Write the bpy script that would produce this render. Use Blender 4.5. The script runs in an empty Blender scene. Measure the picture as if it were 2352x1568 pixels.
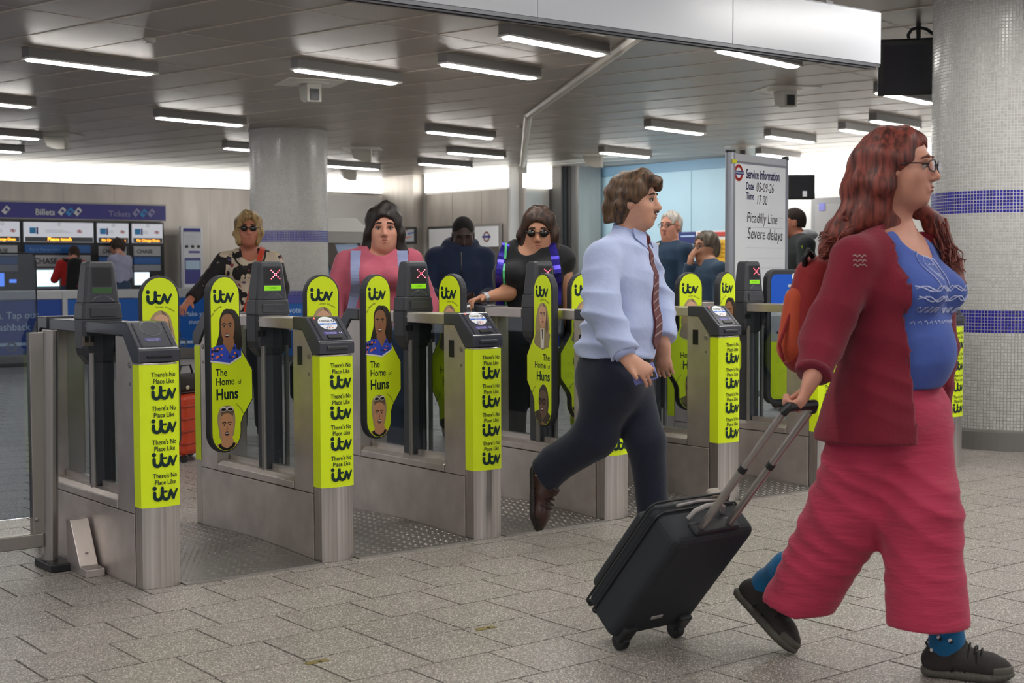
import bpy, bmesh, math, random
import numpy as np
from mathutils import Vector, Matrix
random.seed(7)
SC = bpy.context.scene
COL = SC.collection
# ------------------------------------------------------------------ camera
FPX, PITCH, ROLL, YAW, EYE = 3256.29, 0.05197, -0.00363, 0.66324, 1.25
_f = np.array([math.sin(YAW)*math.cos(PITCH), math.cos(YAW)*math.cos(PITCH), -math.sin(PITCH)])
_r = np.array([math.cos(YAW), -math.sin(YAW), 0.0]); _u = np.cross(_r, _f)
CR = math.cos(ROLL)*_r + math.sin(ROLL)*_u; CU = -math.sin(ROLL)*_r + math.cos(ROLL)*_u; CF = _f
cam = bpy.data.objects.new('camera', bpy.data.cameras.new('camera')); COL.objects.link(cam)
cam.matrix_world = Matrix(((CR[0], CU[0], -CF[0], 0), (CR[1], CU[1], -CF[1], 0), (CR[2], CU[2], -CF[2], EYE), (0, 0, 0, 1)))
cam.data.sensor_width = 36; cam.data.lens = FPX*36/2352
cam.data.clip_end = 200
cam.data.dof.use_dof = True; cam.data.dof.focus_distance = 6.3; cam.data.dof.aperture_fstop = 5.6
SC.camera = cam
# ------------------------------------------------------------------ world, exposure, main lights
w = bpy.data.worlds.new('world'); SC.world = w; w.use_nodes = True
w.node_tree.nodes['Background'].inputs[0].default_value = (0.86, 0.88, 0.95, 1); w.node_tree.nodes['Background'].inputs[1].default_value = 0.64
SC.view_settings.view_transform = 'Standard'; SC.view_settings.look = 'None'
SC.view_settings.gamma = 1.0; SC.view_settings.use_curve_mapping = False
SC.view_settings.exposure = 0.42
SC.cycles.use_denoising = True
SC.cycles.max_bounces = 7; SC.cycles.diffuse_bounces = 4; SC.cycles.glossy_bounces = 4
SC.cycles.transparent_max_bounces = 16; SC.cycles.sample_clamp_indirect = 6.0
TUBE_POWER = 41.0
COVE_POWER = 2.6
CEIL = 3.13
def area(name, loc, size, power, rot=(0, 0, 0), col=(1, 1, 1)):
    l = bpy.data.lights.new(name, 'AREA'); l.shape = 'RECTANGLE'; l.size, l.size_y = size; l.energy = power; l.color = col
    o = bpy.data.objects.new(name, l); o.location = loc; o.rotation_euler = rot; COL.objects.link(o); return o
area('stairwell_daylight', (16.0, 18.6, 2.9), (1.2, 3.0), 45, (0, math.radians(-58), 0), (0.82, 0.93, 1.0))

# ------------------------------------------------------------------ camera geometry (points on real planes)
def ray(x, y): return CF + (x-1176)/FPX*CR - (y-784)/FPX*CU
def on_v(x, y, v): d = ray(x, y); return Vector(np.array([0, 0, EYE]) + v/d[1]*d)
def on_u(x, y, u): d = ray(x, y); return Vector(np.array([0, 0, EYE]) + u/d[0]*d)
def on_z(x, y, z): d = ray(x, y); return Vector(np.array([0, 0, EYE]) + (z-EYE)/d[2]*d)
def at_depth(x, y, D): return Vector(np.array([0, 0, EYE]) + D*ray(x, y))

# ------------------------------------------------------------------ materials
M = {}
def lin(c):
    if isinstance(c, str): c = tuple(int(c[i:i+2], 16)/255 for i in (0, 2, 4))
    return tuple(((x+0.055)/1.055)**2.4 if x > 0.04045 else x/12.92 for x in c) + (1,)
def mat(name, col, rough=0.5, metal=0.0, spec=0.5, noise=0.0, scale=8.0, bump=0.0, bscale=60.0, stretch=None, emit=0.0, coat=0.0, alpha=None, sheen=0.0):
    if name in M: return M[name]
    m = bpy.data.materials.new(name); m.use_nodes = True; nt = m.node_tree; b = nt.nodes['Principled BSDF']
    c = lin(col); b.inputs['Base Color'].default_value = c; b.inputs['Roughness'].default_value = rough; b.inputs['Metallic'].default_value = metal
    b.inputs['Specular IOR Level'].default_value = spec; b.inputs['Coat Weight'].default_value = coat
    if sheen: b.inputs['Sheen Weight'].default_value = sheen
    if emit: b.inputs['Emission Color'].default_value = c; b.inputs['Emission Strength'].default_value = emit
    if noise or bump:
        tc = nt.nodes.new('ShaderNodeTexCoord'); mp = nt.nodes.new('ShaderNodeMapping'); nt.links.new(tc.outputs['Object'], mp.inputs[0])
        if stretch: mp.inputs['Scale'].default_value = stretch
    if noise:
        n = nt.nodes.new('ShaderNodeTexNoise'); n.inputs['Scale'].default_value = scale; n.inputs['Detail'].default_value = 5; nt.links.new(mp.outputs[0], n.inputs['Vector'])
        r = nt.nodes.new('ShaderNodeMapRange'); r.inputs[1].default_value = 0.3; r.inputs[2].default_value = 0.7; r.inputs[3].default_value = 1-noise; r.inputs[4].default_value = 1+noise
        nt.links.new(n.outputs[0], r.inputs[0])
        mx = nt.nodes.new('ShaderNodeVectorMath'); mx.operation = 'SCALE'; mx.inputs[0].default_value = c[:3]; nt.links.new(r.outputs[0], mx.inputs['Scale'])
        nt.links.new(mx.outputs[0], b.inputs['Base Color'])
    if bump:
        n2 = nt.nodes.new('ShaderNodeTexNoise'); n2.inputs['Scale'].default_value = bscale; n2.inputs['Detail'].default_value = 3; nt.links.new(mp.outputs[0], n2.inputs['Vector'])
        bp = nt.nodes.new('ShaderNodeBump'); bp.inputs['Strength'].default_value = bump; bp.inputs['Distance'].default_value = 0.01; nt.links.new(n2.outputs[0], bp.inputs['Height']); nt.links.new(bp.outputs[0], b.inputs['Normal'])
    M[name] = m; return m
def emis(name, col, strength):
    if name in M: return M[name]
    m = bpy.data.materials.new(name); m.use_nodes = True; nt = m.node_tree; nt.nodes.clear()
    e = nt.nodes.new('ShaderNodeEmission'); e.inputs[0].default_value = lin(col); e.inputs[1].default_value = strength
    o = nt.nodes.new('ShaderNodeOutputMaterial'); nt.links.new(e.outputs[0], o.inputs[0]); M[name] = m; return m
def glassy(name, tint, refl=0.9, rough=0.02):
    m = bpy.data.materials.new(name); m.use_nodes = True; nt = m.node_tree; nt.nodes.clear()
    t = nt.nodes.new('ShaderNodeBsdfTransparent'); t.inputs[0].default_value = tint+(1,)
    g = nt.nodes.new('ShaderNodeBsdfGlossy'); g.inputs['Roughness'].default_value = rough; g.inputs[0].default_value = (refl, refl, refl, 1)
    lw = nt.nodes.new('ShaderNodeLayerWeight'); pw = nt.nodes.new('ShaderNodeMath'); pw.operation = 'POWER'; pw.inputs[1].default_value = 4.0; nt.links.new(lw.outputs['Facing'], pw.inputs[0])
    f = nt.nodes.new('ShaderNodeMath'); f.operation = 'MULTIPLY_ADD'; f.inputs[1].default_value = 0.6; f.inputs[2].default_value = 0.04; nt.links.new(pw.outputs[0], f.inputs[0])
    mx = nt.nodes.new('ShaderNodeMixShader'); o = nt.nodes.new('ShaderNodeOutputMaterial')
    nt.links.new(f.outputs[0], mx.inputs[0]); nt.links.new(t.outputs[0], mx.inputs[1]); nt.links.new(g.outputs[0], mx.inputs[2]); nt.links.new(mx.outputs[0], o.inputs[0])
    M[name] = m; return m

STEEL = mat('brushed_steel', 'cfc6c1', 0.42, 0.85, noise=0.13, scale=7, bump=0.04, bscale=40)
STEELV = mat('streaked_steel', 'd2cbc6', 0.30, 0.95, noise=0.22, scale=14, stretch=(4, 4, 0.06))  # vertical sheen streaks put into the base colour
STEELW = mat('wall_steel', 'b6afa8', 0.42, 0.85, noise=0.12, scale=1.5, stretch=(3, 3, 0.5))
ALU = mat('grey_aluminium', '9a9592', 0.42, 0.8, noise=0.05, scale=12)
DARK = mat('dark_grey_plastic', '3c3d42', 0.38, 0, 0.5, bump=0.05, bscale=300)
DARKG = mat('dark_grey_gloss_plastic', '41424a', 0.25, 0, 0.5)
RUBBER = mat('dark_rubber', '38393e', 0.55, 0, 0.4, bump=0.05, bscale=200)
BLACK = mat('black_plastic', '141518', 0.4)
YEL = mat('lime_wrap', 'e6fb22', 0.42, 0, 0.35, noise=0.02, scale=3)
INK = mat('dark_print_ink', '14302f', 0.5, 0, 0.3)
WHITE = mat('white_paint', 'e6e6e6', 0.45)
WHITEG = mat('white_print', 'f1f2f5', 0.5)
BLUE = mat('sign_blue', '1c4fa8', 0.4)
NAVY = mat('sign_navy', '1b1f8a', 0.4)
PURP = mat('label_purple', '4a3f9c', 0.45)
RED = mat('sign_red', 'd23a2c', 0.45)
GLASS = glassy('tinted_gate_glass', (0.66, 0.70, 0.72))
GLASSB = glassy('clear_barrier_glass', (0.62, 0.66, 0.70))

# ------------------------------------------------------------------ mesh building
def link(name, me, parent=None, loc=None):
    o = bpy.data.objects.new(name, me); COL.objects.link(o)
    if parent is not None: o.parent = parent
    if loc is not None: o.location = loc
    return o
class MB:
    def __init__(s): s.v = []; s.f = []; s.m = []; s.mats = []
    def mi(s, m):
        if m not in s.mats: s.mats.append(m)
        return s.mats.index(m)
    def add(s, vs, fs, m):
        n = len(s.v); s.v += [tuple(v) for v in vs]; k = s.mi(m)
        for f in fs: s.f.append([i+n for i in f]); s.m.append(k)
        return s
    def box(s, lo, hi, m):
        x0, y0, z0 = lo; x1, y1, z1 = hi
        return s.add([(x0,y0,z0),(x1,y0,z0),(x1,y1,z0),(x0,y1,z0),(x0,y0,z1),(x1,y0,z1),(x1,y1,z1),(x0,y1,z1)],
              [(0,3,2,1),(4,5,6,7),(0,1,5,4),(1,2,6,5),(2,3,7,6),(3,0,4,7)], m)
    def obox(s, c, ax, h, m):
        c = Vector(c); a = [Vector(x).normalized() for x in ax]
        vs = [c + a[0]*h[0]*i + a[1]*h[1]*j + a[2]*h[2]*k for k in (-1,1) for j in (-1,1) for i in (-1,1)]
        return s.add(vs, [(0,2,3,1),(4,5,7,6),(0,1,5,4),(1,3,7,5),(3,2,6,7),(2,0,4,6)], m)
    def prism(s, poly, fn, t0, t1, m):
        n = len(poly); vs = [fn(p, t0) for p in poly] + [fn(p, t1) for p in poly]
        fs = [tuple(range(n))[::-1], tuple(range(n, 2*n))] + [(i, (i+1) % n, n+(i+1) % n, n+i) for i in range(n)]
        return s.add(vs, fs, m)
    def tube(s, pts, r, m, n=8, cap=True):
        pts = [Vector(p) for p in pts]; rs = r if isinstance(r, (list, tuple)) else [r]*len(pts); rings = []
        up = None
        for i, p in enumerate(pts):
            d = (pts[min(i+1, len(pts)-1)] - pts[max(i-1, 0)]).normalized()
            if up is None: up = Vector((0, 0, 1)) if abs(d.z) < 0.9 else Vector((1, 0, 0))
            a = d.cross(up).normalized(); b = a.cross(d).normalized(); up = b
            rings.append([p + (a*math.cos(t) + b*math.sin(t))*rs[i] for t in [2*math.pi*k/n for k in range(n)]])
        vs = [v for rr in rings for v in rr]; fs = []
        for i in range(len(pts)-1):
            for k in range(n): fs.append((i*n+k, i*n+(k+1) % n, (i+1)*n+(k+1) % n, (i+1)*n+k))
        if cap: fs += [tuple(range(n))[::-1], tuple(range((len(pts)-1)*n, len(pts)*n))]
        return s.add(vs, fs, m)
    def cyl(s, a, b, r, m, n=12): return s.tube([a, b], r, m, n)
    def ball(s, c, r, m, nu=10, nv=6):
        r = (r, r, r) if not isinstance(r, (tuple, list)) else r; vs = []; fs = []
        for j in range(nv+1):
            th = math.pi*j/nv
            for i in range(nu): ph = 2*math.pi*i/nu; vs.append((c[0]+r[0]*math.sin(th)*math.cos(ph), c[1]+r[1]*math.sin(th)*math.sin(ph), c[2]+r[2]*math.cos(th)))
        for j in range(nv):
            for i in range(nu): fs.append((j*nu+i, (j+1)*nu+i, (j+1)*nu+(i+1) % nu, j*nu+(i+1) % nu))
        return s.add(vs, fs, m)
    def poly(s, pts, m): return s.add(pts, [tuple(range(len(pts)))], m)
    def build(s, name, parent=None, loc=None, bevel=0, smooth=False, seg=2):
        me = bpy.data.meshes.new(name); me.from_pydata(s.v, [], s.f)
        for m in s.mats: me.materials.append(m)
        me.polygons.foreach_set('material_index', s.m)
        if smooth: me.shade_smooth()
        me.update(); o = link(name, me, parent, loc)
        if bevel:
            b = o.modifiers.new('bevel', 'BEVEL'); b.width = bevel; b.segments = seg; b.limit_method = 'ANGLE'; b.angle_limit = math.radians(35)
        return o
def tag(o, label, cat, group=None, kind=None):
    o['label'] = label; o['category'] = cat
    if group: o['group'] = group
    if kind: o['kind'] = kind
    return o
def empty(name, loc=(0, 0, 0), rz=0):
    o = bpy.data.objects.new(name, None); o.location = loc; o.rotation_euler = (0, 0, rz); o.empty_display_size = 0.1; COL.objects.link(o); return o
def thing(name, label, cat, loc=(0, 0, 0), rz=0, group=None): return tag(empty(name, loc, rz), label, cat, group)
def dup(o, parent=None):
    c = o.copy(); COL.objects.link(c)
    if parent is not None: c.parent = parent
    for ch in list(o.children): dup(ch, c)
    return c
def structure(o): o['kind'] = 'structure'; return o
# flat lettering ------------------------------------------------------
_tc = {}
def text2d(s, size, bold=0.0, align='CENTER', shear=0.0, space=1.0):
    key = (s, bold, align, shear, space)
    if key not in _tc:
        cu = bpy.data.curves.new('t', 'FONT'); cu.body = s; cu.size = 1; cu.align_x = align; cu.resolution_u = 3; cu.offset = bold; cu.shear = shear; cu.space_character = space
        ob = bpy.data.objects.new('t', cu); me = bpy.data.meshes.new_from_object(ob)
        _tc[key] = ([(v.co.x, v.co.y) for v in me.vertices], [tuple(p.vertices) for p in me.polygons])
        bpy.data.objects.remove(ob); bpy.data.curves.remove(cu); bpy.data.meshes.remove(me)
    vs, fs = _tc[key]; return [(x*size, y*size) for x, y in vs], fs
def put_text(mb, s, size, o, ex, ez, m, bold=0.0, align='CENTER', sx=1.0, shear=0.0, space=1.0):
    vs, fs = text2d(s, size, bold, align, shear, space); o = Vector(o); ex = Vector(ex); ez = Vector(ez)
    mb.add([o + ex*(x*sx) + ez*y for x, y in vs], fs, m)
def arc_text(mb, s, size, c, r, a_mid, fn, m, flip=False):
    vs, fs = text2d(s, size); out = []
    for x, y in vs:
        a = a_mid - x/r; out.append(fn(c[0] + (r+y)*math.cos(a), c[1] + (r+y)*math.sin(a)))
    mb.add(out, fs, m)
def stroke(path, wd, n=10):
    """polygons of a thick rounded line"""
    out = []
    for i in range(len(path)-1):
        a, b = Vector(path[i]), Vector(path[i+1]); d = (b-a)
        if d.length < 1e-9: continue
        d.normalize(); q = Vector((-d.y, d.x))*wd/2; out.append([a+q, a-q, b-q, b+q])
    for p in path: out.append([(p[0]+wd/2*math.cos(t), p[1]+wd/2*math.sin(t)) for t in [2*math.pi*k/n for k in range(n)]])
    return out
def arc(cx, cy, r, a0, a1, n=8): return [(cx+r*math.cos(math.radians(a0+(a1-a0)*k/n)), cy+r*math.sin(math.radians(a0+(a1-a0)*k/n))) for k in range(n+1)]
def ribbon2d(path, wd, n=7):
    """thick rounded line as non-overlapping pieces: mitred quads and two half-round caps"""
    P = [Vector(p) for p in path]; L = []; R = []
    for i, p in enumerate(P):
        d0 = (P[i]-P[i-1]).normalized() if i else (P[1]-P[0]).normalized(); d1 = (P[i+1]-P[i]).normalized() if i < len(P)-1 else d0
        q0 = Vector((-d0.y, d0.x)); q1 = Vector((-d1.y, d1.x)); m = (q0+q1).normalized(); k = wd/2/max(.5, m.dot(q0)); L.append(p+m*k); R.append(p-m*k)
    out = [[L[i], R[i], R[i+1], L[i+1]] for i in range(len(P)-1)]
    for p, a, s_ in ((P[0], L[0]-P[0], 1), (P[-1], R[-1]-P[-1], 1)):
        a0 = math.atan2(a.y, a.x); out.append([(p.x+wd/2*math.cos(a0+math.pi*k/n), p.y+wd/2*math.sin(a0+math.pi*k/n)) for k in range(n+1)])
    return out
def logo_polys():
    """broadcaster's three joined letters, about 1 wide, 0.52 high, centred; list of (layer, polygon)"""
    W = .125
    S = [[[(.075+.078*math.cos(t), .475+.078*math.sin(t)) for t in [2*math.pi*k/16 for k in range(16)]]],
         ribbon2d([(.075, .305), (.075, .20)] + arc(.205, .19, .13, 180, 350, 8) + [(.36, .24), (.36, .47)], W), ribbon2d([(.36, .34), (.54, .34)], .075),
         ribbon2d([(.375, .3), (.38, .18)] + arc(.51, .19, .13, 180, 345, 8) + [(.68, .30), (.70, .34)], W*.95), ribbon2d([(.70, .36), (.82, .085)], W*.95), ribbon2d([(.82, .085), (.96, .37)], .085)]
    return [(i, [(x-.5, y-.27) for x, y in p]) for i, s_ in enumerate(S) for p in s_]
LOGO = logo_polys()
def put_logo(mb, wd, o, ex, ez, m):
    o = Vector(o); ex = Vector(ex); ez = Vector(ez); n = ex.cross(ez)
    for i, p in LOGO: mb.poly([o + (ex*q[0] + ez*q[1])*wd + n*(.0002*i) for q in p], m)
# ================================================================== FLOOR
def tile_mat(name, base, chip, tintvar=0.06):
    m = bpy.data.materials.new(name); m.use_nodes = True; nt = m.node_tree; b = nt.nodes['Principled BSDF']
    g = nt.nodes.new('ShaderNodeNewGeometry')
    def vor(sc, lo, hi):
        v = nt.nodes.new('ShaderNodeTexVoronoi'); v.inputs['Scale'].default_value = sc; nt.links.new(g.outputs['Position'], v.inputs['Vector'])
        r = nt.nodes.new('ShaderNodeMapRange'); r.inputs[1].default_value = lo; r.inputs[2].default_value = hi; r.inputs[3].default_value = 1; r.inputs[4].default_value = 0; nt.links.new(v.outputs['Distance'], r.inputs[0])
        gt = nt.nodes.new('ShaderNodeSeparateColor'); nt.links.new(v.outputs['Color'], gt.inputs[0])
        c = nt.nodes.new('ShaderNodeMath'); c.operation = 'GREATER_THAN'; c.inputs[1].default_value = 0.62; nt.links.new(gt.outputs[0], c.inputs[0])
        k = nt.nodes.new('ShaderNodeMath'); k.operation = 'MULTIPLY'; nt.links.new(r.outputs[0], k.inputs[0]); nt.links.new(c.outputs[0], k.inputs[1]); return k
    a1, a2 = vor(150, 0.30, 0.46), vor(290, 0.32, 0.5)
    mxx = nt.nodes.new('ShaderNodeMath'); mxx.operation = 'MAXIMUM'; nt.links.new(a1.outputs[0], mxx.inputs[0]); nt.links.new(a2.outputs[0], mxx.inputs[1])
    n = nt.nodes.new('ShaderNodeTexNoise'); n.inputs['Scale'].default_value = 90; n.inputs['Detail'].default_value = 4; nt.links.new(g.outputs['Position'], n.inputs['Vector'])
    n2 = nt.nodes.new('ShaderNodeTexNoise'); n2.inputs['Scale'].default_value = 1.6; n2.inputs['Detail'].default_value = 4; nt.links.new(g.outputs['Position'], n2.inputs['Vector'])
    oi = nt.nodes.new('ShaderNodeObjectInfo')
    s = nt.nodes.new('ShaderNodeMapRange'); s.inputs[3].default_value = 1-tintvar; s.inputs[4].default_value = 1+tintvar; nt.links.new(oi.outputs['Random'], s.inputs[0])
    s2 = nt.nodes.new('ShaderNodeMapRange'); s2.inputs[1].default_value = .3; s2.inputs[2].default_value = .7; s2.inputs[3].default_value = .72; s2.inputs[4].default_value = 1.28; nt.links.new(n.outputs[0], s2.inputs[0])
    s3 = nt.nodes.new('ShaderNodeMapRange'); s3.inputs[1].default_value = .3; s3.inputs[2].default_value = .7; s3.inputs[3].default_value = .86; s3.inputs[4].default_value = 1.12; nt.links.new(n2.outputs[0], s3.inputs[0])
    p = nt.nodes.new('ShaderNodeMath'); p.operation = 'MULTIPLY'; nt.links.new(s.outputs[0], p.inputs[0]); nt.links.new(s2.outputs[0], p.inputs[1])
    p2 = nt.nodes.new('ShaderNodeMath'); p2.operation = 'MULTIPLY'; nt.links.new(p.outputs[0], p2.inputs[0]); nt.links.new(s3.outputs[0], p2.inputs[1])
    sc = nt.nodes.new('ShaderNodeVectorMath'); sc.operation = 'SCALE'; sc.inputs[0].default_value = lin(base)[:3]; nt.links.new(p2.outputs[0], sc.inputs['Scale'])
    mx = nt.nodes.new('ShaderNodeMix'); mx.data_type = 'RGBA'; nt.links.new(mxx.outputs[0], mx.inputs[0]); nt.links.new(sc.outputs[0], mx.inputs[6]); mx.inputs[7].default_value = lin(chip)
    nt.links.new(mx.outputs[2], b.inputs['Base Color']); b.inputs['Roughness'].default_value = 0.42; b.inputs['Specular IOR Level'].default_value = 0.4
    M[name] = m; return m
TILE = tile_mat('terrazzo_tile', '857e78', 'ded9d2')
GROUT = mat('dark_grout', '3a3633', 0.9)
mb = MB(); mb.box((-8, -9, -0.06), (24, 27, -0.006), GROUT)
floor = structure(mb.build('floor'))
TA, TB, V0 = 0.3107, 0.292, 5.3975
def tile_mesh(name, tiles, zt=0.0):
    """chamfered slabs: 5 faces each, tiles = list of (x0,y0,x1,y1)"""
    vs = []; fs = []; c = 0.0015
    for x0, y0, x1, y1 in tiles:
        n = len(vs)
        vs += [(x0, y0, zt-.012), (x1, y0, zt-.012), (x1, y1, zt-.012), (x0, y1, zt-.012), (x0+c, y0+c, zt), (x1-c, y0+c, zt), (x1-c, y1-c, zt), (x0+c, y1-c, zt)]
        fs += [(n+4, n+5, n+6, n+7), (n, n+1, n+5, n+4), (n+1, n+2, n+6, n+5), (n+2, n+3, n+7, n+6), (n+3, n, n+4, n+7)]
    me = bpy.data.meshes.new(name); me.from_pydata(vs, [], fs); me.materials.append(TILE); me.update(); return me
rowoff = {-1: 1.8107, 0: 1.9181, 1: 1.8129, 2: 1.6083, 3: 1.5054, 4: 1.6113}
def frame_xy(p):
    d = np.array([p[0], p[1], p[2]-EYE]); z = d @ CF
    return (1176+FPX*(d @ CR)/z, 784-FPX*(d @ CU)/z, z) if z > 0.3 else (9e9, 9e9, z)
near = []; far = []
for r in range(-75, 14):
    off = rowoff.get(r, 1.8107 + TA/3*((r*2) % 3))
    y1 = V0 - r*TB; y0 = y1 - TB
    for n in range(-20, 66):
        x0 = off + n*TA
        if not (-3.5 < x0 < 19): continue
        X, Y, D = frame_xy((x0+TA/2, y0+TB/2, 0))
        if D < 1.0 or not (-500 < X < 2850) or Y > 1900: continue
        q = (x0+.0028, y0+.0015, x0+TA-.0028, y1-.0015)
        vis = -120 < X < 2470 and Y < 1640 and D < 12 and not (y0 > 5.3 and 2.0 < x0 < 7.3)
        if y0 > 18.2 and x0 < 12: continue
        near.append((D, q)) if vis else far.append(q)
near.sort(key=lambda t: t[0])
far += [q for D, q in near[300:]]; near = near[:300]
tm = tile_mesh('tile', [(-TA/2+.0028, -TB/2+.0015, TA/2-.0028, TB/2-.0015)])
for D, q in near:
    o = link('tile', tm, floor, ((q[0]+q[2])/2, (q[1]+q[3])/2, random.uniform(-.0006, .0006)))
o = link('paving', tile_mesh('paving', far), floor); o['kind'] = 'stuff'
BRASS = mat('dull_brass', '8d7f52', 0.5, 0.8)
for px, py in ((735, 1519), (1122, 1442)):
    p = on_z(px, py, 0); mb = MB(); mb.box((p.x-.05, p.y-.012, 0), (p.x+.03, p.y+.02, .0012), BRASS); mb.cyl((p.x, p.y, 0), (p.x, p.y, .002), .007, GROUT)
    mb.build('brass_plate', floor)
# ================================================================== CEILING
def perf_mat(name, base):
    m = bpy.data.materials.new(name); m.use_nodes = True; nt = m.node_tree; b = nt.nodes['Principled BSDF']
    tc = nt.nodes.new('ShaderNodeTexCoord'); v = nt.nodes.new('ShaderNodeTexVoronoi'); v.inputs['Scale'].default_value = 75; v.inputs['Randomness'].default_value = 0; nt.links.new(tc.outputs['Object'], v.inputs['Vector'])
    r = nt.nodes.new('ShaderNodeMapRange'); r.inputs[1].default_value = .26; r.inputs[2].default_value = .36; r.inputs[3].default_value = .35; r.inputs[4].default_value = 1; nt.links.new(v.outputs['Distance'], r.inputs[0])
    oi = nt.nodes.new('ShaderNodeObjectInfo'); s = nt.nodes.new('ShaderNodeMapRange'); s.inputs[3].default_value = .93; s.inputs[4].default_value = 1.07; nt.links.new(oi.outputs['Random'], s.inputs[0])
    p = nt.nodes.new('ShaderNodeMath'); p.operation = 'MULTIPLY'; nt.links.new(r.outputs[0], p.inputs[0]); nt.links.new(s.outputs[0], p.inputs[1])
    sc = nt.nodes.new('ShaderNodeVectorMath'); sc.operation = 'SCALE'; sc.inputs[0].default_value = lin(base)[:3]; nt.links.new(p.outputs[0], sc.inputs['Scale']); nt.links.new(sc.outputs[0], b.inputs['Base Color'])
    b.inputs['Roughness'].default_value = 0.38; b.inputs['Metallic'].default_value = 0.25
    M[name] = m; return m
PERF = perf_mat('perforated_panel', 'aba197')
TBAR = mat('ceiling_grid_bar', 'c8bdb0', 0.45)
TH = math.radians(12.4); E1 = Vector((math.cos(TH), math.sin(TH), 0)); E2 = Vector((-math.sin(TH), math.cos(TH), 0))
mb = MB(); mb.box((-10, -10, CEIL+.004), (26, 27, CEIL+.08), TBAR); ceiling = structure(mb.build('ceiling'))
PWD, PLN = 0.7045, 1.5
pm = MB().box((-PWD/2+.012, -PLN/2+.006, 0), (PWD/2-.012, PLN/2-.006, .012), PERF)
pm0 = pm.build('ceiling_panel'); pmesh = pm0.data; bpy.data.objects.remove(pm0)
cand = []; rest = []
for i in range(-26, 26):
    for j in range(-14, 12):
        c = E1*(5.689+PWD*(i+.5)) + E2*(9.3+PLN*(j+.5))
        if c.x > 20 or c.y > 25.6 or c.y < -8 or c.x < -6: continue
        X, Y, D = frame_xy((c.x, c.y, CEIL))
        if D > 4 and -250 < X < 2600 and -120 < Y < 420: cand.append((D, c))
        else: rest.append(c)
cand.sort(key=lambda t: t[0]); rest += [c for D, c in cand[300:]]; cand = cand[:300]
for D, c in cand:
    o = link('ceiling_panel', pmesh, ceiling, (c.x, c.y, CEIL-.004)); o.rotation_euler = (0, 0, TH)
mb = MB()
for c in rest: mb.obox((c.x, c.y, CEIL+.002), (E1, E2, (0, 0, 1)), (PWD/2-.012, PLN/2-.006, .006), PERF)
o = mb.build('panel_field', ceiling); o['kind'] = 'stuff'
for i in range(-22, 24):
    c = E1*(5.689+PWD*i) + E2*9.0
    mb = MB(); mb.box((-.015, -17, -.007), (.015, 17, .004), TBAR); o = mb.build('grid_bar', ceiling, (c.x, c.y, CEIL)); o.rotation_euler = (0, 0, TH)
for j in range(-9, 11):
    c = E1*5.7 + E2*(9.3+PLN*j)
    mb = MB(); mb.box((-16, -.007, -.0055), (16, .007, .004), TBAR); o = mb.build('cross_bar', ceiling, (c.x, c.y, CEIL)); o.rotation_euler = (0, 0, TH)
# ceiling lamps -------------------------------------------------------
TUBE = emis('lamp_diffuser_light', 'fffdf8', TUBE_POWER)
LAMPH = mat('lamp_housing_grey', '7d7a78', 0.5)
LAMPR = mat('lamp_rim_white', 'dcdad6', 0.4)
def make_lamp():
    t = thing('ceiling_lamp', '', 'lamp', group='fluorescent lamps on the perforated ceiling')
    mb = MB(); mb.box((-.66, -.055, -.085), (.66, .055, 0), LAMPH); mb.build('housing', t)
    mb = MB(); mb.box((-.665, -.06, -.095), (.665, -.048, -.079), LAMPR).box((-.665, .048, -.095), (.665, .06, -.079), LAMPR).box((-.665, -.06, -.095), (-.63, .06, -.079), LAMPR).box((.60, -.06, -.095), (.665, .06, -.079), LAMPR); mb.build('rim', t)
    mb = MB(); mb.box((-.63, -.048, -.108), (.60, .048, -.084), TUBE); mb.build('diffuser', t, bevel=.01)
    return t
lamps = [((63,130),(350,172),'longest tube lamp at upper left of the ceiling'),
 ((680,158),(911,190),'tube lamp on the ceiling above the left camera housing'),
 ((1017,146),(1232,178),'tube lamp on the ceiling just left of the diagonal conduit'),
 ((1161,85),(1387,122),'tube lamp directly beneath the white overhead sign box, nearest the conduit top'),
 ((357,268),(561,288),'tube lamp on the ceiling just left of the distant mosaic column'),
 ((981,300),(1134,318),'tube lamp left of the bend in the ceiling conduit'),
 ((1036,349),(1152,361),'tube lamp beside the lower end of the bent conduit'),
 ((962,375),(1082,384),'farthest tube lamp above the two wall posters'),
 ((1650,114),(1834,152),'tube lamp under the right end of the white overhead sign box'),
 ((1483,289),(1617,308),'tube lamp on the ceiling above the man in the tie'),
 ((1758,312),(1872,326),'tube lamp above the whiteboard and right of it'),
 ((1386,349),(1486,360),'tube lamp just above the pale blue stairwell wall'),
 ((2020,210),(2135,237),'tube lamp under the hanging monitor beside the large column'),
 ((2008,277),(2105,293),'tube lamp right behind the red-haired woman, upper one'),
 ((1938,296),(2030,312),'tube lamp right behind the red-haired woman, lower one'),
 ((1746,354),(1830,362),'lowest tube lamp peeping out above the whiteboard top'),
 ((755,378),(860,390),'tube lamp just right of the distant mosaic column'),
 ((-160,215),(51,250),'tube lamp cut by the left picture edge, uppermost'),
 ((-60,300),(41,321),'tube lamp cut by the left picture edge, middle one'),
 ((536,338),(650,352),'tube lamp half hidden behind the distant mosaic column'),
 ((-100,345),(22,341),'tube lamp cut by the left picture edge, lowest')]
lamp0 = make_lamp()
first = True
def put_lamp(x, y, label, grp='fluorescent lamps on the perforated ceiling'):
    global first
    o = lamp0 if first else dup(lamp0); first = False
    o.location = (x, y, CEIL-.004); o.rotation_euler = (0, 0, TH); o['label'] = label; o['group'] = grp
for a, b, lb in lamps:
    A, B = on_z(*a, CEIL-.09), on_z(*b, CEIL-.09); c = (A+B)/2; put_lamp(c.x, c.y, lb)
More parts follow.
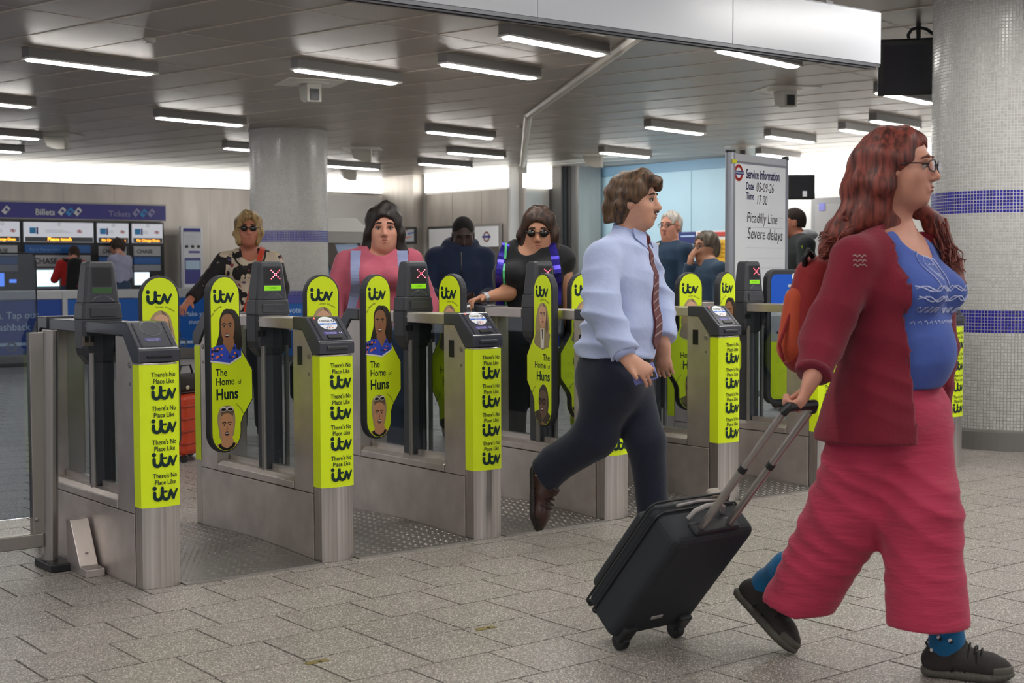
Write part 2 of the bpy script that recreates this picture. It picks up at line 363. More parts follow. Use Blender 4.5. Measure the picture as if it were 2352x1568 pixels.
for x, y in ((5.2, 6.2), (2.2, 3.4), (4.9, 1.4), (0.4, 0.6), (-0.8, 5.2), (7.6, 3.6), (1.6, 8.8), (8.0, -.6), (2.8, -2.2), (-3.4, 2.0), (7.2, 4.9), (8.1, 3.4), (-1.6, 11.0), (11.5, 1.6), (-2.4, -2.6), (3.4, 6.0), (0.2, 3.2), (5.0, 3.9), (6.2, 1.4), (2.6, .6), (8.6, 1.6), (5.4, -1.4), (0.6, -1.8)):  # tube lamps added out of view to brighten the foreground
    put_lamp(x, y, 'added ceiling tube lamp over the foreground paving, above the picture', 'unseen ceiling lamps added to light the foreground')
# ================================================================== WALLS
COVE = emis('glowing_cove_strip', 'fffdf6', COVE_POWER)  # cove-lit wall strip; its brightness is put in as emission
GREYW = mat('pale_wall_paint', 'c9c6c2', 0.5, noise=.04, scale=2)
mb = MB(); mb.box((0, 25.0, 0), (16.5, 25.2, CEIL), GROUT); wb = structure(mb.build('wall_back'))
x = 4.6
while x < 16.2:
    MB().box((x+.0015, 24.975, .1), (x+.9485, 25.0, 2.775), STEELW).build('wall_panel', wb); x += .95
for x0, x1 in ((4.0, 7.0), (7.0, 10.0), (10.0, 13.0), (13.0, 16.4)):
    MB().box((x0, 24.96, 2.80), (x1-.01, 25.0, CEIL), COVE).build('glowing_strip', wb)
MB().box((13.4, 24.96, 1.2), (16.4, 25.0, 2.75), mat('white_wall_panel', 'f2f1ee', 0.5)).build('white_panel', wb)
mb = MB(); mb.box((16.3, 20.9, 0), (16.5, 25.0, CEIL), GREYW); wr = structure(mb.build('wall_side'))
for y0, y1 in ((20.95, 21.75), (21.76, 22.7), (22.71, 23.62)):
    MB().box((16.27, y0, .1), (16.3, y1, 2.72), STEELW).build('wall_panel', wr)
MB().box((16.26, 20.95, 2.76), (16.3, 23.65, CEIL-.01), COVE).build('glowing_strip', wr)
MB().box((16.05, 23.75, 0), (16.3, 24.9, CEIL), STEELW).build('corner_pilaster', wr)
# jamb, shutter guide and pier left of the stairwell
mb = MB(); mb.box((16.5, 20.55, 0), (17.5, 20.9, CEIL), STEELW); wj = structure(mb.build('wall_return'))
MB().box((16.35, 20.5, 0), (16.9, 20.56, 2.8), STEELW).build('wall_panel', wj)
MB().box((16.95, 20.2, 0), (17.2, 20.56, CEIL), mat('dark_shutter_guide', '4a4743', .5, .6)).build('shutter_guide', wj)
MB().box((17.0, 20.17, 0), (17.03, 20.22, CEIL), BLACK).build('guide_slot', wj); MB().box((17.09, 20.17, 0), (17.12, 20.22, CEIL), BLACK).build('guide_slot', wj)
MB().box((17.2, 20.0, 0), (17.75, 20.5, CEIL), STEELW).build('pier', wj)
MB().box((16.3, 20.4, 2.72), (16.9, 20.52, CEIL-.01), COVE).build('glowing_strip', wj)
SKY = mat('stairwell_blue_wall', 'b7d3de', 0.45, noise=.05, scale=1.2)
mb = MB(); mb.box((17.9, 16.4, 0), (18.1, 20.4, CEIL), SKY); ws = structure(mb.build('wall_stairwell'))
for y0 in (16.42, 17.75, 19.08): MB().box((17.87, y0, .5), (17.9, y0+1.315, 2.93), SKY).build('wall_panel', ws)
MB().box((17.85, 16.4, 2.95), (17.9, 20.4, CEIL-.01), mat('stairwell_blue_trim', '7f9fb5', .4)).build('top_trim', ws)
mb = MB(); mb.box((18.3, 6.0, 0), (18.5, 16.4, CEIL), mat('white_wall_paint', 'ecebe8', .5)); wr2 = structure(mb.build('wall_right'))
MB().box((18.26, 8.0, 2.45), (18.3, 16.3, CEIL-.03), COVE).build('glowing_strip', wr2)
MB().box((18.27, 8.0, .1), (18.3, 16.3, 2.43), mat('white_wall_paint', 'ecebe8', .5)).build('white_panel', wr2)
# hand rail of the stairs
t = thing('stair_handrail', 'dark slanting handrail on the pale blue stairwell wall', 'handrail')
mb = MB(); mb.tube([on_u(1290, 522, 17.6), on_u(1345, 580, 17.6), on_u(1400, 640, 17.6)], .05, mat('handrail_dark', '3e4a52', .4), 8); mb.build('rail', t)
mb = MB(); mb.tube([on_u(1290, 552, 17.62), on_u(1345, 612, 17.62), on_u(1400, 672, 17.62)], .14, mat('stair_balustrade', '8fa3ac', .4), 8); mb.build('balustrade', t)
# ================================================================== MOSAIC COLUMNS
MOSA = [mat('mosaic_a', 'bab9b6', .22), mat('mosaic_b', 'b4b2ae', .25), mat('mosaic_c', 'c0bfbd', .2), mat('mosaic_d', 'acaaa6', .3)]
MOSB = [mat('mosaic_blue', '26239a', .2), mat('mosaic_blue_dark', '1d1b7e', .25)]
GRT = mat('mosaic_grout', 'cdcbc8', .8)
CRAD = 0.527; PIT = 0.0219; NC = 151
def column_parts(root):
    mb = MB(); mb.tube([(0, 0, 0), (0, 0, CEIL)], CRAD-.002, GRT, 96); mb.build('shaft', root, smooth=True)
    rows = int((CEIL-.14)/PIT); rng = np.random.RandomState(3)
    i = np.arange(NC); V = []; F = []; MI = []
    da = 2*math.pi/NC; g = .42
    vs = []; 
    for r in range(rows):
        z0 = .14 + r*PIT
        blue = (0.800 < z0+PIT/2 < 0.955) or (1.606 < z0+PIT/2 < 1.761)
        for k in range(NC):
            n = len(V); a0 = (k-.5*g*2)*da; a1 = (k+.5*g*2)*da; zb = z0+PIT*.08; zt = z0+PIT*.92
            R0, R1 = CRAD-.002, CRAD+.0004
            c0, s0, c1, s1 = math.cos(a0), math.sin(a0), math.cos(a1), math.sin(a1)
            b0, t0 = math.cos(a0+.003), math.sin(a0+.003); b1, t1 = math.cos(a1-.003), math.sin(a1-.003)
            V += [(R0*c0, R0*s0, zb), (R0*c1, R0*s1, zb), (R0*c1, R0*s1, zt), (R0*c0, R0*s0, zt), (R1*b0, R1*t0, zb+.0015), (R1*b1, R1*t1, zb+.0015), (R1*b1, R1*t1, zt-.0015), (R1*b0, R1*t0, zt-.0015)]
            F += [(n+4, n+5, n+6, n+7), (n, n+1, n+5, n+4), (n+1, n+2, n+6, n+5), (n+2, n+3, n+7, n+6), (n+3, n, n+4, n+7)]
            m = (4 + int(rng.rand() < .35)) if blue else int(rng.choice(4, p=(.4, .25, .25, .1)))
            MI += [m]*5
    me = bpy.data.meshes.new('mosaic'); me.from_pydata(V, [], F)
    for m in MOSA+MOSB: me.materials.append(m)
    me.polygons.foreach_set('material_index', MI); me.update()
    o = link('mosaic', me, root); o['kind'] = 'stuff'
    mb = MB(); mb.tube([(0, 0, 0), (0, 0, .125), (0, 0, .13)], [CRAD+.012, CRAD+.012, CRAD], mat('skirting_grey', '6f6c69', .45), 64); mb.build('skirting', root)
colr = thing('mosaic_column', 'large round column of pale mosaic with two blue bands at right edge of the hall', 'column', (8.926, 5.738, 0), group='round mosaic columns')
column_parts(colr)
c2 = dup(colr); c2.location = (9.60, 17.24, 0); c2.rotation_euler = (0, 0, .4); c2['label'] = 'distant round mosaic column with a blue band behind the blonde woman'
# ================================================================== TICKET GATES
GU = [2.231 + .8022*k + .08 for k in range(6)] + [7.457+.08]
GV = 5.80
X1 = .08
LEDG = mat('display_green_strip', '77b80f', .4, emit=.55)
LEDGD = mat('display_green_off', '2f5a2a', .4)
LEDR = emis('led_red', 'ff3050', 3.0)
LEDW = emis('led_white', 'ffd0d8', 2.5)
SKIN_B = mat('print_brown_skin', '9a6a48', .5); SKIN_L = mat('print_tan_skin', 'd39a70', .5); SKIN_P = mat('print_pale_skin', 'dfae90', .5); SKIN_M = mat('print_grey_skin', '7c6455', .5)
HAIRD = mat('print_dark_hair', '2b231d', .5); HAIRBL = mat('print_blonde_hair', 'b59c76', .5); HAIRBD = mat('print_dark_blonde', '77624a', .5); HAIRG = mat('print_grey_hair', '4c4643', .5)  # dark blonde is a printed hair tone
LEOP = mat('print_blue_shirt', '3450c4', .5); ORNG = mat('print_orange_spot', 'ee7a4d', .5); NVSP = mat('print_navy_spot', '151a35', .5)
PBLK = mat('print_black', '161412', .5); PWHT = mat('print_white', 'efeae6', .5); PBRN = mat('print_brown_coat', '4f4238', .5); PTAN = mat('print_tan_coat', 'a08f70', .5); LIP = mat('print_lip', '9c4d45', .5)
def ell(cx, cz, rx, rz, n=18): return [(cx+rx*math.cos(2*math.pi*k/n), cz+rz*math.sin(2*math.pi*k/n)) for k in range(n)]
def smooth2(p, n=4):
    out = []; L = len(p)
    for i in range(L):
        p0, p1, p2, p3 = [Vector(p[(i+j-1) % L]) for j in range(4)]
        for k in range(n):
            t = k/n; out.append(tuple(.5*((2*p1)+(p2-p0)*t+(2*p0-5*p1+4*p2-p3)*t*t+(3*p1-p0-3*p2+p3)*t**3)))
    return out
def face2d(L, cx, cz, w, h, skin, open_mouth=True, turn=0.0, brow=PBLK, glasses=False):
    """simple printed face: ellipse, eyes, brows, nose, mouth (L collects polygon, material, layer)"""
    L.append((smooth2([(cx-w, cz+.1*h), (cx-.85*w, cz+.75*h), (cx, cz+h), (cx+.85*w, cz+.75*h), (cx+w, cz+.1*h), (cx+.8*w, cz-.55*h), (cx+.3*w, cz-h), (cx-.3*w, cz-h), (cx-.8*w, cz-.55*h)]), skin, 3))
    for s in (-1, 1):
        ex = cx + (s*.42+turn)*w
        L.append((ell(ex, cz+.16*h, .16*w, .05*h, 10), PWHT, 4)); L.append((ell(ex, cz+.16*h, .11*w, .065*h, 10), PBLK, 5))
        for q in stroke([(ex-.26*w, cz+.30*h), (ex, cz+.36*h), (ex+.26*w, cz+.31*h)], .07*h, 6): L.append((q, brow, 5))
        if glasses:
            for q in stroke(arc(ex, cz+.12*h, .3*w, 0, 360, 14), .06*h, 6): L.append((q, PBLK, 6))
    for q in stroke([(cx+turn*w, cz+.1*h), (cx+(turn+.07)*w, cz-.18*h), (cx+(turn-.1)*w, cz-.2*h)], .045*h, 6): L.append((q, LIP, 4))
    mx = cx + turn*w
    if open_mouth:
        L.append((ell(mx, cz-.48*h, .34*w, .17*h), LIP, 4)); L.append((ell(mx, cz-.47*h, .28*w, .12*h), PBLK, 5)); L.append((smooth2([(mx-.24*w, cz-.40*h), (mx+.24*w, cz-.40*h), (mx+.18*w, cz-.47*h), (mx-.18*w, cz-.47*h)]), PWHT, 6))
    else:
        L.append((ell(mx, cz-.48*h, .26*w, .09*h), LIP, 4)); L.append((ell(mx, cz-.48*h, .18*w, .03*h), PBLK, 5))
# paddle outline: s = distance from hinge, z
MC, MW, MR = .163, .170, .085   # main body centre, width, end radius
def paddle_outline(grow=0.0, n=14):
    r = MR+grow; zt, zb = 1.237-.105, .417+.105
    pts = [(MC+r*math.cos(math.pi*k/n), zt+(.09+grow)*math.sin(math.pi*k/n)) for k in range(n+1)]      # over the top, free edge -> hinge side
    pts += [(MC-r, .905+grow*.4), (MC-r-.012, .885+grow*.5), (.012-grow*.9, .80+grow*.5), (.012-grow*.9, .66-grow*.5), (MC-r-.012, .585-grow*.5), (MC-r, .555-grow*.4)]
    pts += [(MC+r*math.cos(math.pi+math.pi*k/n), zb+(.09+grow)*math.sin(math.pi+math.pi*k/n)) for k in range(n+1)]
    return pts
def print_A():
    L = []; tx = []
    L.append((smooth2([(.012, 1.072), (.05, 1.062), (.078, 1.03), (.083, .98), (.083, .89), (-.03, .885), (-.052, .905), (-.033, .97), (-.03, 1.03), (-.01, 1.065)]), HAIRD, 1))
    L.append(([(-.015, .93), (.04, .95), (.055, .89), (.02, .865), (-.005, .88)], SKIN_B, 2))
    face2d(L, .012, .985, .038, .066, SKIN_B, True, -.12)
    L.append((smooth2([(.02, 1.068), (.055, 1.06), (.082, 1.0), (.083, .90), (.058, .895), (.052, .96), (.046, 1.02)]), HAIRD, 6))
    L.append(([(-.0835, .90), (-.045, .912), (-.01, .915), (.022, .872), (.048, .915), (.0835, .90), (.0835, .862), (.02, .832), (-.0835, .847)], LEOP, 4))
    L.append(([(-.0835, .847), (.02, .832), (.0835, .862), (.0835, .855), (.02, .824), (-.0835, .840)], PWHT, 4))
    rr = random.Random(5)
    for k in range(26):
        x = rr.uniform(-.076, .076); z = rr.uniform(.852, .90)
        if abs(x-.02) < .02 and z > .872: continue
        L.append((ell(x, z, rr.uniform(.004, .009), rr.uniform(.003, .006), 7), NVSP if k % 2 else ORNG, 5))
    tx.append(('logo', .112, -.008, 1.128))
    tx.append(('arc', 'This Morning', .0135, (.015, .99), .098, 2.30))
    tx.append(('L', 'The', .046, -.056, .776, .012)); tx.append(('L', 'Home', .047, -.056, .735, .012)); tx.append(('L', 'of', .028, .062, .735, .008)); tx.append(('L', 'Huns', .067, -.056, .672, .028))
    # lower portrait
    L.append((smooth2([(0, .643), (.035, .632), (.047, .59), (.044, .54), (.03, .50), (-.03, .49), (-.042, .53), (-.05, .59), (-.035, .632)]), HAIRBL, 1))
    L.append((ell(.003, .61, .036, .03), HAIRBD, 2))
    L.append(([(-.028, .50), (.03, .50), (.038, .478), (.056, .472), (.044, .459), (.024, .447), (0, .443), (-.024, .447), (-.044, .459), (-.056, .472), (-.032, .478)], SKIN_L, 2))
    L.append(([(-.046, .470), (-.034, .477), (-.026, .463), (0, .452), (.026, .463), (.034, .477), (.046, .470), (.040, .457), (.022, .447), (0, .443), (-.022, .447), (-.040, .457)], PBLK, 3))
    face2d(L, 0, .547, .036, .062, SKIN_L, True, 0)
    for s in (-1, 1):
        L.append((ell(s*.018, .628, .018, .011, 12), PWHT, 6)); L.append((ell(s*.018, .626, .014, .007, 12), PBLK, 7))
    tx.append(('arc', 'Love Island', .0125, (0, .56), .098, .72))
    return L, tx
def print_B():
    L = []; tx = []
    L.append((smooth2([(0, 1.072), (.038, 1.05), (.055, .99), (.062, .93), (.03, .90), (-.03, .90), (-.065, .925), (-.058, .99), (-.036, 1.05)]), HAIRBL, 1))
    L.append((smooth2([(.004, 1.07), (.03, 1.045), (.048, .98), (.05, .93), (.03, .92), (.026, 1.0)]), HAIRBD, 2))
    L.append(([(-.078, .865), (-.06, .925), (-.02, .935), (.02, .935), (.055, .92), (.072, .91), (.055, .845), (0, .83), (-.06, .85)], PTAN, 2))
    L.append(([(-.018, .94), (.018, .94), (.014, .84), (-.014, .835)], PWHT, 3)); L.append(([(-.004, .935), (.004, .935), (.005, .89), (0, .88)], PBLK, 4))
    L.append(([(-.016, .97), (.02, .97), (.016, .925), (-.014, .925)], SKIN_L, 3))
    face2d(L, .003, 1.0, .032, .055, SKIN_P, False, .1)
    tx.append(('logo', .112, -.005, 1.128))
    tx.append(('arc', 'Loose Women', .0135, (0, .985), .098, 1.35))
    tx.append(('R', 'The', .046, .066, .776, .012)); tx.append(('R', 'Home', .047, .030, .735, .012)); tx.append(('R', 'of', .028, .066, .735, .008)); tx.append(('R', 'Huns', .067, .066, .672, .028))
    L.append((smooth2([(.005, .652), (.04, .63), (.052, .58), (.05, .53), (.035, .50), (-.02, .50), (-.035, .55), (-.03, .62)]), HAIRG, 1))
    L.append(([(-.073, .505), (-.03, .52), (0, .475), (.04, .515), (.071, .496), (.058, .472), (.036, .453), (.012, .443), (-.012, .443), (-.036, .453), (-.060, .475)], PBRN, 2))
    L.append(([(-.012, .475), (.0, .468), (.036, .50), (.03, .515)], SKIN_M, 3)); L.append(([(0, .465), (.024, .450), (.012, .445), (-.018, .446)], mat('print_ochre', '9a7a4e', .5), 3))
    face2d(L, .005, .555, .04, .068, SKIN_M, True, -.15, glasses=True)
    tx.append(('arc', 'Changing Ends', .0125, (0, .55), .106, 2.55))
    return L, tx
PA, PB = print_A(), print_B()
PH = .020   # half thickness of the rubber paddle
def build_face(paddle, which, side):
    """side=-1: front (towards -y in paddle space), +1: back. paddle space: x = s (from hinge), y thickness, z up"""
    L, tx = which
    # seen from the front(-y) screen right = +x ; from the back(+y) screen right = -x
    sgn = 1 if side < 0 else -1
    y0 = side*(PH+.0022)
    P = lambda a, z, l=0: (MC+sgn*a, y0+side*.0005*l, z)
    mb = MB(); o = paddle_outline(-.009); o = o if side > 0 else o[::-1]
    mb.prism(o, lambda p, t: (p[0], side*(PH-.004)+(t*side*.0062), p[1]), 0, 1, YEL); mb.build('lime_panel', paddle)
    for top in (True, False):
        mb = MB()
        for pl, m, l in L:
            if (pl[0][1] > .70) == top: mb.poly([P(a, z, l) for a, z in pl], m)
        mb.build('portrait_print', paddle)
    mb = MB()
    for t in tx:
        if t[0] == 'logo': put_logo(mb, t[1], P(t[2], t[3], 1), (sgn, 0, 0), (0, 0, 1), INK)
        elif t[0] == 'arc': arc_text(mb, t[1], t[2], t[3], t[4], t[5], lambda a, z: P(a, z, 1), INK)
        else: put_text(mb, t[1], t[2], P(t[3], t[4], 1), (sgn, 0, 0), (0, 0, 1), INK, t[5], 'LEFT' if t[0] == 'L' else 'RIGHT', sx=.86)
    mb.build('lettering', paddle)
def make_paddle(parent, side, name='paddle'):
    """side -1: hinged on the left (-x) flank, side +1: on the right flank"""
    p = MB(); o = paddle_outline(0)
    p.prism(o, lambda q, t: (q[0], t, q[1]), PH, -PH, RUBBER)
    pad = p.build(name, parent, bevel=.007)
    # front is seen with the hinge at the right when side=-1: the whole paddle is turned half round, so its +y face looks at the entrance
    if side < 0: build_face(pad, PA, 1); build_face(pad, PB, -1)
    else: build_face(pad, PB, -1); build_face(pad, PA, 1)
    return pad
def swing(pad, side, deg):
    """deg: opening towards the entrance (-y)"""
    pad.location = (side*(X1+.012), -.02, 0)
    pad.rotation_euler = (0, 0, math.radians(180+deg) if side < 0 else math.radians(-deg))
def make_wide_paddle(parent):
    R = .07
    def outl(g):
        w0, w1, z0, z1 = .03-g, .46+g, .42-g, 1.235+g; r = R+g; c = []
        for cx, cz, a in ((w1-r, z1-r, 0), (w0+r, z1-r, 90), (w0+r, z0+r, 180), (w1-r, z0+r, 270)): c += arc(cx, cz, r, a, a+90, 5)
        return c
    p = MB(); p.prism(outl(0), lambda q, t: (q[0], t, q[1]), PH, -PH, RUBBER); pad = p.build('wide_paddle', parent, bevel=.007)
    B1 = mat('accessible_blue', '0a56c8', .35)
    for side in (-1, 1):
        sg = -side; y0 = side*(PH+.002); mb = MB(); o = outl(-.03); up = [q for q in o if q[1] > .8]; 
        up = up + [(o[10][0], .985), (o[-1][0], .985)]
        xs = [q[0] for q in o]; a, b = min(xs), max(xs)
        top = [q for q in o if q[1] > .9]; poly = top + [(a, .985), (b, .985)]
        mb.poly([(x, y0, z) for x, z in poly], B1)
        mb.poly([(a, y0, .985), (b, y0, .985), (b, y0, .955), (a, y0, .955)], WHITE)
        mb.poly([(a, y0, .955), (b, y0, .955), (b, y0, .80), (a, y0, .80)], mat('notice_grey', 'a8abb0', .5))
        low = [q for q in o if q[1] < .6]; mb.poly([(a, y0, .80)] + [(x, y0, z) for x, z in low] + [(b, y0, .80)], YEL)
        mb.build('blue_panel', pad)
        mb = MB(); y1 = side*(PH+.003); cx = .23; s = .22; z0 = 1.02
        W2 = lambda pts, wd: [mb.poly([(cx+sg*x*s, y1, z0+z*s) for x, z in q], WHITE) for q in stroke(pts, wd)]
        mb.poly([(cx+sg*x*s, y1, z0+z*s) for x, z in ell(.06, .78, .085, .085)], WHITE)
        W2([(.06, .62), (.06, .36), (-.16, .36)], .1); W2([(.06, .52), (-.14, .52)], .07); W2([(-.16, .36), (-.3, .0)], .1); W2(arc(.06, .2, .24, 190, 400, 12), .075)
        mb.build('wheelchair_symbol', pad)
        mb = MB()
        for q in stroke([(.0, .3), (.06, .1), (-.06, -.1)], .1) + stroke([(.1, .25), (-.12, .05)], .06) + [ell(.08, .48, .09, .09)] + [ell(-.22, -.1, .07, .07)]: mb.poly([(.14+sg*x*.12, y1, .865+z*.12) for x, z in q], PBLK)
        mb.build('pictogram', pad)
    return pad
GLOG = {}
def make_gate(k):
    t = thing('ticket_gate', '', 'ticket gate', (GU[k], GV, 0), 0, 'ticket gates in a row')
    # plinth with side plates
    MB().box((-.077, -.535, .0), (.077, .535, .287), STEEL).build('plinth', t)
    for s in (-1, 1):
        MB().box((s*.0775 if s > 0 else -.0815, -.533, .006), (.0815 if s > 0 else -.0775, .533, .286), STEEL).build('side_plate', t, bevel=.002)
    # sill on which the panes stand
    prof = [(-.082, .291), (.082, .291), (.082, .322), (.058, .338), (-.058, .338), (-.082, .322)]
    MB().prism(prof, lambda p, y: (p[0], y, p[1]), -.366, .366, STEEL).build('sill', t, bevel=.003)
    for y0, y1 in ((-.362, -.05), (.05, .362)):
        MB().box((-.016, y0, .338), (.016, y1, .362), mat('bright_channel', 'cfc8c2', .35, .9)).build('glazing_channel', t)
        MB().box((-.004, y0, .36), (.004, y1, .99), GLASS).build('glass_pane', t)
    # end posts
    for s in (-1, 1):
        post = MB().box((-.079, min(s*.372, s*.537), .291), (.079, max(s*.372, s*.537), .885), STEEL)
        post.prism([(s*.372, .885), (s*.537, .885), (s*.452, .985), (s*.372, .985)], lambda p, x: (x, p[0], p[1]), -.079, .079, STEEL)
        post = post.build('post', t)
        for sx in (-1, 1):
            if s < 0 and k > 0: MB().box((sx*.0792, -.452, .835), (sx*.0805, -.412, .915), BLACK).build('sensor_window', post)
            MB().cyl((sx*.079, s*.51, .875), (sx*.083, s*.51, .875), .012, ALU, 12).cyl((sx*.079, s*.51, .80), (sx*.0815, s*.51, .80), .008, ALU, 10).build('lock_button', post, bevel=.002)
        # rounded end column and its printed wrap
        def col_prof(g, n=12):
            pts = [(-.079-g, s*.540)]
            for q in range(n+1):
                x = -.079-g+(.158+2*g)*q/n; pts.append((x, s*(.600+g+.016*(1-(2*q/n-1)**2))))
            return pts + [(.079+g, s*.540)]
        MB().prism(col_prof(0), lambda p, z: (p[0], p[1], z), 0.0, .885, STEELV).build('end_column', t, bevel=.003)
        pr = col_prof(.0016); mb = MB(); n = len(pr)
        mb.add([(p[0], p[1], z) for z in (.32, .878) for p in pr], [((i, i+1, n+i+1, n+i) if s < 0 else (i+1, i, n+i, n+i+1)) for i in range(n-1)], YEL)
        wrap = mb.build('lime_wrap', t)
        if s < 0 or k == 0:
            for q in range(4):
                z = .80-.132*q; mb = MB()
                def on(x, zz): return (x*-s, s*(.602+.0022+.016*(1-(x/.0806)**2)), zz)
                for txt, zz in (("There's No", z+.031), ("Place Like", z+.005)):
                    vs, fs = text2d(txt, .0262, .012, 'CENTER'); mb.add([on(.014+x*.86, zz+y) for x, y in vs], fs, INK)
                for li, p in LOGO: mb.add([(lambda c: (c[0], c[1]+s*.0002*li, c[2]))(on(.014+x*.108, z-.031+y*.108)) for x, y in p], [tuple(range(len(p)))], INK)
                mb.build('slogan_lettering', wrap)
        # reader console on top of the post
        y = lambda a: s*a
        prof = [(y(.378), 1.042), (y(.492), 1.042), (y(.600), .945), (y(.612), .938), (y(.612), .888), (y(.545), .886), (y(.457), .988), (y(.378), .988)]
        con = MB().prism(prof if s < 0 else prof[::-1], lambda p, x: (x, p[0], p[1]), .086, -.086, DARKG).build('reader_console', t, bevel=.005)
        sl = Vector((0, s*(.600-.492), .945-1.042)); L = sl.length; sl.normalize(); nrm = Vector((0, s*.097, .108)).normalized()
        org = Vector((0, s*.492, 1.042)); ex = Vector((-s, 0, 0)); up = -sl
        S = lambda a, b, h=.001: org + ex*a + sl*b + nrm*h
        mb = MB()      # raised reader field with two thin ribs
        for xa in (-.064, .062): mb.obox(S(xa, L*.5, .0015), (ex, sl, nrm), (.0012, L*.47, .0015), ALU if False else DARKG)
        mb.poly([S(-.060, .006, .0012), S(.058, .006, .0012), S(.058, L-.004, .0012), S(-.060, L-.004, .0012)][::-1], DARKG); mb.build('reader_field', con)
        if s < 0:
            c = (.004, .043); mb = MB(); N = 28
            if k > 0:
                ring = [(c[0]+.045*math.cos(2*math.pi*i/N), c[1]+.040*math.sin(2*math.pi*i/N)) for i in range(N)]
                mb.prism(ring[::-1], lambda p, h: S(p[0], p[1], h), .001, .003, WHITEG)
                band = [p for p in [(c[0]-.0435, .053), (c[0]+.0435, .053), (c[0]+.0435, .037), (c[0]-.0435, .037)]]
                bl = [q for q in ring if .038 <= q[1] <= .054]; lf = sorted([q for q in bl if q[0] < c[0]], key=lambda q: q[1]); rt = sorted([q for q in bl if q[0] > c[0]], key=lambda q: -q[1])
                mb.poly([S(a, b, .0034) for a, b in lf+rt][::-1], mat('sticker_blue', '2b6fd6', .4))
                put_text(mb, 'CHASE', .017, S(-.006, .034, .0036), ex, up, PBLK, .02); put_text(mb, 'tap to pay', .0095, S(.004, .0495, .0038), ex, up, WHITEG, .01); put_text(mb, 'support', .008, S(.004, .064, .0036), ex, up, PBLK)
                for q in stroke(arc(.034, .029, .006, 0, 360, 10), .004, 6): mb.poly([S(a, b, .0036) for a, b in q], mat('sticker_navy', '1c3d6e', .4))
                for a, cc in ((-.012, NAVY), (.002, RED), (.016, ORNG)): mb.poly([S(a-.004, .070, .0036), S(a+.004, .070, .0036), S(a+.004, .075, .0036), S(a-.004, .075, .0036)][::-1], cc)
                mb.build('reader_sticker', con)
                MB().ball(S(-.048, .010, .002), .004, emis('status_led', 'ff5a4a', 2.2), 8, 5).build('status_led', con)
            else:
                for q in stroke(arc(c[0], c[1], .043, 0, 360, 32), .003, 6): mb.poly([S(a, b*.95, .0022) for a, b in q][::-1], mat('reader_ring', '6a6a72', .3))
                mb.build('reader_ring', con)
            mb = MB(); mb.poly([S(-.040, .094, .0018), S(.026, .094, .0018), S(.026, .109, .0018), S(-.040, .109, .0018)][::-1], PURP if k else mat('label_purple_dark', '352a86', .4))
            put_text(mb, 'Contactless readers 14 and 15', .0045, S(-.007, .1005, .0022), ex, up, WHITEG); put_text(mb, 'charge cards are accepted', .0045, S(-.007, .107, .0022), ex, up, WHITEG)
            num = {1: '44', 2: '43', 3: '42', 4: '41'}.get(k)
            if num: put_text(mb, num, .017, S(.042, .108, .0022), ex, up, mat('number_lilac', 'b9b4e6', .4), .02)
            mb.build('reader_label', con)
            if k:   # ticket slot: recess walls and lip
                mb = MB(); mb.obox(S(.002, .126, .002), (ex, sl, nrm), (.034, .010, .004), BLACK); mb.build('ticket_slot', con, bevel=.003)
                MB().box((-.050, -.622, .905), (.050, -.606, .922), DARK).build('ticket_lip', con, bevel=.005)
            else: MB().box((-.052, -.618, .905), (.052, -.610, .913), BLACK).build('blank_slot', con, bevel=.002)
    # hand rail between consoles
    rm = STEEL if k else DARKG
    MB().box((-.078, -.378, .987), (.078, -.06, 1.034), rm).build('rail', t, bevel=.003); MB().box((-.078, .06, .987), (.078, .378, 1.034), rm).build('rail', t, bevel=.003)
    # display head on its mast
    def ring(z, wx, wy, c=.012): 
        return [(-wx+c, -wy, z), (wx-c, -wy, z), (wx, -wy+c, z), (wx, wy-c, z), (wx-c, wy, z), (-wx+c, wy, z), (-wx, wy-c, z), (-wx, -wy+c, z)]
    def loft(rings, m, name, par, **kw):
        mb = MB(); n = 8; vs = [p for r in rings for p in r]; fs = [(i*n+j, i*n+(j+1) % n, (i+1)*n+(j+1) % n, (i+1)*n+j) for i in range(len(rings)-1) for j in range(n)]
        fs += [tuple(range(n))[::-1], tuple(range((len(rings)-1)*n, len(rings)*n))]; mb.add(vs, fs, m); return mb.build(name, par, **kw)
    hd = loft([ring(1.109, .079, .050), ring(1.26, .0625, .044), ring(1.277, .060, .040), ring(1.283, .052, .032)], DARK, 'display_head', t, bevel=.004)
    loft([ring(1.040, .089, .056), ring(1.050, .089, .056), ring(1.104, .084, .053), ring(1.110, .081, .051)], DARK, 'shoulder_band', t, bevel=.003)
    tl = .006/.15
    F = lambda x, z, h=0: (x, -(.050-(z-1.109)*tl)-h, z)
    def quadF(mb, x0, x1, z0, z1, m, h=.001): mb.poly([F(x0, z0, h), F(x1, z0, h), F(x1, z1, h), F(x0, z1, h)], m)
    mb = MB(); mb.poly([F(-.047, 1.141, .0012), F(.047, 1.141, .0012), F(.044, 1.262, .0012), F(-.044, 1.262, .0012)], DARKG); mb.build('screen_bezel', hd)
    mb = MB(); quadF(mb, -.041, .041, 1.178, 1.256, BLACK, .002); mb.build('screen', hd)
    mb = MB(); quadF(mb, -.043, .043, 1.150, 1.173, LEDG if k else LEDGD, .002)
    if k: put_text(mb, '* ENTER *', .011, F(.002, 1.158, .0025), (1, 0, 0), (0, 0, 1), mat('lcd_ink', '3f6a10', .4))
    mb.build('message_strip', hd)
    if k:
        mb = MB(); cx = .016
        for q in (-2.5, -1.5, -.5, .5, 1.5, 2.5):
            for sg in (1, -1):
                p = F(cx+q*.0085, 1.223+sg*q*.0075, .003); mb.ball(p, (.0032, .0012, .0032), LEDR, 8, 4); mb.ball((p[0], p[1]-.001, p[2]), (.0016, .0008, .0016), LEDW, 6, 4)
        mb.build('red_cross_light', hd)
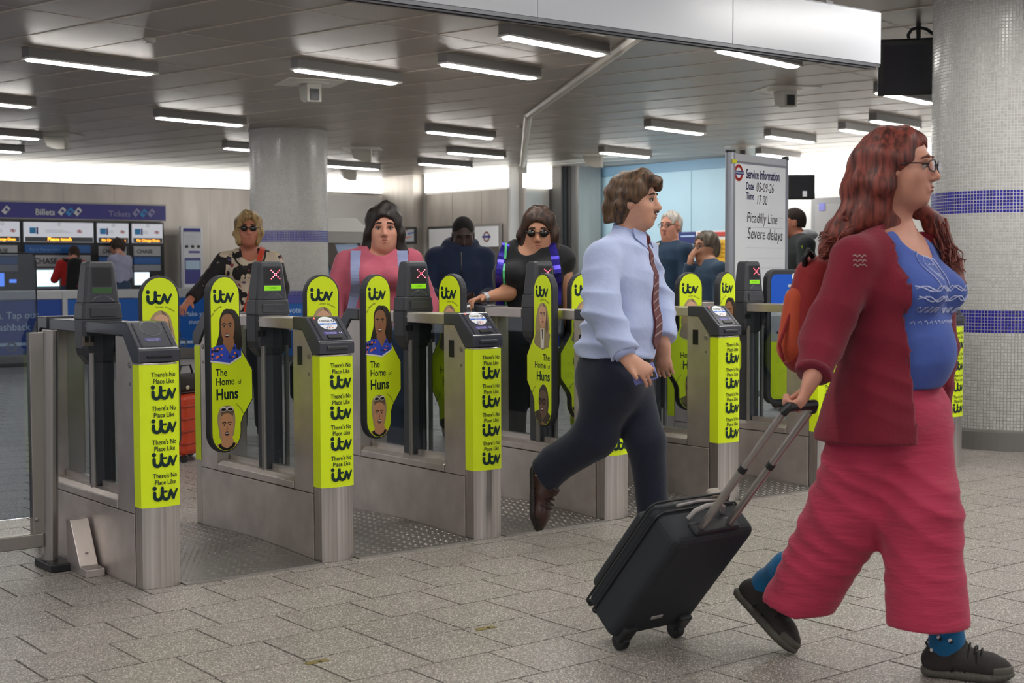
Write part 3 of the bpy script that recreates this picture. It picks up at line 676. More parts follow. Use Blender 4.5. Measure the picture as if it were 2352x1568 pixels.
    mb = MB(); mb.prism([(x, 1.112+.030*(1-(x/.055)**2)) for x in [-.055+.11*i/10 for i in range(11)]], lambda p, h: F(p[0], p[1], h), -.002, .004, DARKG); mb.build('brow_hood', hd, bevel=.002)
    sh = MB().box((-.056, -.060, 1.050), (.056, -.052, 1.090), DARK).build('blank_plate', hd, bevel=.003)
    # sensor housing under the head
    hz = [(1.04, .088, .056), (.92, .086, .055), (.89, .080, .052), (.865, .062, .045), (.848, .044, .036)]
    ho = loft([ring(z, a, b, .014) for z, a, b in hz[::-1]], DARK, 'sensor_housing', t, bevel=.004)
    MB().box((.045, -.058, .885), (.089, -.045, 1.03), BLACK).build('black_lobe', ho, bevel=.004)  # black lobe on the right of the housing
    for x0 in (-.082, -.058): MB().box((x0, -.0585, .945), (x0+.016, -.050, .972), BLACK).build('sensor_eye', ho)
    MB().ball((-.072, -.057, 1.015), (.008, .003, .008), ALU).build('sensor_lens', ho)
    if k == 0: MB().box((-.09, -.0575, .93), (-.045, -.050, .972), mat('brown_window', '6d625a', .4)).build('sensor_window', ho)
    MB().box((-.036, -.04, .338), (.050, .04, .86), DARK).build('mast', t, bevel=.004)
    MB().cyl((-.052, -.05, .325), (-.052, -.05, .9), .011, ALU, 10).build('hinge_tube', t, smooth=False)
    MB().cyl((.066, -.05, .325), (.066, -.05, .9), .011, ALU, 10).build('hinge_tube', t)
    return t
gate_labels = ['ticket gate at the left end with blank reader and unlit display, beside the steel barrier',
 'ticket gate numbered 44 with a white reader sticker, second from left',
 'ticket gate numbered 43 in front of the man in the navy hoodie',
 'ticket gate mostly hidden behind the striding man in shirt and tie',
 'ticket gate right of the striding man, lime wrap and column fully visible',
 'ticket gate with the wide blue wheelchair paddle before the whiteboard, hidden behind the luggage handle',
 'last ticket gate at far right, peeping out beside the red-haired woman and the column']
g1 = make_gate(1); g0 = make_gate(0)
gates = [g0, g1]
for k in range(2, 7):
    g = dup(g1); g.location = (GU[k], GV, 0); gates.append(g)
    for ch in list(g.children):     # the panel number differs from gate to gate
        if ch.name.startswith('reader_console'):
            for q in list(ch.children):
                if q.name.startswith('reader_label'):
                    me = q.data; nv = len(me.vertices)
lab = {}
def fix_number(g, k):
    for ch in g.children:
        if ch.name.startswith('reader_console'):
            for q in list(ch.children):
                if q.name.startswith('reader_label'): bpy.data.objects.remove(q)
            if any(c.name.startswith('reader_sticker') for c in ch.children):
                s = -1; sl = Vector((0, s*.108, -.097)).normalized(); nrm = Vector((0, s*.097, .108)).normalized(); org = Vector((0, s*.492, 1.042)); ex = Vector((1, 0, 0))
                S = lambda a, b, h=.001: org + ex*a + sl*b + nrm*h
                mb = MB(); mb.poly([S(-.040, .094, .0018), S(.026, .094, .0018), S(.026, .109, .0018), S(-.040, .109, .0018)][::-1], PURP)
                put_text(mb, 'Contactless readers 14 and 15', .0045, S(-.007, .1005, .0022), ex, -sl, WHITEG); put_text(mb, 'charge cards are accepted', .0045, S(-.007, .107, .0022), ex, -sl, WHITEG)
                put_text(mb, {2: '43', 3: '42', 4: '41', 5: '40', 6: '39'}[k], .017, S(.042, .108, .0022), ex, -sl, M['number_lilac'], .02)
                mb.build('reader_label', ch)
for k in range(2, 7): fix_number(gates[k], k)
for k, g in enumerate(gates): g['label'] = gate_labels[k]
pL = make_paddle(g1, -1); pR = make_paddle(g1, 1)
swing(pL, -1, 10); swing(pR, 1, 10)
def give(g, src, side, deg):
    c = dup(src, g); swing(c, side, deg)
give(gates[0], pR, 1, 10)
give(gates[2], pL, -1, 10); give(gates[2], pR, 1, 84)
give(gates[3], pL, -1, 85); give(gates[3], pR, 1, 10)
give(gates[4], pL, -1, 10); give(gates[4], pR, 1, 10)
give(gates[5], pL, -1, 10)
wp = make_wide_paddle(gates[5]); wp.location = (X1+.01, -.02, 0); wp.rotation_euler = (0, 0, math.radians(-6))
wq = dup(wp, gates[6]); wq.location = (-X1-.01, -.02, 0); wq.rotation_euler = (0, 0, math.radians(186))
# ================================================================== TREAD PLATES
PLATE = mat('tread_plate_steel', '8f8b88', .40, .85, noise=.12, scale=3)
EDGE = mat('plate_edge_trim', 'b9b5b0', .35, .9)
def hump(y): 
    t = (y+.63)/1.26; return .006 + .016*max(0, math.sin(math.pi*t))**2
def plate(w, name):
    t = empty(name); ys = [-.63+1.26*i/24 for i in range(25)]
    mb = MB(); vs = []; fs = []
    for y in ys: vs += [(-w/2, y, hump(y)), (w/2, y, hump(y)), (-w/2, y, -.004), (w/2, y, -.004)]
    for i in range(24):
        a = i*4; fs += [(a, a+1, a+5, a+4), (a+2, a, a+4, a+6), (a+1, a+3, a+7, a+5)]
    mb.add(vs, fs, PLATE); mb.build('plate', t, smooth=False)
    mb = MB(); r = 0; y = -.60
    while y < .6:
        x = -w/2+.012+(.014 if r % 2 else 0); c = 0
        while x < w/2-.010:
            a = math.radians(35 if (c+r) % 2 else -35); l, h = .0105, .0032; dx, dy = math.cos(a), math.sin(a); z = hump(y)
            mb.add([(x-dx*l, y-dy*l, z), (x+dx*l, y+dy*l, z), (x-dy*h, y+dx*h, z), (x+dy*h, y-dx*h, z), (x, y, z+.0028)], [(0, 3, 4), (3, 1, 4), (1, 2, 4), (2, 0, 4)], PLATE); x += .028; c += 1
        y += .0235; r += 1
    o = mb.build('raised_tread', t); o['kind'] = 'stuff'
    MB().box((-w/2, -.636, -.003), (w/2, -.628, .0085), EDGE).build('edge_trim', t)
    return t
pt = plate(.8022-.172, 'tread_plate')
for k, lb in enumerate(['tread plate on the floor of the leftmost gate lane', 'tread plate on the floor between gates 44 and 43', 'tread plate in the open lane by the striding man\'s back foot', 'tread plate in the lane hidden behind the man in the tie', 'tread plate in the lane left of the luggage handle']):
    o = pt if k == 0 else dup(pt); o.location = ((GU[k]+GU[k+1])/2, GV, 0); tag(o, lb, 'tread plate', 'steel tread plates in the gate lanes')
o = plate(GU[6]-GU[5]-.17, 'tread_plate'); o.location = ((GU[5]+GU[6])/2, GV, 0); tag(o, 'wide tread plate in the wheelchair lane behind the red-haired woman\'s hip', 'tread plate', 'steel tread plates in the gate lanes')
# ================================================================== LEFT BARRIER
t = thing('glass_barrier', 'steel framed glass barrier gate at the left picture edge, beside the first ticket gate', 'barrier', (2.11, 5.85, 0))
def loc(o): return Vector((-2.11, -5.85, 0))
BV = 5.85
FR = mat('barrier_steel', 'a39d98', .38, .9, noise=.05, scale=10, stretch=(2, 2, .2))
def pbox(root, name, x0, y0, x1, y1, v0, v1, m, par=None, bevel=.004, org=None):
    a = on_v(x0, y1, (v0+v1)/2); b = on_v(x1, y0, (v0+v1)/2); o = org if org is not None else Vector(root.location)
    return MB().box((a.x-o.x, v0-o.y, a.z-o.z), (b.x-o.x, v1-o.y, b.z-o.z), m).build(name, par or root, bevel=bevel)
pbox(t, 'bottom_rail', -240, 1222, 96, 1296, 5.83, 5.88, FR)
st = pbox(t, 'stile', 73, 762, 97, 1228, 5.835, 5.875, FR)
a = on_v(115, 1292, BV); b = on_v(115, 758, BV)
MB().cyl((a.x-2.11, 0, .035), (b.x-2.11, 0, b.z), .033, FR, 16).build('hinge_post', t)
a2 = on_v(98, 1290, BV); b2 = on_v(98, 770, BV)
MB().cyl((a2.x-2.11, 0, .06), (b2.x-2.11, 0, .36), .014, FR, 10).cyl((a2.x-2.11, 0, .37), (a2.x-2.11, 0, b2.z), .012, FR, 10).build('hinge_barrel', t)
a = on_v(85, 1192, 5.83); MB().ball((a.x-2.11, -.018, a.z), (.011, .006, .011), ALU).build('bolt', t)
mb = MB(); g0_ = on_v(-240, 1222, BV); g1_ = on_v(81, 581, BV); r = .03
x0, x1, z0, z1 = g0_.x-2.11, g1_.x-2.11, g0_.z, g1_.z
ol = [(x0, z0), (x1, z0)] + [(x1-r+p[0], z1-r+p[1]) for p in arc(0, 0, r, 0, 90, 5)] + [(x0, z1)]
mb.prism(ol, lambda p, y: (p[0], y, p[1]), .004, -.004, GLASSB); mb.build('glass_pane', t)
mb = MB(); mb.tube([(x1-.001, -.005, z0), (x1-.001, -.005, z1-r)], .003, BLACK, 6).tube([(x1-r, -.005, z1-.001), (x0, -.005, z1-.001)], .003, BLACK, 6); mb.build('glass_edge', t)
MB().box((-.05, -.13, 0), (.055, .07, .035), BLACK).build('base_plate', t, bevel=.006)
# folded steel bracket
t = thing('floor_bracket', 'folded steel bracket bolted to the paving against the leftmost gate', 'bracket', (2.18, 5.66, 0))
pr = [(-.115, 0), (-.115, .032), (-.045, .036), (.055, .215), (.10, .215), (.10, 0)]
MB().prism(pr, lambda p, x: (x, p[0], p[1]), -.040, .038, STEEL).build('bracket_body', t, bevel=.003)
mb = MB()
for y, z in ((-.085, .035), (-.02, .083), (.08, .217)): mb.ball((.0, y, z), (.007, .006, .005), ALU, 8, 5)
mb.build('screw_heads', t)
# ================================================================== OVERHEAD SIGN BOX
SGN = mat('sign_box_white', 'b9bbc1', .22, .0, .6)
SGD = mat('sign_box_channel', '5c5c60', .35, .7)
SV = 5.2
P0, P3 = on_v(2023, 147, SV), on_v(2023, 30, SV)
zb, zt = P0.z, P3.z
t = thing('overhead_sign', 'long white blank sign box hung from the ceiling above the ticket gates', 'sign', (P0.x, SV, zb))
xs = [P0.x] + [on_v(*p, SV).x for p in ((1683, 93), (1234, 39))]; xs += [xs[-1]-1.27, xs[-1]-2.54]
for i in range(4):
    MB().box((xs[i+1]-P0.x+.003, 0, .0), (xs[i]-P0.x-.001, .012, zt-zb), SGN).build('sign_panel', t, bevel=.002)
    MB().box((xs[i+1]-P0.x+.003, .088, .0), (xs[i]-P0.x-.001, .10, zt-zb), SGN).build('sign_panel', t, bevel=.002)
L_ = xs[-1]-P0.x
mb = MB(); mb.box((L_, .004, -.018), (-.004, .096, .002), SGD)
for y in (.02, .055): mb.box((L_, y, -.026), (-.02, y+.018, -.016), SGD)
mb.build('bottom_channel', t)
MB().box((L_, .006, zt-zb-.002), (-.002, .094, zt-zb+.008), SGD).build('top_cap', t); MB().box((-.003, .004, 0), (.003, .096, zt-zb), SGN).build('end_cap', t)
for x in (-.42, -1.7, -2.9):
    MB().cyl((x, .05, zt-zb), (x, .05, CEIL-zb), .012, BLACK, 8).box((x-.03, .03, zt-zb+.005), (x+.03, .075, zt-zb+.03), BLACK).build('hanger', t)
# ================================================================== CEILING FITTINGS
CRE = mat('fitting_cream', 'b9b4aa', .45); CREW = mat('fitting_white', 'd2cec6', .4)
t = thing('ceiling_conduit', 'bent cream conduit running diagonally across the ceiling to the far wall', 'conduit')
a, b, c = on_z(1490, 66, CEIL-.03), on_z(1213, 265, CEIL-.03), on_z(1200, 382, CEIL-.06)
MB().tube([a, b], .045, CRE, 8).build('long_run', t); MB().tube([b, c], .05, CRE, 8).build('far_run', t)
MB().ball(b, .055, CRE).build('elbow', t); MB().box((c.x-.06, c.y-.06, c.z-.12), (c.x+.06, c.y+.06, c.z+.05), CREW).build('end_box', t)
def housing(px, py, label, sc=1.0, ang=0.0, lens=True, name='ceiling_camera'):
    p = on_z(px, py, CEIL-.02); t = thing(name, label, 'camera', (p.x, p.y, CEIL), ang, 'cream camera housings under the ceiling')
    s = sc; MB().box((-.30*s, -.30*s, -.012), (.30*s, .30*s, -.002), CREW).build('ceiling_plate', t, bevel=.003)
    mb = MB(); N = 24; ring = lambda r, z: [(r*math.cos(2*math.pi*i/N)*s, r*math.sin(2*math.pi*i/N)*s, z) for i in range(N)]
    a, b = ring(.20, -.012), ring(.17, -.03); mb.add(a+b, [(i, (i+1) % N, N+(i+1) % N, N+i) for i in range(N)] + [tuple(range(N, 2*N))], CREW); mb.build('round_collar', t)
    prof = [(-.16, -.03), (.16, -.03), (.10, -.17), (-.04, -.215), (-.16, -.215)]
    hs = MB().prism(prof, lambda q, y: (y*s, q[0]*s, q[1]*s), -.075, .075, CRE).build('housing', t, bevel=.008)
    if lens: MB().box((-.045*s, -.172*s, -.20*s), (.045*s, -.158*s, -.085*s), BLACK).build('lens_window', hs, bevel=.003)
    return t
housing(712, 193, 'nearest camera housing left of centre, black window facing the viewer, on a square plate', 1.0, -.25)
housing(1803, 208, 'camera housing right of centre above the whiteboard, on a round collar', .95, -.45)
housing(830, 343, 'camera housing hanging right of the distant mosaic column', 1.0, .9, False)
housing(128, 312, 'camera housing at far left above the ticket machines', 1.0, .8, False)
housing(1362, 358, 'camera housing above the pale blue stairwell wall', 1.0, .6, False)
housing(800, 393, 'lowest camera housing beside the lit wall, right of the distant column', .9, 1.3)
housing(1703, 338, 'small camera housing just above the whiteboard pole', .9, -.7)
for px, py, lb in ((343, 90, 'small round detector on the ceiling at upper left'), (1195, 289, 'tiny detector on the ceiling beside the conduit bend')):
    p = on_z(px, py, CEIL-.01); t = thing('smoke_detector', lb, 'detector', (p.x, p.y, CEIL))
    MB().cyl((0, 0, -.03), (0, 0, -.002), .05, CREW, 16).build('base', t); MB().cyl((0, 0, -.045), (0, 0, -.03), .03, CRE, 12).build('sensor', t)
# hanging tube monitor ------------------------------------------------
t = thing('hanging_monitor', 'black tube monitor hung from the ceiling beside the large column', 'monitor', at_depth(2090, 150, 10.9))
R3 = Matrix.Rotation(math.radians(-52), 3, 'Z') @ Matrix.Rotation(math.radians(12), 3, 'X')
BX = lambda p: tuple(R3 @ Vector(p))
mb = MB(); f_ = [(-.24, -.2, -.21), (.24, -.2, -.21), (.24, -.2, .21), (-.24, -.2, .21)]; k_ = [(-.24, -.12, -.21), (.24, -.12, -.21), (.24, -.12, .21), (-.24, -.12, .21)]; e_ = [(-.15, .2, -.13), (.15, .2, -.13), (.15, .2, .13), (-.15, .2, .13)]
mb.add([BX(p) for p in f_+k_+e_], [(0, 1, 2, 3)] + [(i, i+4, (i+1) % 4+4, (i+1) % 4) for i in range(4)] + [(i+4, i+8, (i+1) % 4+8, (i+1) % 4+4) for i in range(4)] + [(11, 10, 9, 8)], BLACK); mb.build('case', t, bevel=.01)
mb = MB(); mb.poly([BX(p) for p in ((-.2, -.204, -.17), (.2, -.204, -.17), (.2, -.204, .17), (-.2, -.204, .17))], mat('monitor_glass', '33363c', .12)); mb.build('screen', t)
o_ = t.location; MB().tube([at_depth(x, y, 10.8)-o_ for x, y in ((2100, 118), (2088, 98), (2086, 80), (2094, 68), (2110, 63), (2128, 67), (2146, 80), (2160, 100))], .013, mat('cable_dark', '2c2c2c', .5), 8).build('cable', t, smooth=True)
MB().cyl((.1, 0, .1), (.1, 0, CEIL-t.location.z), .02, BLACK, 8).build('hanger', t)
# ================================================================== TICKET HALL BACK WALL
def vboard(root, name, x0, y0, x1, y1, v, m, depth=.03, par=None, bevel=0):
    """box whose front face at plane v spans the given corner points"""
    a = on_v(x0, y1, v); b = on_v(x1, y0, v); o = root.location
    return MB().box((a.x-o.x, v-o.y, a.z-o.z), (b.x-o.x, v+depth-o.y, b.z-o.z), m).build(name, par or root, bevel=bevel)
def vtext(root, par, name, items, v, dv=.012):
    """items: (text, px, py baseline, cap height px, material, bold)"""
    mb = MB(); o = root.location
    for s, x, y, h, m, bd in items:
        p = on_v(x, y, v-dv); q = on_v(x, y-h, v-dv); put_text(mb, s, (q.z-p.z)/.73, (p.x-o.x, p.y-o.y, p.z-o.z), (1, 0, 0), (0, 0, 1), m, bd, 'LEFT')
    return mb.build(name, par)
WV = 24.80
t = thing('ticket_banner', 'long dark blue ticket sign band above the ticket machines', 'sign', (9.7, WV, 2.16))
za, zb2 = on_v(190, 468, WV).z, on_v(190, 503, WV).z
xa, xb = on_v(-420, 480, WV).x, on_v(380.5, 480, WV).x
MB().box((xa-9.7, 0, zb2-2.16), (xb-9.7, .17, za-2.16), mat('banner_blue', '2a2596', .35)).build('band', t)
MB().box((xa-9.7, -.02, za-2.16), (xb-9.7, .17, za-2.16+.03), ALU).box((xa-9.7, -.02, zb2-2.16-.015), (xb-9.7, .17, zb2-2.16), ALU).build('trim_strip', t)
vtext(t, t, 'lettering', [('Billets', 81, 493, 14, WHITEG, .02), ('Tickets', 250, 496.5, 13, mat('banner_lilac', 'aaa8d8', .5), .01)], WV)
for cx, cy, m in ((13.5, 482, WHITEG), (142.5, 485, WHITEG), (160.5, 486.5, mat('icon_blue', '3aa0e8', .4)), (179, 486, WHITEG), (313, 488, M['banner_lilac']), (330, 489.5, M['icon_blue']), (347.5, 489, M['banner_lilac'])):
    p = on_v(cx, cy, WV-.012); q = Vector((p.x-9.7, p.y-WV, p.z-2.16)); mb = MB(); c_, s_ = math.cos(.85), math.sin(.85)
    mb.poly([(q.x+a*c_-b*s_, q.y, q.z+a*s_+b*c_) for a, b in ((-.07, -.045), (.07, -.045), (.07, .045), (-.07, .045))], m); mb.poly([(q.x+a*c_-b*s_, q.y-.004, q.z+a*s_+b*c_) for a, b in ((-.01, -.03), (.03, -.03), (.03, .02), (-.01, .02))], M['banner_blue']); mb.build('ticket_icon', t)
MHEAD = mat('machine_lit_header', 'cdcfd8', .4, emit=.38); MBODY = mat('machine_black', '17181c', .45); MGREY = mat('machine_grey', '8d9199', .4, .3)
LEDO = emis('led_amber', 'ff9a2e', 2.6); SCRB = emis('screen_blue', '5f8cf0', 1.6); SCRC = emis('screen_cyan', 'c8f4fb', 1.9); SCRW = emis('screen_white', 'cfe0f2', 1.5)
MBLU = mat('machine_blue', '1f64b0', .4)
s_ = 3.485; c_ = lambda x, y: (x/s_, 400+y/s_)
def machine(x0, x1, label, wide):
    a = on_v(*c_(x0, 560), WV); b = on_v(*c_(x1, 560), WV); w_ = b.x-a.x
    t = thing('ticket_machine', label, 'ticket machine', (a.x+w_/2, WV, 0), group='ticket machines along the back wall')
    MB().box((-w_/2-.035, .02, 0), (w_/2+.035, .17, 2.11), MBODY).build('cabinet', t)
    hd = MB().box((-w_/2+.01, -.03, 1.73), (w_/2-.01, .02, 2.08), MHEAD).build('header_panel', t)
    mb = MB(); k = w_/ (1.16 if wide else .56)
    mb.box((-w_/2+.10*w_*.8, -.034, 1.88), (-w_/2+.10*w_*.8+.11, -.03, 1.985), mat('card_blue', '2fa0e4', .4)).box((-w_/2+.10*w_*.8+.12, -.034, 1.87), (-w_/2+.10*w_*.8+.15, -.03, 1.99), NAVY); mb.build('card_symbol', hd)
    mb = MB(); rx = w_*.29
    for q in stroke([(-.045, .012), (.045, .012)], .012, 6)+stroke([(-.045, -.012), (.045, -.012)], .012, 6)+stroke([(-.02, .028), (.02, .012), (-.02, -.012), (.02, -.028)], .01, 6): mb.poly([(rx+x, -.034, 1.925+z) for x, z in q], RED)
    mb.build('railway_symbol', hd)
    mb = MB()
    for i in range(3): mb.box((-w_*.20, -.033, 1.90+.02*i), (-w_*.20+w_*(.36-.05*i if wide else .2), -.031, 1.904+.02*i), MGREY)
    for q in stroke(arc(0, 2.045, .025, 0, 360, 14), .007, 6): mb.poly([(x, -.034, z) for x, z in q], MGREY)
    mb.build('header_print', hd)
    MB().box((-w_/2+.02, -.036, 1.735), (w_/2-.02, -.03, 1.82), mat('led_panel', '55585f', .4)).build('message_display', t)
    mb = MB(); put_text(mb, 'Please touch' if wide else 'No Change Given', .085 if wide else .062, (0, -.039, 1.755), (1, 0, 0), (0, 0, 1), LEDO, .03); mb.build('amber_message', t)
    if wide:
        MB().box((-w_/2+.02, -.01, 1.54), (w_/2-.06, .02, 1.68), MBLU).build('blue_sign', t); cs = MB().box((-w_*.34, -.012, 1.30), (w_/2-.06, .02, 1.50), mat('machine_band', 'b9bcc2', .4)).build('sponsor_band', t)
        mb = MB(); put_text(mb, 'CHASE', .14, (-w_*.2, -.016, 1.35), (1, 0, 0), (0, 0, 1), PBLK, .02); put_text(mb, 'Buy or Top up a ticket', .06, (-w_*.42, -.016, 1.585), (1, 0, 0), (0, 0, 1), mat('pale_blue_print', '7fb0e6', .5), align='LEFT'); mb.build('lettering', cs)
        MB().box((-w_*.36, -.01, .90), (w_/2-.1, .02, 1.28), MGREY).build('keypad_panel', t); MB().box((-w_*.34, -.02, .955), (-.02, -.008, 1.235), SCRC).build('screen', t)
    else:
        cs = MB().box((-w_/2+.03, -.012, 1.49), (w_/2-.05, .02, 1.67), mat('machine_band', 'b9bcc2', .4)).build('sponsor_band', t)
        mb = MB(); put_text(mb, 'CHASE', .10, (-.06, -.016, 1.54), (1, 0, 0), (0, 0, 1), PBLK, .02); mb.build('lettering', cs)
        MB().box((-w_/2+.03, -.01, 1.34), (w_/2-.05, .02, 1.47), MBLU).build('blue_sign', t); MB().box((-w_/2+.03, -.005, 1.22), (w_/2-.05, .02, 1.33), MGREY).build('grey_plate', t)
        MB().box((-w_/2+.04, -.02, .96), (.02, -.005, 1.19), SCRW if x0 > 0 else SCRB).build('screen', t)
        rd = MB().box((.08, -.04, .92), (w_/2-.05, 0, 1.15), MBODY).build('card_reader', t); MB().box((.10, -.044, 1.02), (w_/2-.09, -.04, 1.08), SCRB).build('reader_screen', rd)
    MB().box((-w_/2, -.03, .1), (w_/2, .02, .86), MGREY).build('lower_door', t)
machine(-130, 160, 'leftmost ticket machine, cut by the picture edge, with a small blue lit card reader', False)
machine(188, 748, 'wide ticket machine with a bright screen, used by the man in red', True)
machine(776, 1030, 'ticket machine used by the man in the lavender top', False)
machine(1055, 1302, 'rightmost ticket machine beside the steel wall', False)
t = thing('information_stand', 'tall framed information panel on the steel wall right of the ticket machines', 'notice', (on_v(441, 600, 24.5).x, 24.5, 0))
fx = on_v(416, 590, 24.5).x, on_v(466.5, 590, 24.5).x; o = t.location.x
MB().box((fx[0]-o, 0, .86), (fx[1]-o, .06, 2.04), mat('silver_frame', 'b8b8bd', .35, .6)).build('frame', t, bevel=.008); MB().box((fx[0]-o+.15, .02, 0), (fx[1]-o-.15, .05, .86), ALU).build('stand_leg', t)
MB().box((fx[0]-o+.04, -.006, .91), (fx[1]-o-.04, .0, 1.99), mat('paper_white', 'e2e4ec', .5)).build('poster_sheet', t)
mb = MB(); W_ = fx[1]-fx[0]-.1; X_ = fx[0]-o+.05; z_ = lambda y: on_v(440, y, 24.49).z
for y0, y1, m, x0, x1 in ((524, 532, NAVY, 0, 1), (576, 581, PURP, .3, .95), (592, 652, mat('sheet_navy', '44458f', .5), .05, .98), (598, 618, mat('sheet_blue', 'bcd6ee', .5), .1, .93)):
    mb.box((X_+W_*x0, -.010 if m is not M.get('sheet_blue') else -.012, z_(y1)), (X_+W_*x1, -.006, z_(y0)), m)
for i in range(7): mb.box((X_+.03, -.009, z_(540+4*i)-.008), (X_+W_*random.uniform(.6, .95), -.006, z_(540+4*i)), mat('sheet_grey', 'c3c8d4', .5))
for i in range(3): mb.box((X_+.03+.12*i, -.009, z_(569)), (X_+.09+.12*i, -.006, z_(563)), PBLK)
mb.build('printed_blocks', t)
# hoarding ------------------------------------------------------------
HV = 18.5; HB = mat('poster_blue', '0d58ad', .4); HBD = mat('poster_blue_deep', '0a3f97', .4)
t = thing('blue_hoarding', 'waist-high silver barrier with blue advertising panels in front of the ticket machines', 'barrier', (7.5, HV, 0))
xl, xr = on_v(-330, 700, HV).x-7.5, on_v(560, 700, HV).x-7.5
MB().box((xl, 0, .855), (xr, .10, .975), mat('hoarding_rail', 'b4b6ba', .4, .4)).build('top_rail', t, bevel=.01)
posts = [on_v(x, 700, HV).x-7.5 for x in (-150, 149, 345, 520)]
edges = [xl] + posts + [xr]
for i in range(len(edges)-1):
    p = MB().box((edges[i]+.035, .02, .14), (edges[i+1]-.035, .05, .85), HB if i != 1 else HBD).build('poster_panel', t)
for x in posts: MB().box((x-.035, -.01, 0), (x+.035, .09, .97), M['hoarding_rail']).build('post', t, bevel=.006)
MB().box((xl, .02, .03), (xr, .06, .13), ALU).build('kick_rail', t)
for x in (xl+.3, xr-.3): MB().box((x-.05, -.1, 0), (x+.05, .2, .03), ALU).build('foot', t)
PBW = mat('poster_lettering', 'b9d2ee', .5)
vtext(t, t, 'lettering', [('in. Tap out', -14, 733, 17, PBW, .01), ('for cashback', -48, 761, 17, PBW, .01), ('Every journey', 170, 726, 11, PBW, 0), ('with debit', 210, 741, 11, PBW, 0), ('Make your', 424, 726, 11, PBW, .01), ('money more', 434, 744, 11, PBW, .01)], HV, -.015)
mb = MB()
for x0, x1, y in ((-140, 132, 797), (358, 462, 788)):
    a, b = on_v(x0, y, HV+.012), on_v(x1, y, HV+.012); mb.box((a.x-7.5, .012, a.z-.02), (b.x-7.5, .02, a.z+.02), PBW)
for x, y in ((27, 797), (420, 788)):
    a = on_v(x, y, HV+.008)
    for q in stroke(arc(0, 0, .055, 0, 360, 18), .022, 6): mb.poly([(a.x-7.5+u_, .006, a.z+w_) for u_, w_ in q], PBW)
mb.build('line_diagram', t)
t = thing('blue_notice_stand', 'small blue lit notice under a purple band beside the middle display head', 'notice', (on_v(678, 700, 16.4).x, 16.4, 0))
a, b = on_v(655, 760, 16.4), on_v(712, 678, 16.4); o = t.location.x
MB().box((a.x-o, 0, .1), (b.x-o, .08, b.z), mat('notice_blue', '1b63b5', .4)).build('panel', t, bevel=.01); MB().box((a.x-o-.01, -.01, b.z-.10), (b.x-o+.01, .09, b.z), mat('notice_purple', '4a4a98', .4)).build('top_band', t)
mb = MB(); q = on_v(678, 718, 16.39); put_text(mb, 'vote', .10, (q.x-o, -.008, q.z), (1, 0, 0), (0, 0, 1), PBW, .01); mb.build('lettering', t); MB().box((a.x-o-.05, -.1, 0), (b.x-o+.05, .2, .03), ALU).build('foot', t)
# kiosk and booth behind the column ------------------------------------
t = thing('ticket_kiosk', 'grey kiosk with a pale sloping roof half hidden behind the distant column', 'kiosk', (10.9, 18.3, 0))
kx0, kx1 = -.75, .30; KG = mat('kiosk_grey', '8f8d8b', .4, .4)
MB().prism([(kx0, 1.78), (kx1+.08, 1.78), (kx1-.18, 1.98), (kx0, 1.98)], lambda p, y: (p[0], y, p[1]), -.5, .5, mat('kiosk_roof', 'd8d7d4', .4)).build('roof', t)
MB().box((kx0, -.5, 1.62), (kx1+.06, .5, 1.775), KG).build('fascia', t)
for x in (kx1-.05, kx0): MB().box((x-.05, -.48, 0), (x+.05, -.38, 1.62), KG).build('post', t); MB().box((x-.05, .38, 0), (x+.05, .48, 1.62), KG).build('post', t)
MB().box((kx0+.06, -.44, .95), (kx1-.11, -.42, 1.6), mat('kiosk_pane', '9fb6d6', .2)).build('window', t); MB().box((kx0, -.45, 0), (kx1, .45, .94), KG).build('counter', t)
MB().obox(((kx0+kx1)/2+.06, -.47, 1.15), ((.35, 0, -.93), (0, 1, 0), (.93, 0, .35)), (.52, .01, .10), mat('kiosk_drape', '5a5350', .8)).build('drape', t)
t = thing('service_booth', 'low grey booth with a dark top behind the woman in pink', 'booth', (12.6, 20.5, 0))
a, b = on_v(792, 516, 20.5).x-12.6, on_v(905, 516, 20.5).x-12.6
MB().box((a, 0, 0), (b, .8, 1.80), mat('booth_grey', '98958f', .5)).build('body', t); MB().box((a-.04, -.05, 1.80), (b+.04, .85, 1.90), mat('booth_top', '4c4a48', .5)).build('top', t)
MB().box((a+.1, -.012, .9), (b-.1, 0, 1.6), mat('booth_panel', 'aaa7a2', .5)).build('front_panel', t)
# posters on the side wall ---------------------------------------------
def uposter(x0, y0, x1, y1, u, name, label, frame, sheet):
    a = on_u(x0, y0, u); b = on_u(x1, y1, u); t = thing(name, label, 'poster', (u, (a.y+b.y)/2, (a.z+b.z)/2), group='framed posters on the steel side wall')
    h, wd = abs(a.z-b.z)/2, abs(a.y-b.y)/2
    MB().box((-.02, -wd, -h), (.02, wd, h), frame).build('frame', t, bevel=.006); MB().box((-.026, -wd+.05, -h+.05), (-.02, wd-.05, h-.05), sheet).build('poster_sheet', t)
    return t, h, wd
t, h, wd = uposter(984, 521, 1052, 650, 16.24, 'framed_poster', 'white framed poster with a green emblem left of the man in navy', mat('frame_dark', '2b2b2e', .4), WHITEG)
mb = MB(); 
for q in [[(-.18, .1), (.12, .22), (.26, .05), (.2, -.2), (-.1, -.22), (-.26, -.06)]]: mb.poly([(-.03, -y, z) for y, z in q], mat('emblem_green', '3f8f78', .5))
for q in stroke(arc(.2, .18, .11, -60, 170, 10), .05, 6): mb.poly([(-.031, -y, z) for y, z in q], mat('emblem_lilac', '6d6b9e', .5))
mb.build('printed_emblem', t)
t, h, wd = uposter(1090, 515, 1152, 690, 16.24, 'framed_poster', 'framed poster with a white heading and dark photo right of the man in navy', ALU, mat('poster_dark_photo', '5c5450', .5))
MB().box((-.03, -wd+.05, h*.40), (-.024, wd-.05, h-.05), WHITEG).build('white_heading', t)
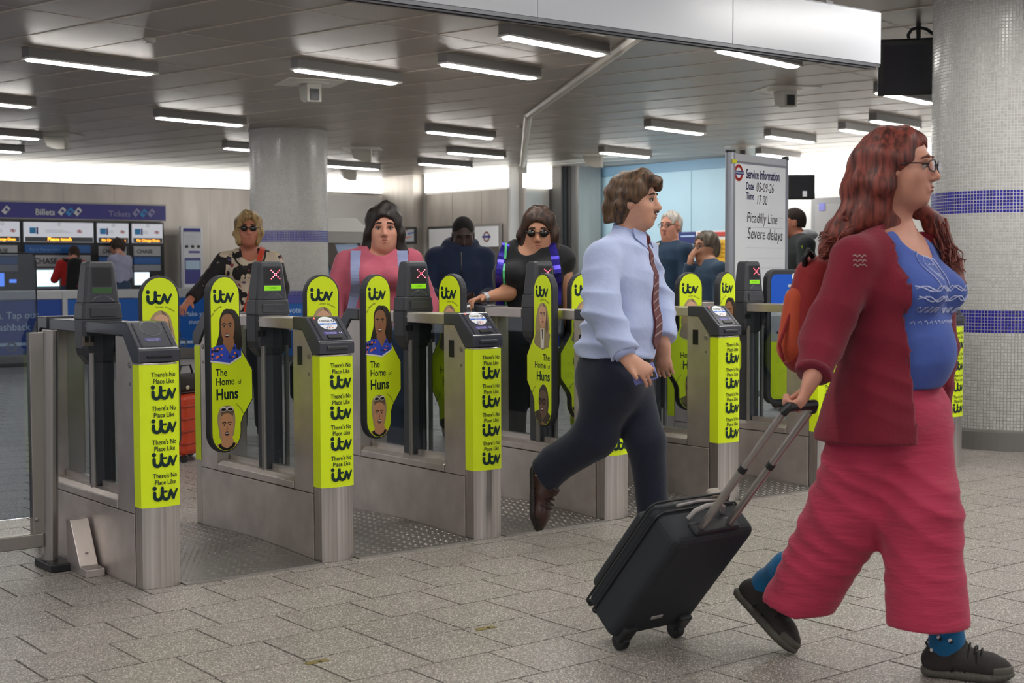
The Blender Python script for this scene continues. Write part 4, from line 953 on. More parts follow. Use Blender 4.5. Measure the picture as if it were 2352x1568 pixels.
mb = MB(); zc = h*.66
for q in stroke(arc(0, zc, .085, 0, 360, 18), .03, 6): mb.poly([(-.033, -y, z) for y, z in q], mat('roundel_red', 'b5544e', .5))
mb.box((-.035, -.13, zc-.02), (-.033, .13, zc+.02), NAVY); mb.build('roundel', t)
t, h, wd = uposter(924, 522, 956, 560, 16.02, 'framed_poster', 'small framed map beside the head of the woman in pink', mat('frame_dark', '2b2b2e', .4), mat('map_sheet', 'c9ccd4', .5))
mb = MB()
for y, z, m in ((-.1, .08, LIP), (.1, .02, LEOP), (0, -.06, ORNG)): mb.poly([(-.03, -(y+a), z+b) for a, b in ((-.12, 0), (.1, .03), (.12, .05), (-.1, .03))], m)
mb.build('map_lines', t)
# yellow notice and navy notice on the stairwell wall -------------------
t = thing('yellow_notice', 'yellow notice with a red heading on the wall left of the whiteboard', 'notice', on_u(1645, 590, 17.866)); o = t.location
def ubox(x0, y0, x1, y1, u, m, name, par, d=.02):
    u += .046
    a, b = on_u(x0, y1, u), on_u(x1, y0, u); return MB().box((u-d-o.x, min(a.y, b.y)-o.y, a.z-o.z), (u-o.x, max(a.y, b.y)-o.y, b.z-o.z), m).build(name, par)
ubox(1600, 528, 1690, 680, 17.82, PWHT, 'board', t); ubox(1604, 532, 1668, 543, 17.79, RED, 'red_heading', t); ubox(1604, 550, 1668, 680, 17.79, mat('notice_yellow', 'f0b81e', .5), 'yellow_sheet', t)
mb = MB()
for i in range(4): a = on_u(1612, 560+9*i, 17.765); b = on_u(1660, 560+9*i, 17.765); mb.box((a.x-o.x, b.y-o.y, a.z-o.z-.012), (a.x-o.x+.004, a.y-o.y, a.z-o.z+.012), mat('notice_print', 'a8821c', .5))
mb.build('printed_lines', t)
t = thing('navy_notice', 'small navy notice on the stairwell wall between the two elderly people', 'notice', on_u(1585, 545, 17.866)); o = t.location
ubox(1560, 532, 1600, 560, 17.82, mat('notice_navy', '2b2f6e', .5), 'board', t); ubox(1564, 540, 1596, 544, 17.79, PBW, 'printed_line', t, .006)
# monitor and cabinet on the right white wall ---------------------------
t = thing('wall_monitor', 'small black monitor on the white wall behind the whiteboard', 'monitor', at_depth(1838, 430, 13.5)); R = Matrix.Rotation(math.radians(-38), 3, 'Z')
ax = (R @ Vector((1, 0, 0)), R @ Vector((0, 1, 0)), Vector((0, 0, 1)))
MB().obox((0, 0, 0), ax, (.13, .06, .115), BLACK).build('case', t, bevel=.01); MB().obox(ax[1]*-.062, ax, (.11, .004, .095), mat('dead_screen', '23252a', .15)).build('screen', t)
MB().obox(ax[0]*.03-ax[1]*.068+Vector((0, 0, -.065)), ax, (.02, .003, .026), WHITEG).build('white_tag', t); MB().tube([ax[1]*.05, ax[1]*.6+Vector((0, 0, .1))], .025, BLACK, 8).build('wall_arm', t)
t = thing('grey_cabinet', 'grey metal cabinet on the white wall behind the red-haired woman', 'cabinet', (18.2, on_u(1925, 560, 18.2).y, 0)); o = t.location
a, b = on_u(1872, 455, 18.2), on_u(1985, 455, 18.2)
MB().box((-.1, b.y-o.y, 0), (.06, a.y-o.y, a.z), mat('cabinet_grey', 'a3a2a2', .45)).build('body', t, bevel=.01); MB().box((-.115, b.y-o.y+.1, .1), (-.1, a.y-o.y-.1, a.z-.12), mat('cabinet_door', 'b0afaf', .45)).build('door', t, bevel=.006)
q = on_u(1888, 475, 18.08); MB().box((-.125, q.y-o.y-.06, q.z-.06), (-.115, q.y-o.y+.06, q.z+.06), mat('cabinet_sticker', '8f92e0', .5)).build('sticker', t)
# ================================================================== SERVICE WHITEBOARD
A0 = Vector((7.255, 6.838, 0)); ang = math.atan2(.212, .978)
t = thing('service_whiteboard', 'tall white service information board with handwritten notes behind the wheelchair gate', 'whiteboard', A0, ang)
WB = mat('whiteboard_enamel', 'eceef2', .25); FRM = mat('board_frame', '9a9ca4', .35, .6); BW, BZ0, BZ1 = .80, .35, 2.03
MB().box((.03, -.012, BZ0), (BW-.02, .012, BZ1), WB).build('board_panel', t)
MB().cyl((.015, 0, 0), (.015, 0, 2.04), .035, FRM, 16).build('pole', t); MB().cyl((.015, 0, 2.04), (.015, 0, 2.055), .037, BLACK, 16).build('pole_cap', t)
MB().box((BW-.03, -.018, BZ0), (BW+.005, .018, 2.04), FRM).build('edge_frame', t, bevel=.004); MB().box((BW-.035, -.02, 2.03), (BW+.01, .02, 2.055), BLACK).build('corner_cap', t)
MB().box((.04, -.018, 1.985), (BW-.03, .018, 2.035), mat('board_rail', 'c9cace', .35, .4)).box((.04, -.019, 1.972), (BW-.03, .019, 1.984), FRM).build('top_rail', t); MB().box((.04, -.018, .32), (BW-.03, .018, .36), FRM).build('bottom_rail', t)
MB().box((-.02, -.038, 1.965), (.04, -.034, 1.99), mat('yellow_sticker', 'd6d22e', .5)).build('sticker', t)
for x in (.015, BW-.03): MB().box((x-.03, -.28, 0), (x+.03, .28, .035), FRM).build('foot', t, bevel=.01)
mb = MB()
for q in stroke(arc(.105, 1.905, .048, 0, 360, 26), .022, 8): mb.poly([(x, -.0135, z) for x, z in q], mat('roundel_bright_red', 'd8362a', .4))
mb.box((.038, -.0150, 1.893), (.172, -.0142, 1.919), mat('roundel_blue', '23307e', .4)); put_text(mb, 'UNDERGROUND', .0165, (.105, -.0158, 1.9005), (1, 0, 0), (0, 0, 1), WHITEG); mb.build('roundel', t)
NV = mat('board_print_navy', '1d2458', .5); HW = mat('marker_ink', '30323c', .5)
mb = MB(); put_text(mb, 'Service information', .094, (.205, -.014, 1.872), (1, 0, 0), (0, 0, 1), NV, .022, 'LEFT', .64); put_text(mb, 'Date', .072, (.205, -.014, 1.795), (1, 0, 0), (0, 0, 1), NV, .018, 'LEFT', .74); put_text(mb, 'Time', .072, (.205, -.014, 1.725), (1, 0, 0), (0, 0, 1), NV, .018, 'LEFT', .74); mb.build('printed_lettering', t)
mb = MB()
for s, x, z, h in (('05-09-26', .345, 1.785, .095), ('17 00', .345, 1.695, .095), ('Picadilly Line', .215, 1.565, .105), ('Severe delays', .225, 1.45, .115)): put_text(mb, s, h, (x, -.0142, z), (1, .0, -.02), (0, 0, 1), HW, -.004, 'LEFT', .80 if s[0] not in '01' else .72, .18)
mb.build('handwriting', t)
mb = MB()
for i in range(11): z = 1.60-.072*i; mb.box((.205, -.0132, z), (.735, -.0126, z+.0025), mat('board_ruling', 'b9bcc6', .5))
mb.build('ruled_lines', t)
# ================================================================== ORANGE SUITCASE behind the first lane
t = thing('orange_suitcase', 'orange hard suitcase standing behind the first gate lane, dark bag on top', 'suitcase', (4.02, 8.62, 0), math.radians(30), 'wheeled suitcases')
OR = mat('case_orange', 'c2401f', .35); MB().box((-.19, -.12, .05), (.19, .12, .44), OR).build('shell', t, bevel=.03)
for z in (.12, .2, .28, .36): MB().box((-.195, -.125, z), (.195, .125, z+.012), mat('case_orange_rib', 'a8371b', .35)).build('rib', t, bevel=.004)
for x in (-.15, .15):
    for y in (-.08, .08): MB().cyl((x-.012, y, .026), (x+.012, y, .026), .026, BLACK, 12).box((x-.012, y-.01, .03), (x+.012, y+.01, .06), OR).build('wheel', t)
MB().box((-.08, .10, .44), (-.06, .12, .80), ALU).box((.06, .10, .44), (.08, .12, .80), ALU).box((-.09, .095, .80), (.09, .125, .83), BLACK).build('pull_handle', t)
t = thing('patterned_bag', 'small dark patterned bag lying on top of the orange suitcase', 'bag', (4.02, 8.62, .452), math.radians(30))
PT = mat('bag_pattern', '2a2422', .8); MB().box((-.17, -.10, 0), (.17, .09, .11), PT).build('body', t, bevel=.035, seg=3)
mb = MB(); rr = random.Random(2)
for k in range(9): mb.ball((rr.uniform(-.14, .14), -.102, rr.uniform(.03, .09)), (.02, .004, .014), [mat('bag_yellow', 'd0a02c', .6), mat('bag_cream', 'cfc3a5', .6)][k % 2], 8, 4)
mb.build('flower_print', t)
MB().tube([(-.08, 0, .1), (-.05, 0, .17), (.05, 0, .17), (.08, 0, .1)], .008, BLACK, 6).build('handle', t)
# ================================================================== BODIES (implicit surfaces, meshed with surface nets)
f32 = np.float32
class Cone:
    """tapered capsule a->b, radii ra, rb; optional flattening by factor fl along axis e; op u(nion) s(ubtract)"""
    def __init__(s, a, b, ra, rb, k=.03, e=None, fl=1.0, op='u'):
        s.a = np.array(a, f32); s.b = np.array(b, f32); s.ra, s.rb, s.k, s.op = ra, rb, k, op
        s.e = None if e is None else np.array(e, f32)/np.linalg.norm(e); s.fl = fl
        m = max(ra, rb)*max(1, fl)+k+.05; s.lo = np.minimum(s.a, s.b)-m; s.hi = np.maximum(s.a, s.b)+m
    def d(s, P):
        w = P-s.a; ab = s.b-s.a; L = float(ab@ab)+1e-9; t = np.clip(w@ab/L, 0, 1); w = w - t[:, None]*ab
        if s.e is not None: c = w@s.e; w = w + (c*(1/s.fl-1))[:, None]*s.e
        r = s.ra+(s.rb-s.ra)*t
        return (np.sqrt((w*w).sum(1))-r)*min(1.0, s.fl)
class Ell:
    def __init__(s, c, r, ax=None, k=.03, op='u'):
        s.c = np.array(c, f32); s.r = np.array(r, f32); s.ax = None if ax is None else np.array([np.array(v)/np.linalg.norm(v) for v in ax], f32); s.k, s.op = k, op
        m = float(max(s.r))+k+.05; s.lo = s.c-m; s.hi = s.c+m
    def d(s, P):
        w = P-s.c
        if s.ax is not None: w = w@s.ax.T
        q = w/s.r; k0 = np.sqrt((q*q).sum(1))+1e-9; q2 = q/s.r; k1 = np.sqrt((q2*q2).sum(1))+1e-9
        return k0*(k0-1)/k1
class Half:
    """keep the side where (p-c).n < 0"""
    def __init__(s, c, n, box=None): s.c = np.array(c, f32); s.n = np.array(n, f32)/np.linalg.norm(n); s.op = 'i'; s.k = .004; s.lo, s.hi = (np.array([-99]*3), np.array([99]*3)) if box is None else box
    def d(s, P): return (P-s.c)@s.n
class Fn:
    def __init__(s, fn, op='disp'): s.fn = fn; s.op = op; s.k = 0; s.lo = np.array([-99]*3); s.hi = np.array([99]*3)
    def d(s, P): return s.fn(P)
def sdf_eval(prims, P, cull=True):
    D = np.full(len(P), .5, f32)
    for p in prims:
        if p.op == 'disp': D = D + p.d(P).astype(f32); continue
        if cull and p.lo[0] > -90:
            idx = np.nonzero(((P > p.lo) & (P < p.hi)).all(1))[0]
            if len(idx) == 0: continue
            Q = P[idx]; A = D[idx]
        else: idx = None; Q = P; A = D
        d = p.d(Q).astype(f32)
        if p.op == 'u':
            h = np.maximum(p.k-np.abs(A-d), 0)/max(p.k, 1e-6); A = np.minimum(A, d)-h*h*p.k*.25
        else:
            if p.op == 's': d = -d
            h = np.maximum(p.k-np.abs(A-d), 0)/max(p.k, 1e-6); A = np.maximum(A, d)+h*h*p.k*.25
        if idx is None: D = A
        else: D[idx] = A
    return D
def sdf_mesh(name, prims, h, m, parent=None, org=(0, 0, 0), smooth=True, link_it=True):
    B = 6
    un = [p for p in prims if p.op == 'u']
    lo = np.min([p.lo for p in un], 0)+.03; hi = np.max([p.hi for p in un], 0)-.03
    nb = np.ceil((hi-lo)/(h*B)).astype(int)+1; n = nb*B
    bi = np.stack(np.meshgrid(*[np.arange(k) for k in nb], indexing='ij'), -1).reshape(-1, 3)
    cen = (lo+(bi+.5)*B*h-.5*h).astype(f32)
    dc = sdf_eval(prims, cen)
    act = bi[np.abs(dc) < h*B*.87*1.25+.012]
    G = np.ones(n, f32)
    for b, d in ((bi[dc < 0], -1.0),):
        if len(b):
            GG = G.reshape(nb[0], B, nb[1], B, nb[2], B); GG[b[:, 0], :, b[:, 1], :, b[:, 2], :] = d
    off = np.stack(np.meshgrid(*[np.arange(B)]*3, indexing='ij'), -1).reshape(-1, 3)
    ii = (act[:, None, :]*B+off[None]).reshape(-1, 3)
    dv = sdf_eval(prims, (lo+ii*h).astype(f32)); G[ii[:, 0], ii[:, 1], ii[:, 2]] = dv
    S = G < 0
    c8 = [(i, j, k) for i in (0, 1) for j in (0, 1) for k in (0, 1)]
    sl = lambda A, o: A[o[0]:A.shape[0]-1+o[0], o[1]:A.shape[1]-1+o[1], o[2]:A.shape[2]-1+o[2]]
    cnt = sum(sl(S, o).astype(np.int8) for o in c8); cells = np.argwhere((cnt > 0) & (cnt < 8))
    if not len(cells): return None
    cid = np.full(cnt.shape, -1, np.int64); cid[cells[:, 0], cells[:, 1], cells[:, 2]] = np.arange(len(cells))
    vals = np.stack([G[cells[:, 0]+o[0], cells[:, 1]+o[1], cells[:, 2]+o[2]] for o in c8], 1)
    acc = np.zeros((len(cells), 3)); w = np.zeros(len(cells)); c8a = np.array(c8, float)
    for a in range(8):
        for b in range(a+1, 8):
            if sum(abs(c8[a][q]-c8[b][q]) for q in range(3)) != 1: continue
            va, vb = vals[:, a], vals[:, b]; cr = (va < 0) != (vb < 0); t = np.where(cr, va/np.where(cr, va-vb, 1), 0)
            acc += np.where(cr[:, None], c8a[a]+t[:, None]*(c8a[b]-c8a[a]), 0); w += cr
    V = lo+(cells+acc/w[:, None])*h
    F = []
    for ax in range(3):
        o1 = [0, 0, 0]; o1[ax] = 1
        A = S[:S.shape[0]-o1[0], :S.shape[1]-o1[1], :S.shape[2]-o1[2]]; Bq = S[o1[0]:, o1[1]:, o1[2]:]
        e = np.argwhere(A != Bq); e = e[(e[:, (ax+1) % 3] > 0) & (e[:, (ax+2) % 3] > 0)]
        u, v = (ax+1) % 3, (ax+2) % 3; du = np.zeros(3, int); du[u] = 1; dv_ = np.zeros(3, int); dv_[v] = 1
        lim = np.array(cid.shape); e = e[(e < lim).all(1)]
        g = lambda q: cid[q[:, 0], q[:, 1], q[:, 2]]
        quad = np.stack([g(e), g(e-du), g(e-du-dv_), g(e-dv_)], 1)
        flip = ~A[e[:, 0], e[:, 1], e[:, 2]]; quad[flip] = quad[flip][:, ::-1]; F.append(quad[(quad >= 0).all(1)])
    F = np.concatenate(F)
    me = bpy.data.meshes.new(name); org = np.array(org)
    me.vertices.add(len(V)); me.vertices.foreach_set('co', (V-org).astype(f32).ravel())
    me.loops.add(len(F)*4); me.loops.foreach_set('vertex_index', F.astype(np.int32).ravel())
    me.polygons.add(len(F)); me.polygons.foreach_set('loop_start', np.arange(0, len(F)*4, 4, dtype=np.int32)); me.polygons.foreach_set('loop_total', np.full(len(F), 4, np.int32))
    me.update(calc_edges=True); me.validate(); me.materials.append(m)
    if smooth: me.shade_smooth()
    return link(name, me, parent)
def nz(v): v = np.array(v, float); return v/np.linalg.norm(v)
UPV = np.array([0, 0, 1.0])
def A_(p): return np.array(p, float)
# skin / hair / cloth -------------------------------------------------
def skin_mat(name, c): 
    m = mat(name, c, .48, 0, .4, noise=.05, scale=25, bump=.03, bscale=120); b = m.node_tree.nodes['Principled BSDF']; b.inputs['Subsurface Weight'].default_value = .12; b.inputs['Subsurface Radius'].default_value = (.02, .008, .004); b.inputs['Subsurface Scale'].default_value = .5; return m
SK_F = skin_mat('skin_fair', 'c98e78'); SK_M = skin_mat('skin_light', 'c8957d'); SK_W = skin_mat('skin_warm', 'b9775f'); SK_T = skin_mat('skin_tan', 'b98468'); SK_D = skin_mat('skin_deep_brown', '3a2620')
EYEW = mat('eye_white', 'b5aaa2', .35); EYED = mat('eye_iris_dark', '33261f', .2); LIPM = mat('lip_rose', 'a8675a', .45); LIPD = mat('lip_brown', '5a3a34', .45)
def hair_mat(name, c, c2, sc=55):
    m = mat(name, c, .5, 0, .4); nt = m.node_tree; b = nt.nodes['Principled BSDF']
    tc = nt.nodes.new('ShaderNodeTexCoord'); mp = nt.nodes.new('ShaderNodeMapping'); mp.inputs['Scale'].default_value = (sc, sc, sc*.10); nt.links.new(tc.outputs['Object'], mp.inputs[0])
    n = nt.nodes.new('ShaderNodeTexNoise'); n.inputs['Scale'].default_value = 1; n.inputs['Detail'].default_value = 4; nt.links.new(mp.outputs[0], n.inputs['Vector'])
    cr = nt.nodes.new('ShaderNodeValToRGB'); cr.color_ramp.elements[0].color = lin(c2); cr.color_ramp.elements[1].color = lin(c); cr.color_ramp.elements[0].position = .35; cr.color_ramp.elements[1].position = .62
    nt.links.new(n.outputs[0], cr.inputs[0]); nt.links.new(cr.outputs[0], b.inputs['Base Color'])
    bp = nt.nodes.new('ShaderNodeBump'); bp.inputs['Strength'].default_value = .5; bp.inputs['Distance'].default_value = .006; nt.links.new(n.outputs[0], bp.inputs['Height']); nt.links.new(bp.outputs[0], b.inputs['Normal'])
    return m
def cloth(name, c, rough=.85, noise=.06, scale=14, bump=.12, bscale=45, stretch=None): return mat(name, c, rough, 0, .25, noise=noise, scale=scale, bump=bump, bscale=bscale, stretch=stretch, sheen=.15)
# head ----------------------------------------------------------------
class Frame:
    def __init__(s, c, F, U=UPV, sc=1.0):
        s.c = A_(c); s.F = nz(F); R = np.cross(s.F, U); s.R = nz(R); s.U = np.cross(s.R, s.F); s.sc = sc
    def __call__(s, x, y, z): return s.c+(s.R*x+s.F*y+s.U*z)*s.sc
    @property
    def ax(s): return [s.R, s.F, s.U]
def head_prims(f, wide=1.0, male=False, neck_to=None, neck_r=.052, ears=True, jowl=0.0):
    s = f.sc; W = wide; ax = f.ax; E = lambda c, r, k=.03, op='u': Ell(f(*c), np.array(r)*s, ax, k*s, op)
    P = [E((0, -.016, .038), (.073*W, .096, .084), .01), E((0, .030, -.030), (.060*W, .062, .086), .04), E((0, .060, -.095), (.028*W+(.006 if male else 0), .022, .020), .04),
         E((.036*W, .054, -.030), (.026, .024, .028), .03), E((-.036*W, .054, -.030), (.026, .024, .028), .03), E((0, .02, -.075), (.052*W+jowl, .05, .035+jowl), .04),
         Cone(f(-.034, .078, .028), f(.034, .078, .028), .012*s, .012*s, .02*s)]
    for sx in (-1, 1): P.append(E((sx*.032*W, .098, .006), (.017, .014, .011), .014, 's'))
    P += [Cone(f(0, .086, .016), f(0, .112, -.028), .0085*s, .0125*s, .014*s), E((.011, .100, -.034), (.009, .010, .008), .010), E((-.011, .100, -.034), (.009, .010, .008), .010),
          Cone(f(-.018, .090, -.058), f(.018, .090, -.058), .0075*s, .0075*s, .010*s), Cone(f(-.015, .089, -.069), f(.015, .089, -.069), .0078*s, .0078*s, .010*s), E((0, .104, -.0635), (.020, .008, .0018), .004, 's')]
    if ears:
        for sx in (-1, 1): P += [E((sx*.075*W, -.006, -.006), (.010, .022, .032), .012), E((sx*.084*W, .004, -.002), (.006, .010, .016), .008, 's')]
    if neck_to is not None: P.append(Cone(f(0, -.022, -.055), neck_to, neck_r*s, neck_r*1.12*s, .035))
    return P
def face_parts(root, f, org, wide=1.0, brow=None, lip=None, beard=None, eyes=True, brow_h=.0):
    s = f.sc; org = Vector(org); T = lambda x, y, z: Vector(f(x, y, z))-org
    if eyes:
        for sx in (-1, 1):
            mb = MB(); c = T(sx*.032*wide, .0775, .005); mb.ball(c, .0118*s, EYEW, 12, 8); g = T(sx*.031*wide, .0865, .0045); mb.ball(g, .0058*s, EYED, 8, 6); mb.build('eye', root, smooth=True)
            mb = MB(); mb.tube([T(sx*.018*wide, .0875, .0105), T(sx*.032*wide, .0905, .0130), T(sx*.046*wide, .081, .0085)], .0036*s, EYED if brow is None else brow, 6); mb.build('eyelid', root, smooth=True)
    mb = MB()
    for sx in (-1, 1): mb.tube([T(sx*.014*wide, .0925, .0335+brow_h), T(sx*.031*wide, .0925, .035+brow_h), T(sx*.052*wide, .077, .027+brow_h)], [.0045*s, .0048*s, .0025*s], brow, 6)
    mb.build('eyebrow', root, smooth=True)
    mb = MB(); mb.tube([T(-.022, .089, -.062), T(-.008, .0985, -.058), T(.008, .0985, -.058), T(.022, .089, -.062)], [.002*s, .0045*s, .0045*s, .002*s], lip, 6).tube([T(-.020, .089, -.064), T(0, .098, -.0705), T(.020, .089, -.064)], [.002*s, .0055*s, .002*s], lip, 6); mb.build('lips', root, smooth=True)
def hand_prims(w, d, n, sc=1.0, side=1, curl=(.35, .4, .3), thumb=(.55, .75, .25), splay=.06):
    """wrist w, finger direction d, palm normal n (the way the palm looks); side=+1 thumb along d x n"""
    d = nz(d); n = nz(A_(n)-d*(A_(n)@d)); t = np.cross(d, n)*side; P = []; s = sc; w = A_(w)
    P.append(Cone(w-d*.01*s, w+d*.03*s, .024*s, .028*s, .02*s, n, .75)); P.append(Cone(w+d*.035*s+t*.004*s, w+d*.082*s, .036*s, .038*s, .015*s, n, .40))
    for i, (o, L) in enumerate(((.030, .072), (.0105, .080), (-.010, .074), (-.029, .060))):
        b = w+d*.086*s+t*o*s; dd = nz(d+t*splay*(1.5-i)); a = 0; cl = curl if not isinstance(curl[0], tuple) else curl[i]
        for q, fr in enumerate((.45, .30, .25)):
            a += cl[q]; v = dd*math.cos(a)+n*math.sin(a); e = b+v*L*fr*s; P.append(Cone(b, e, (.0092-.0009*q)*s, (.0086-.0010*q)*s, .004*s)); b = e
    b = w+d*.028*s+t*.026*s; v = nz(d*thumb[0]+t*thumb[1]+n*thumb[2]); e = b+v*.040*s; P.append(Cone(b, e, .0135*s, .0108*s, .012*s)); v = nz(v+d*.35+n*.2); P.append(Cone(e, e+v*.030*s, .0105*s, .0085*s, .003*s))
    return P
def rings_noise(amp, freqs, seed=0):
    rs = np.random.RandomState(seed); K = [(nz(rs.randn(3))*f, rs.rand()*6.28) for f in freqs]
    def fn(P):
        o = 0
        for k, ph in K: o = o+np.sin(P@k.astype(f32)+ph+.8*np.sin(P@(k[[1, 2, 0]]*.37).astype(f32)))
        return o*(amp/len(K))
    return Fn(fn)
def folds(direction, freq, amp, warp=8.0, seed=0, lo=None):
    """pleats: ridges running across `direction`"""
    k = nz(direction); rs = np.random.RandomState(seed); q1, q2 = rs.randn(3)*warp, rs.randn(3)*warp*.6
    def fn(P):
        ph = P@(k*freq).astype(f32)+1.6*np.sin(P@q1.astype(f32))+1.1*np.sin(P@q2.astype(f32)+1.3); m = .5+.5*np.sin(P@(q2*.9).astype(f32)+.4)
        return amp*(np.abs(np.sin(ph*.5))-.6)*m
    return Fn(fn)
# standing pose from a few numbers --------------------------------------
def pose(u, v, F, H=1.72, lean=0.0, head_F=None, head_tilt=0.0, arms=None, stride=0.0, build=1.0, crouch=0.0):
    o = A_((u, v, 0)); F = nz((F[0], F[1], 0)); R = np.cross(F, UPV); k = H/1.72; j = {'F': F, 'R': R, 'H': H, 'k': k, 'o': o, 'b': build}
    pt = lambda r, f, z: o+R*r*k+F*f*k+UPV*z*k
    ln = lambda z: lean*max(0, z-.9)
    j['pel'] = pt(0, 0, .93); j['waist'] = pt(0, ln(1.08), 1.08); j['chest'] = pt(0, ln(1.28), 1.28); j['neck'] = pt(0, ln(1.45)-.01, 1.45); j['head'] = pt(0, ln(1.6)+.02+.05*max(0, head_tilt), 1.605-.03*max(0, head_tilt))
    hf = F if head_F is None else nz((head_F[0], head_F[1], 0)); j['hF'] = nz(hf-UPV*head_tilt)
    for s, n in ((1, 'R'), (-1, 'L')):
        sh = pt(s*.172*build**.5, ln(1.35), 1.355); j['sh'+n] = sh
        a = (arms or {}).get(n, ((.05, .02, -.28), (.02, .10, -.24)))
        j['el'+n] = sh+(R*a[0][0]*s+F*a[0][1]+UPV*a[0][2])*k; j['wr'+n] = j['el'+n]+(R*a[1][0]*s+F*a[1][1]+UPV*a[1][2])*k
        st = stride*s; j['hip'+n] = pt(s*.09, 0, .90); j['kn'+n] = pt(s*.095, st*.5+.02, .49); j['an'+n] = pt(s*.095, st-.02, .09); j['to'+n] = pt(s*.11, st+.15, .03)
        if a.__len__() > 2: j['hd'+n] = A_(a[2][0])@np.array([R*s, F, UPV]); j['hn'+n] = A_(a[2][1])@np.array([R*s, F, UPV])
        else: j['hd'+n] = nz(j['wr'+n]-j['el'+n]); j['hn'+n] = -R*s
    return j
def body_prims(j, f, wide=1.0, male=False, grip=None, legs=True, neck_r=.052, jowl=0.0):
    k = j['k']; b = j['b']; F = j['F']; P = [Cone(j['pel'], j['waist'], .135*k*b, .125*k*b, .03, F, .72), Cone(j['waist'], j['chest'], .125*k*b, .142*k*b, .04, F, .70), Cone(j['chest'], j['neck']-UPV*.03*k, .138*k*b, .055*k, .05, F, .72)]
    for n, s in (('R', 1), ('L', -1)):
        P += [Cone(j['neck']-UPV*.045*k, j['sh'+n], .045*k, .050*k*b**.5, .05), Cone(j['sh'+n], j['el'+n], .048*k*b**.5, .039*k*b, .03), Cone(j['el'+n], j['wr'+n], .039*k*b, .026*k, .015)]
        g = (grip or {}).get(n, {}); P += hand_prims(j['wr'+n], j['hd'+n], j['hn'+n], k*.98*g.get('sc', 1), g.get('side', s), g.get('curl', (.35, .45, .3)), g.get('thumb', (.6, .7, .25)))
        if legs: P += [Cone(j['hip'+n], j['kn'+n], .078*k*b, .053*k, .05), Cone(j['kn'+n], j['an'+n], .053*k, .038*k, .03), Cone(j['an'+n], j['to'+n], .038*k, .03*k, .03)]
    return P + head_prims(f, wide, male, j['neck']-UPV*.03*k, neck_r, jowl=jowl)
def torso_garment(j, inf=.018, bust=0.0, belly=0.0, hem=.82, hip=1.0, neck_open=None, k_=.04, collar=0.0):
    k, b, F, R = j['k'], j['b'], j['F'], j['R']; i = inf
    P = [Cone(j['pel']-UPV*.12*k, j['waist'], (.152*hip)*k*b+i, .132*k*b+i, .03, F, .74), Cone(j['waist'], j['chest'], .132*k*b+i, .15*k*b+i, .05, F, .72), Cone(j['chest'], j['neck']-UPV*.065*k, .140*k*b+i, .062*k+i, .05, F, .74)]
    if bust:
        for s in (-1, 1): P.append(Ell(j['chest']+R*s*.068*k*b+F*.07*k*b-UPV*.02*k, np.array((.075, .07+bust, .07))*k*b, [R, F, UPV], .05))
    if belly: P.append(Ell(j['waist']+F*.03*k-UPV*.02*k, np.array((.13*b, .10+belly, .14))*k, [R, F, UPV], .06))
    return P
def sleeves(j, inf=.016, to=1.0, arms='RL', cuff=True, loose=1.0):
    k, b = j['k'], j['b']; P = []
    for n in arms:
        P += [Cone(j['neck']-UPV*.062*k, j['sh'+n], .042*k+inf, .050*k*b**.5+inf, .05)]
        e = j['el'+n]; w = j['wr'+n]; u1 = min(1, to*2)
        P.append(Cone(j['sh'+n], j['sh'+n]+(e-j['sh'+n])*u1, .050*k*b**.5+inf, .043*k*b+inf*loose, .03))
        if to > .5: q = e+(w-e)*(to-.5)*2; P.append(Cone(e, q, .043*k*b+inf*loose, (.031*k+inf*.9)*loose**.5, .02)); 
    return P
def cut_sleeve_ends(j, to=.97, arms='RL'):
    P = []
    for n in arms:
        e, w = j['el'+n], j['wr'+n]; d = nz(w-e); c = e+(w-e)*to; m = .085; P.append(Half(c, d, (c-m-np.maximum(-d, 0)*.0-.02, c+m+.02)))
    return P
def trousers(j, inf=.018, wide=1.0, hem=None, top=1.02):
    k, b = j['k'], j['b']; P = [Cone(j['pel']+UPV*.06*k, j['pel']-UPV*.02*k, .142*k*b+inf, .15*k*b+inf, .03, j['F'], .76)]
    for n in 'RL': P += [Cone(j['hip'+n]-UPV*.02, j['kn'+n], .088*k*b+inf, (.062*k+inf)*wide, .05), Cone(j['kn'+n], j['an'+n]+UPV*.02, (.062*k+inf)*wide, (.05*k+inf)*wide, .03)]
    return P
def shoe_prims(an, to, k=1.0, F=None, heel=True):
    an, to = A_(an), A_(to); d = nz(to-an-UPV*((to-an)@UPV)*1.0) if abs((to-an)@UPV) < .1 else nz(to-an); hl = an-d*.045*k-UPV*.045*k
    return hl, d
HAIRK = {}
def person(label, group=None, at=(0, 0, 0), prims=None, h=.008, skin=None):
    o = sdf_mesh('person', prims, h, skin, None, at); o.location = at; tag(o, label, 'person', group); return o
def cap_hair(f, vol=.012, front=.035, back_z=-.09, side_z=-.05, part=0.0, wide=1.0, noise=.006, seed=1, extra=(), fringe=.065):
    """hair shell around the skull, face left free"""
    s = f.sc; P = [Ell(f(0, -.020, .044), (np.array((.075*wide, .098, .084))+vol)*s, f.ax, .02), Ell(f(0, -.055, (back_z+.04)/2), (np.array((.070*wide, .062, abs(back_z)/2+.06))+vol*.8)*s, f.ax, .03)]
    P += list(extra)
    P += [Ell(f(0, .135, -.045), np.array((.072*wide, .115, fringe+.075))*s, f.ax, .015*s, 's'), Half(f(0, 0, back_z), -f.U)]
    P += [rings_noise(noise*s, (60, 75, 95, 50), seed)]
    return P
def AD(x, y, D): return np.array(at_depth(x, y, D))
from mathutils.bvhtree import BVHTree
def bvh_of(o):
    me = o.data; org = Vector(o.matrix_world.translation) if o.parent is None else Vector(o.parent.location)
    return BVHTree.FromPolygons([v.co + org for v in me.vertices], [tuple(p.vertices) for p in me.polygons])
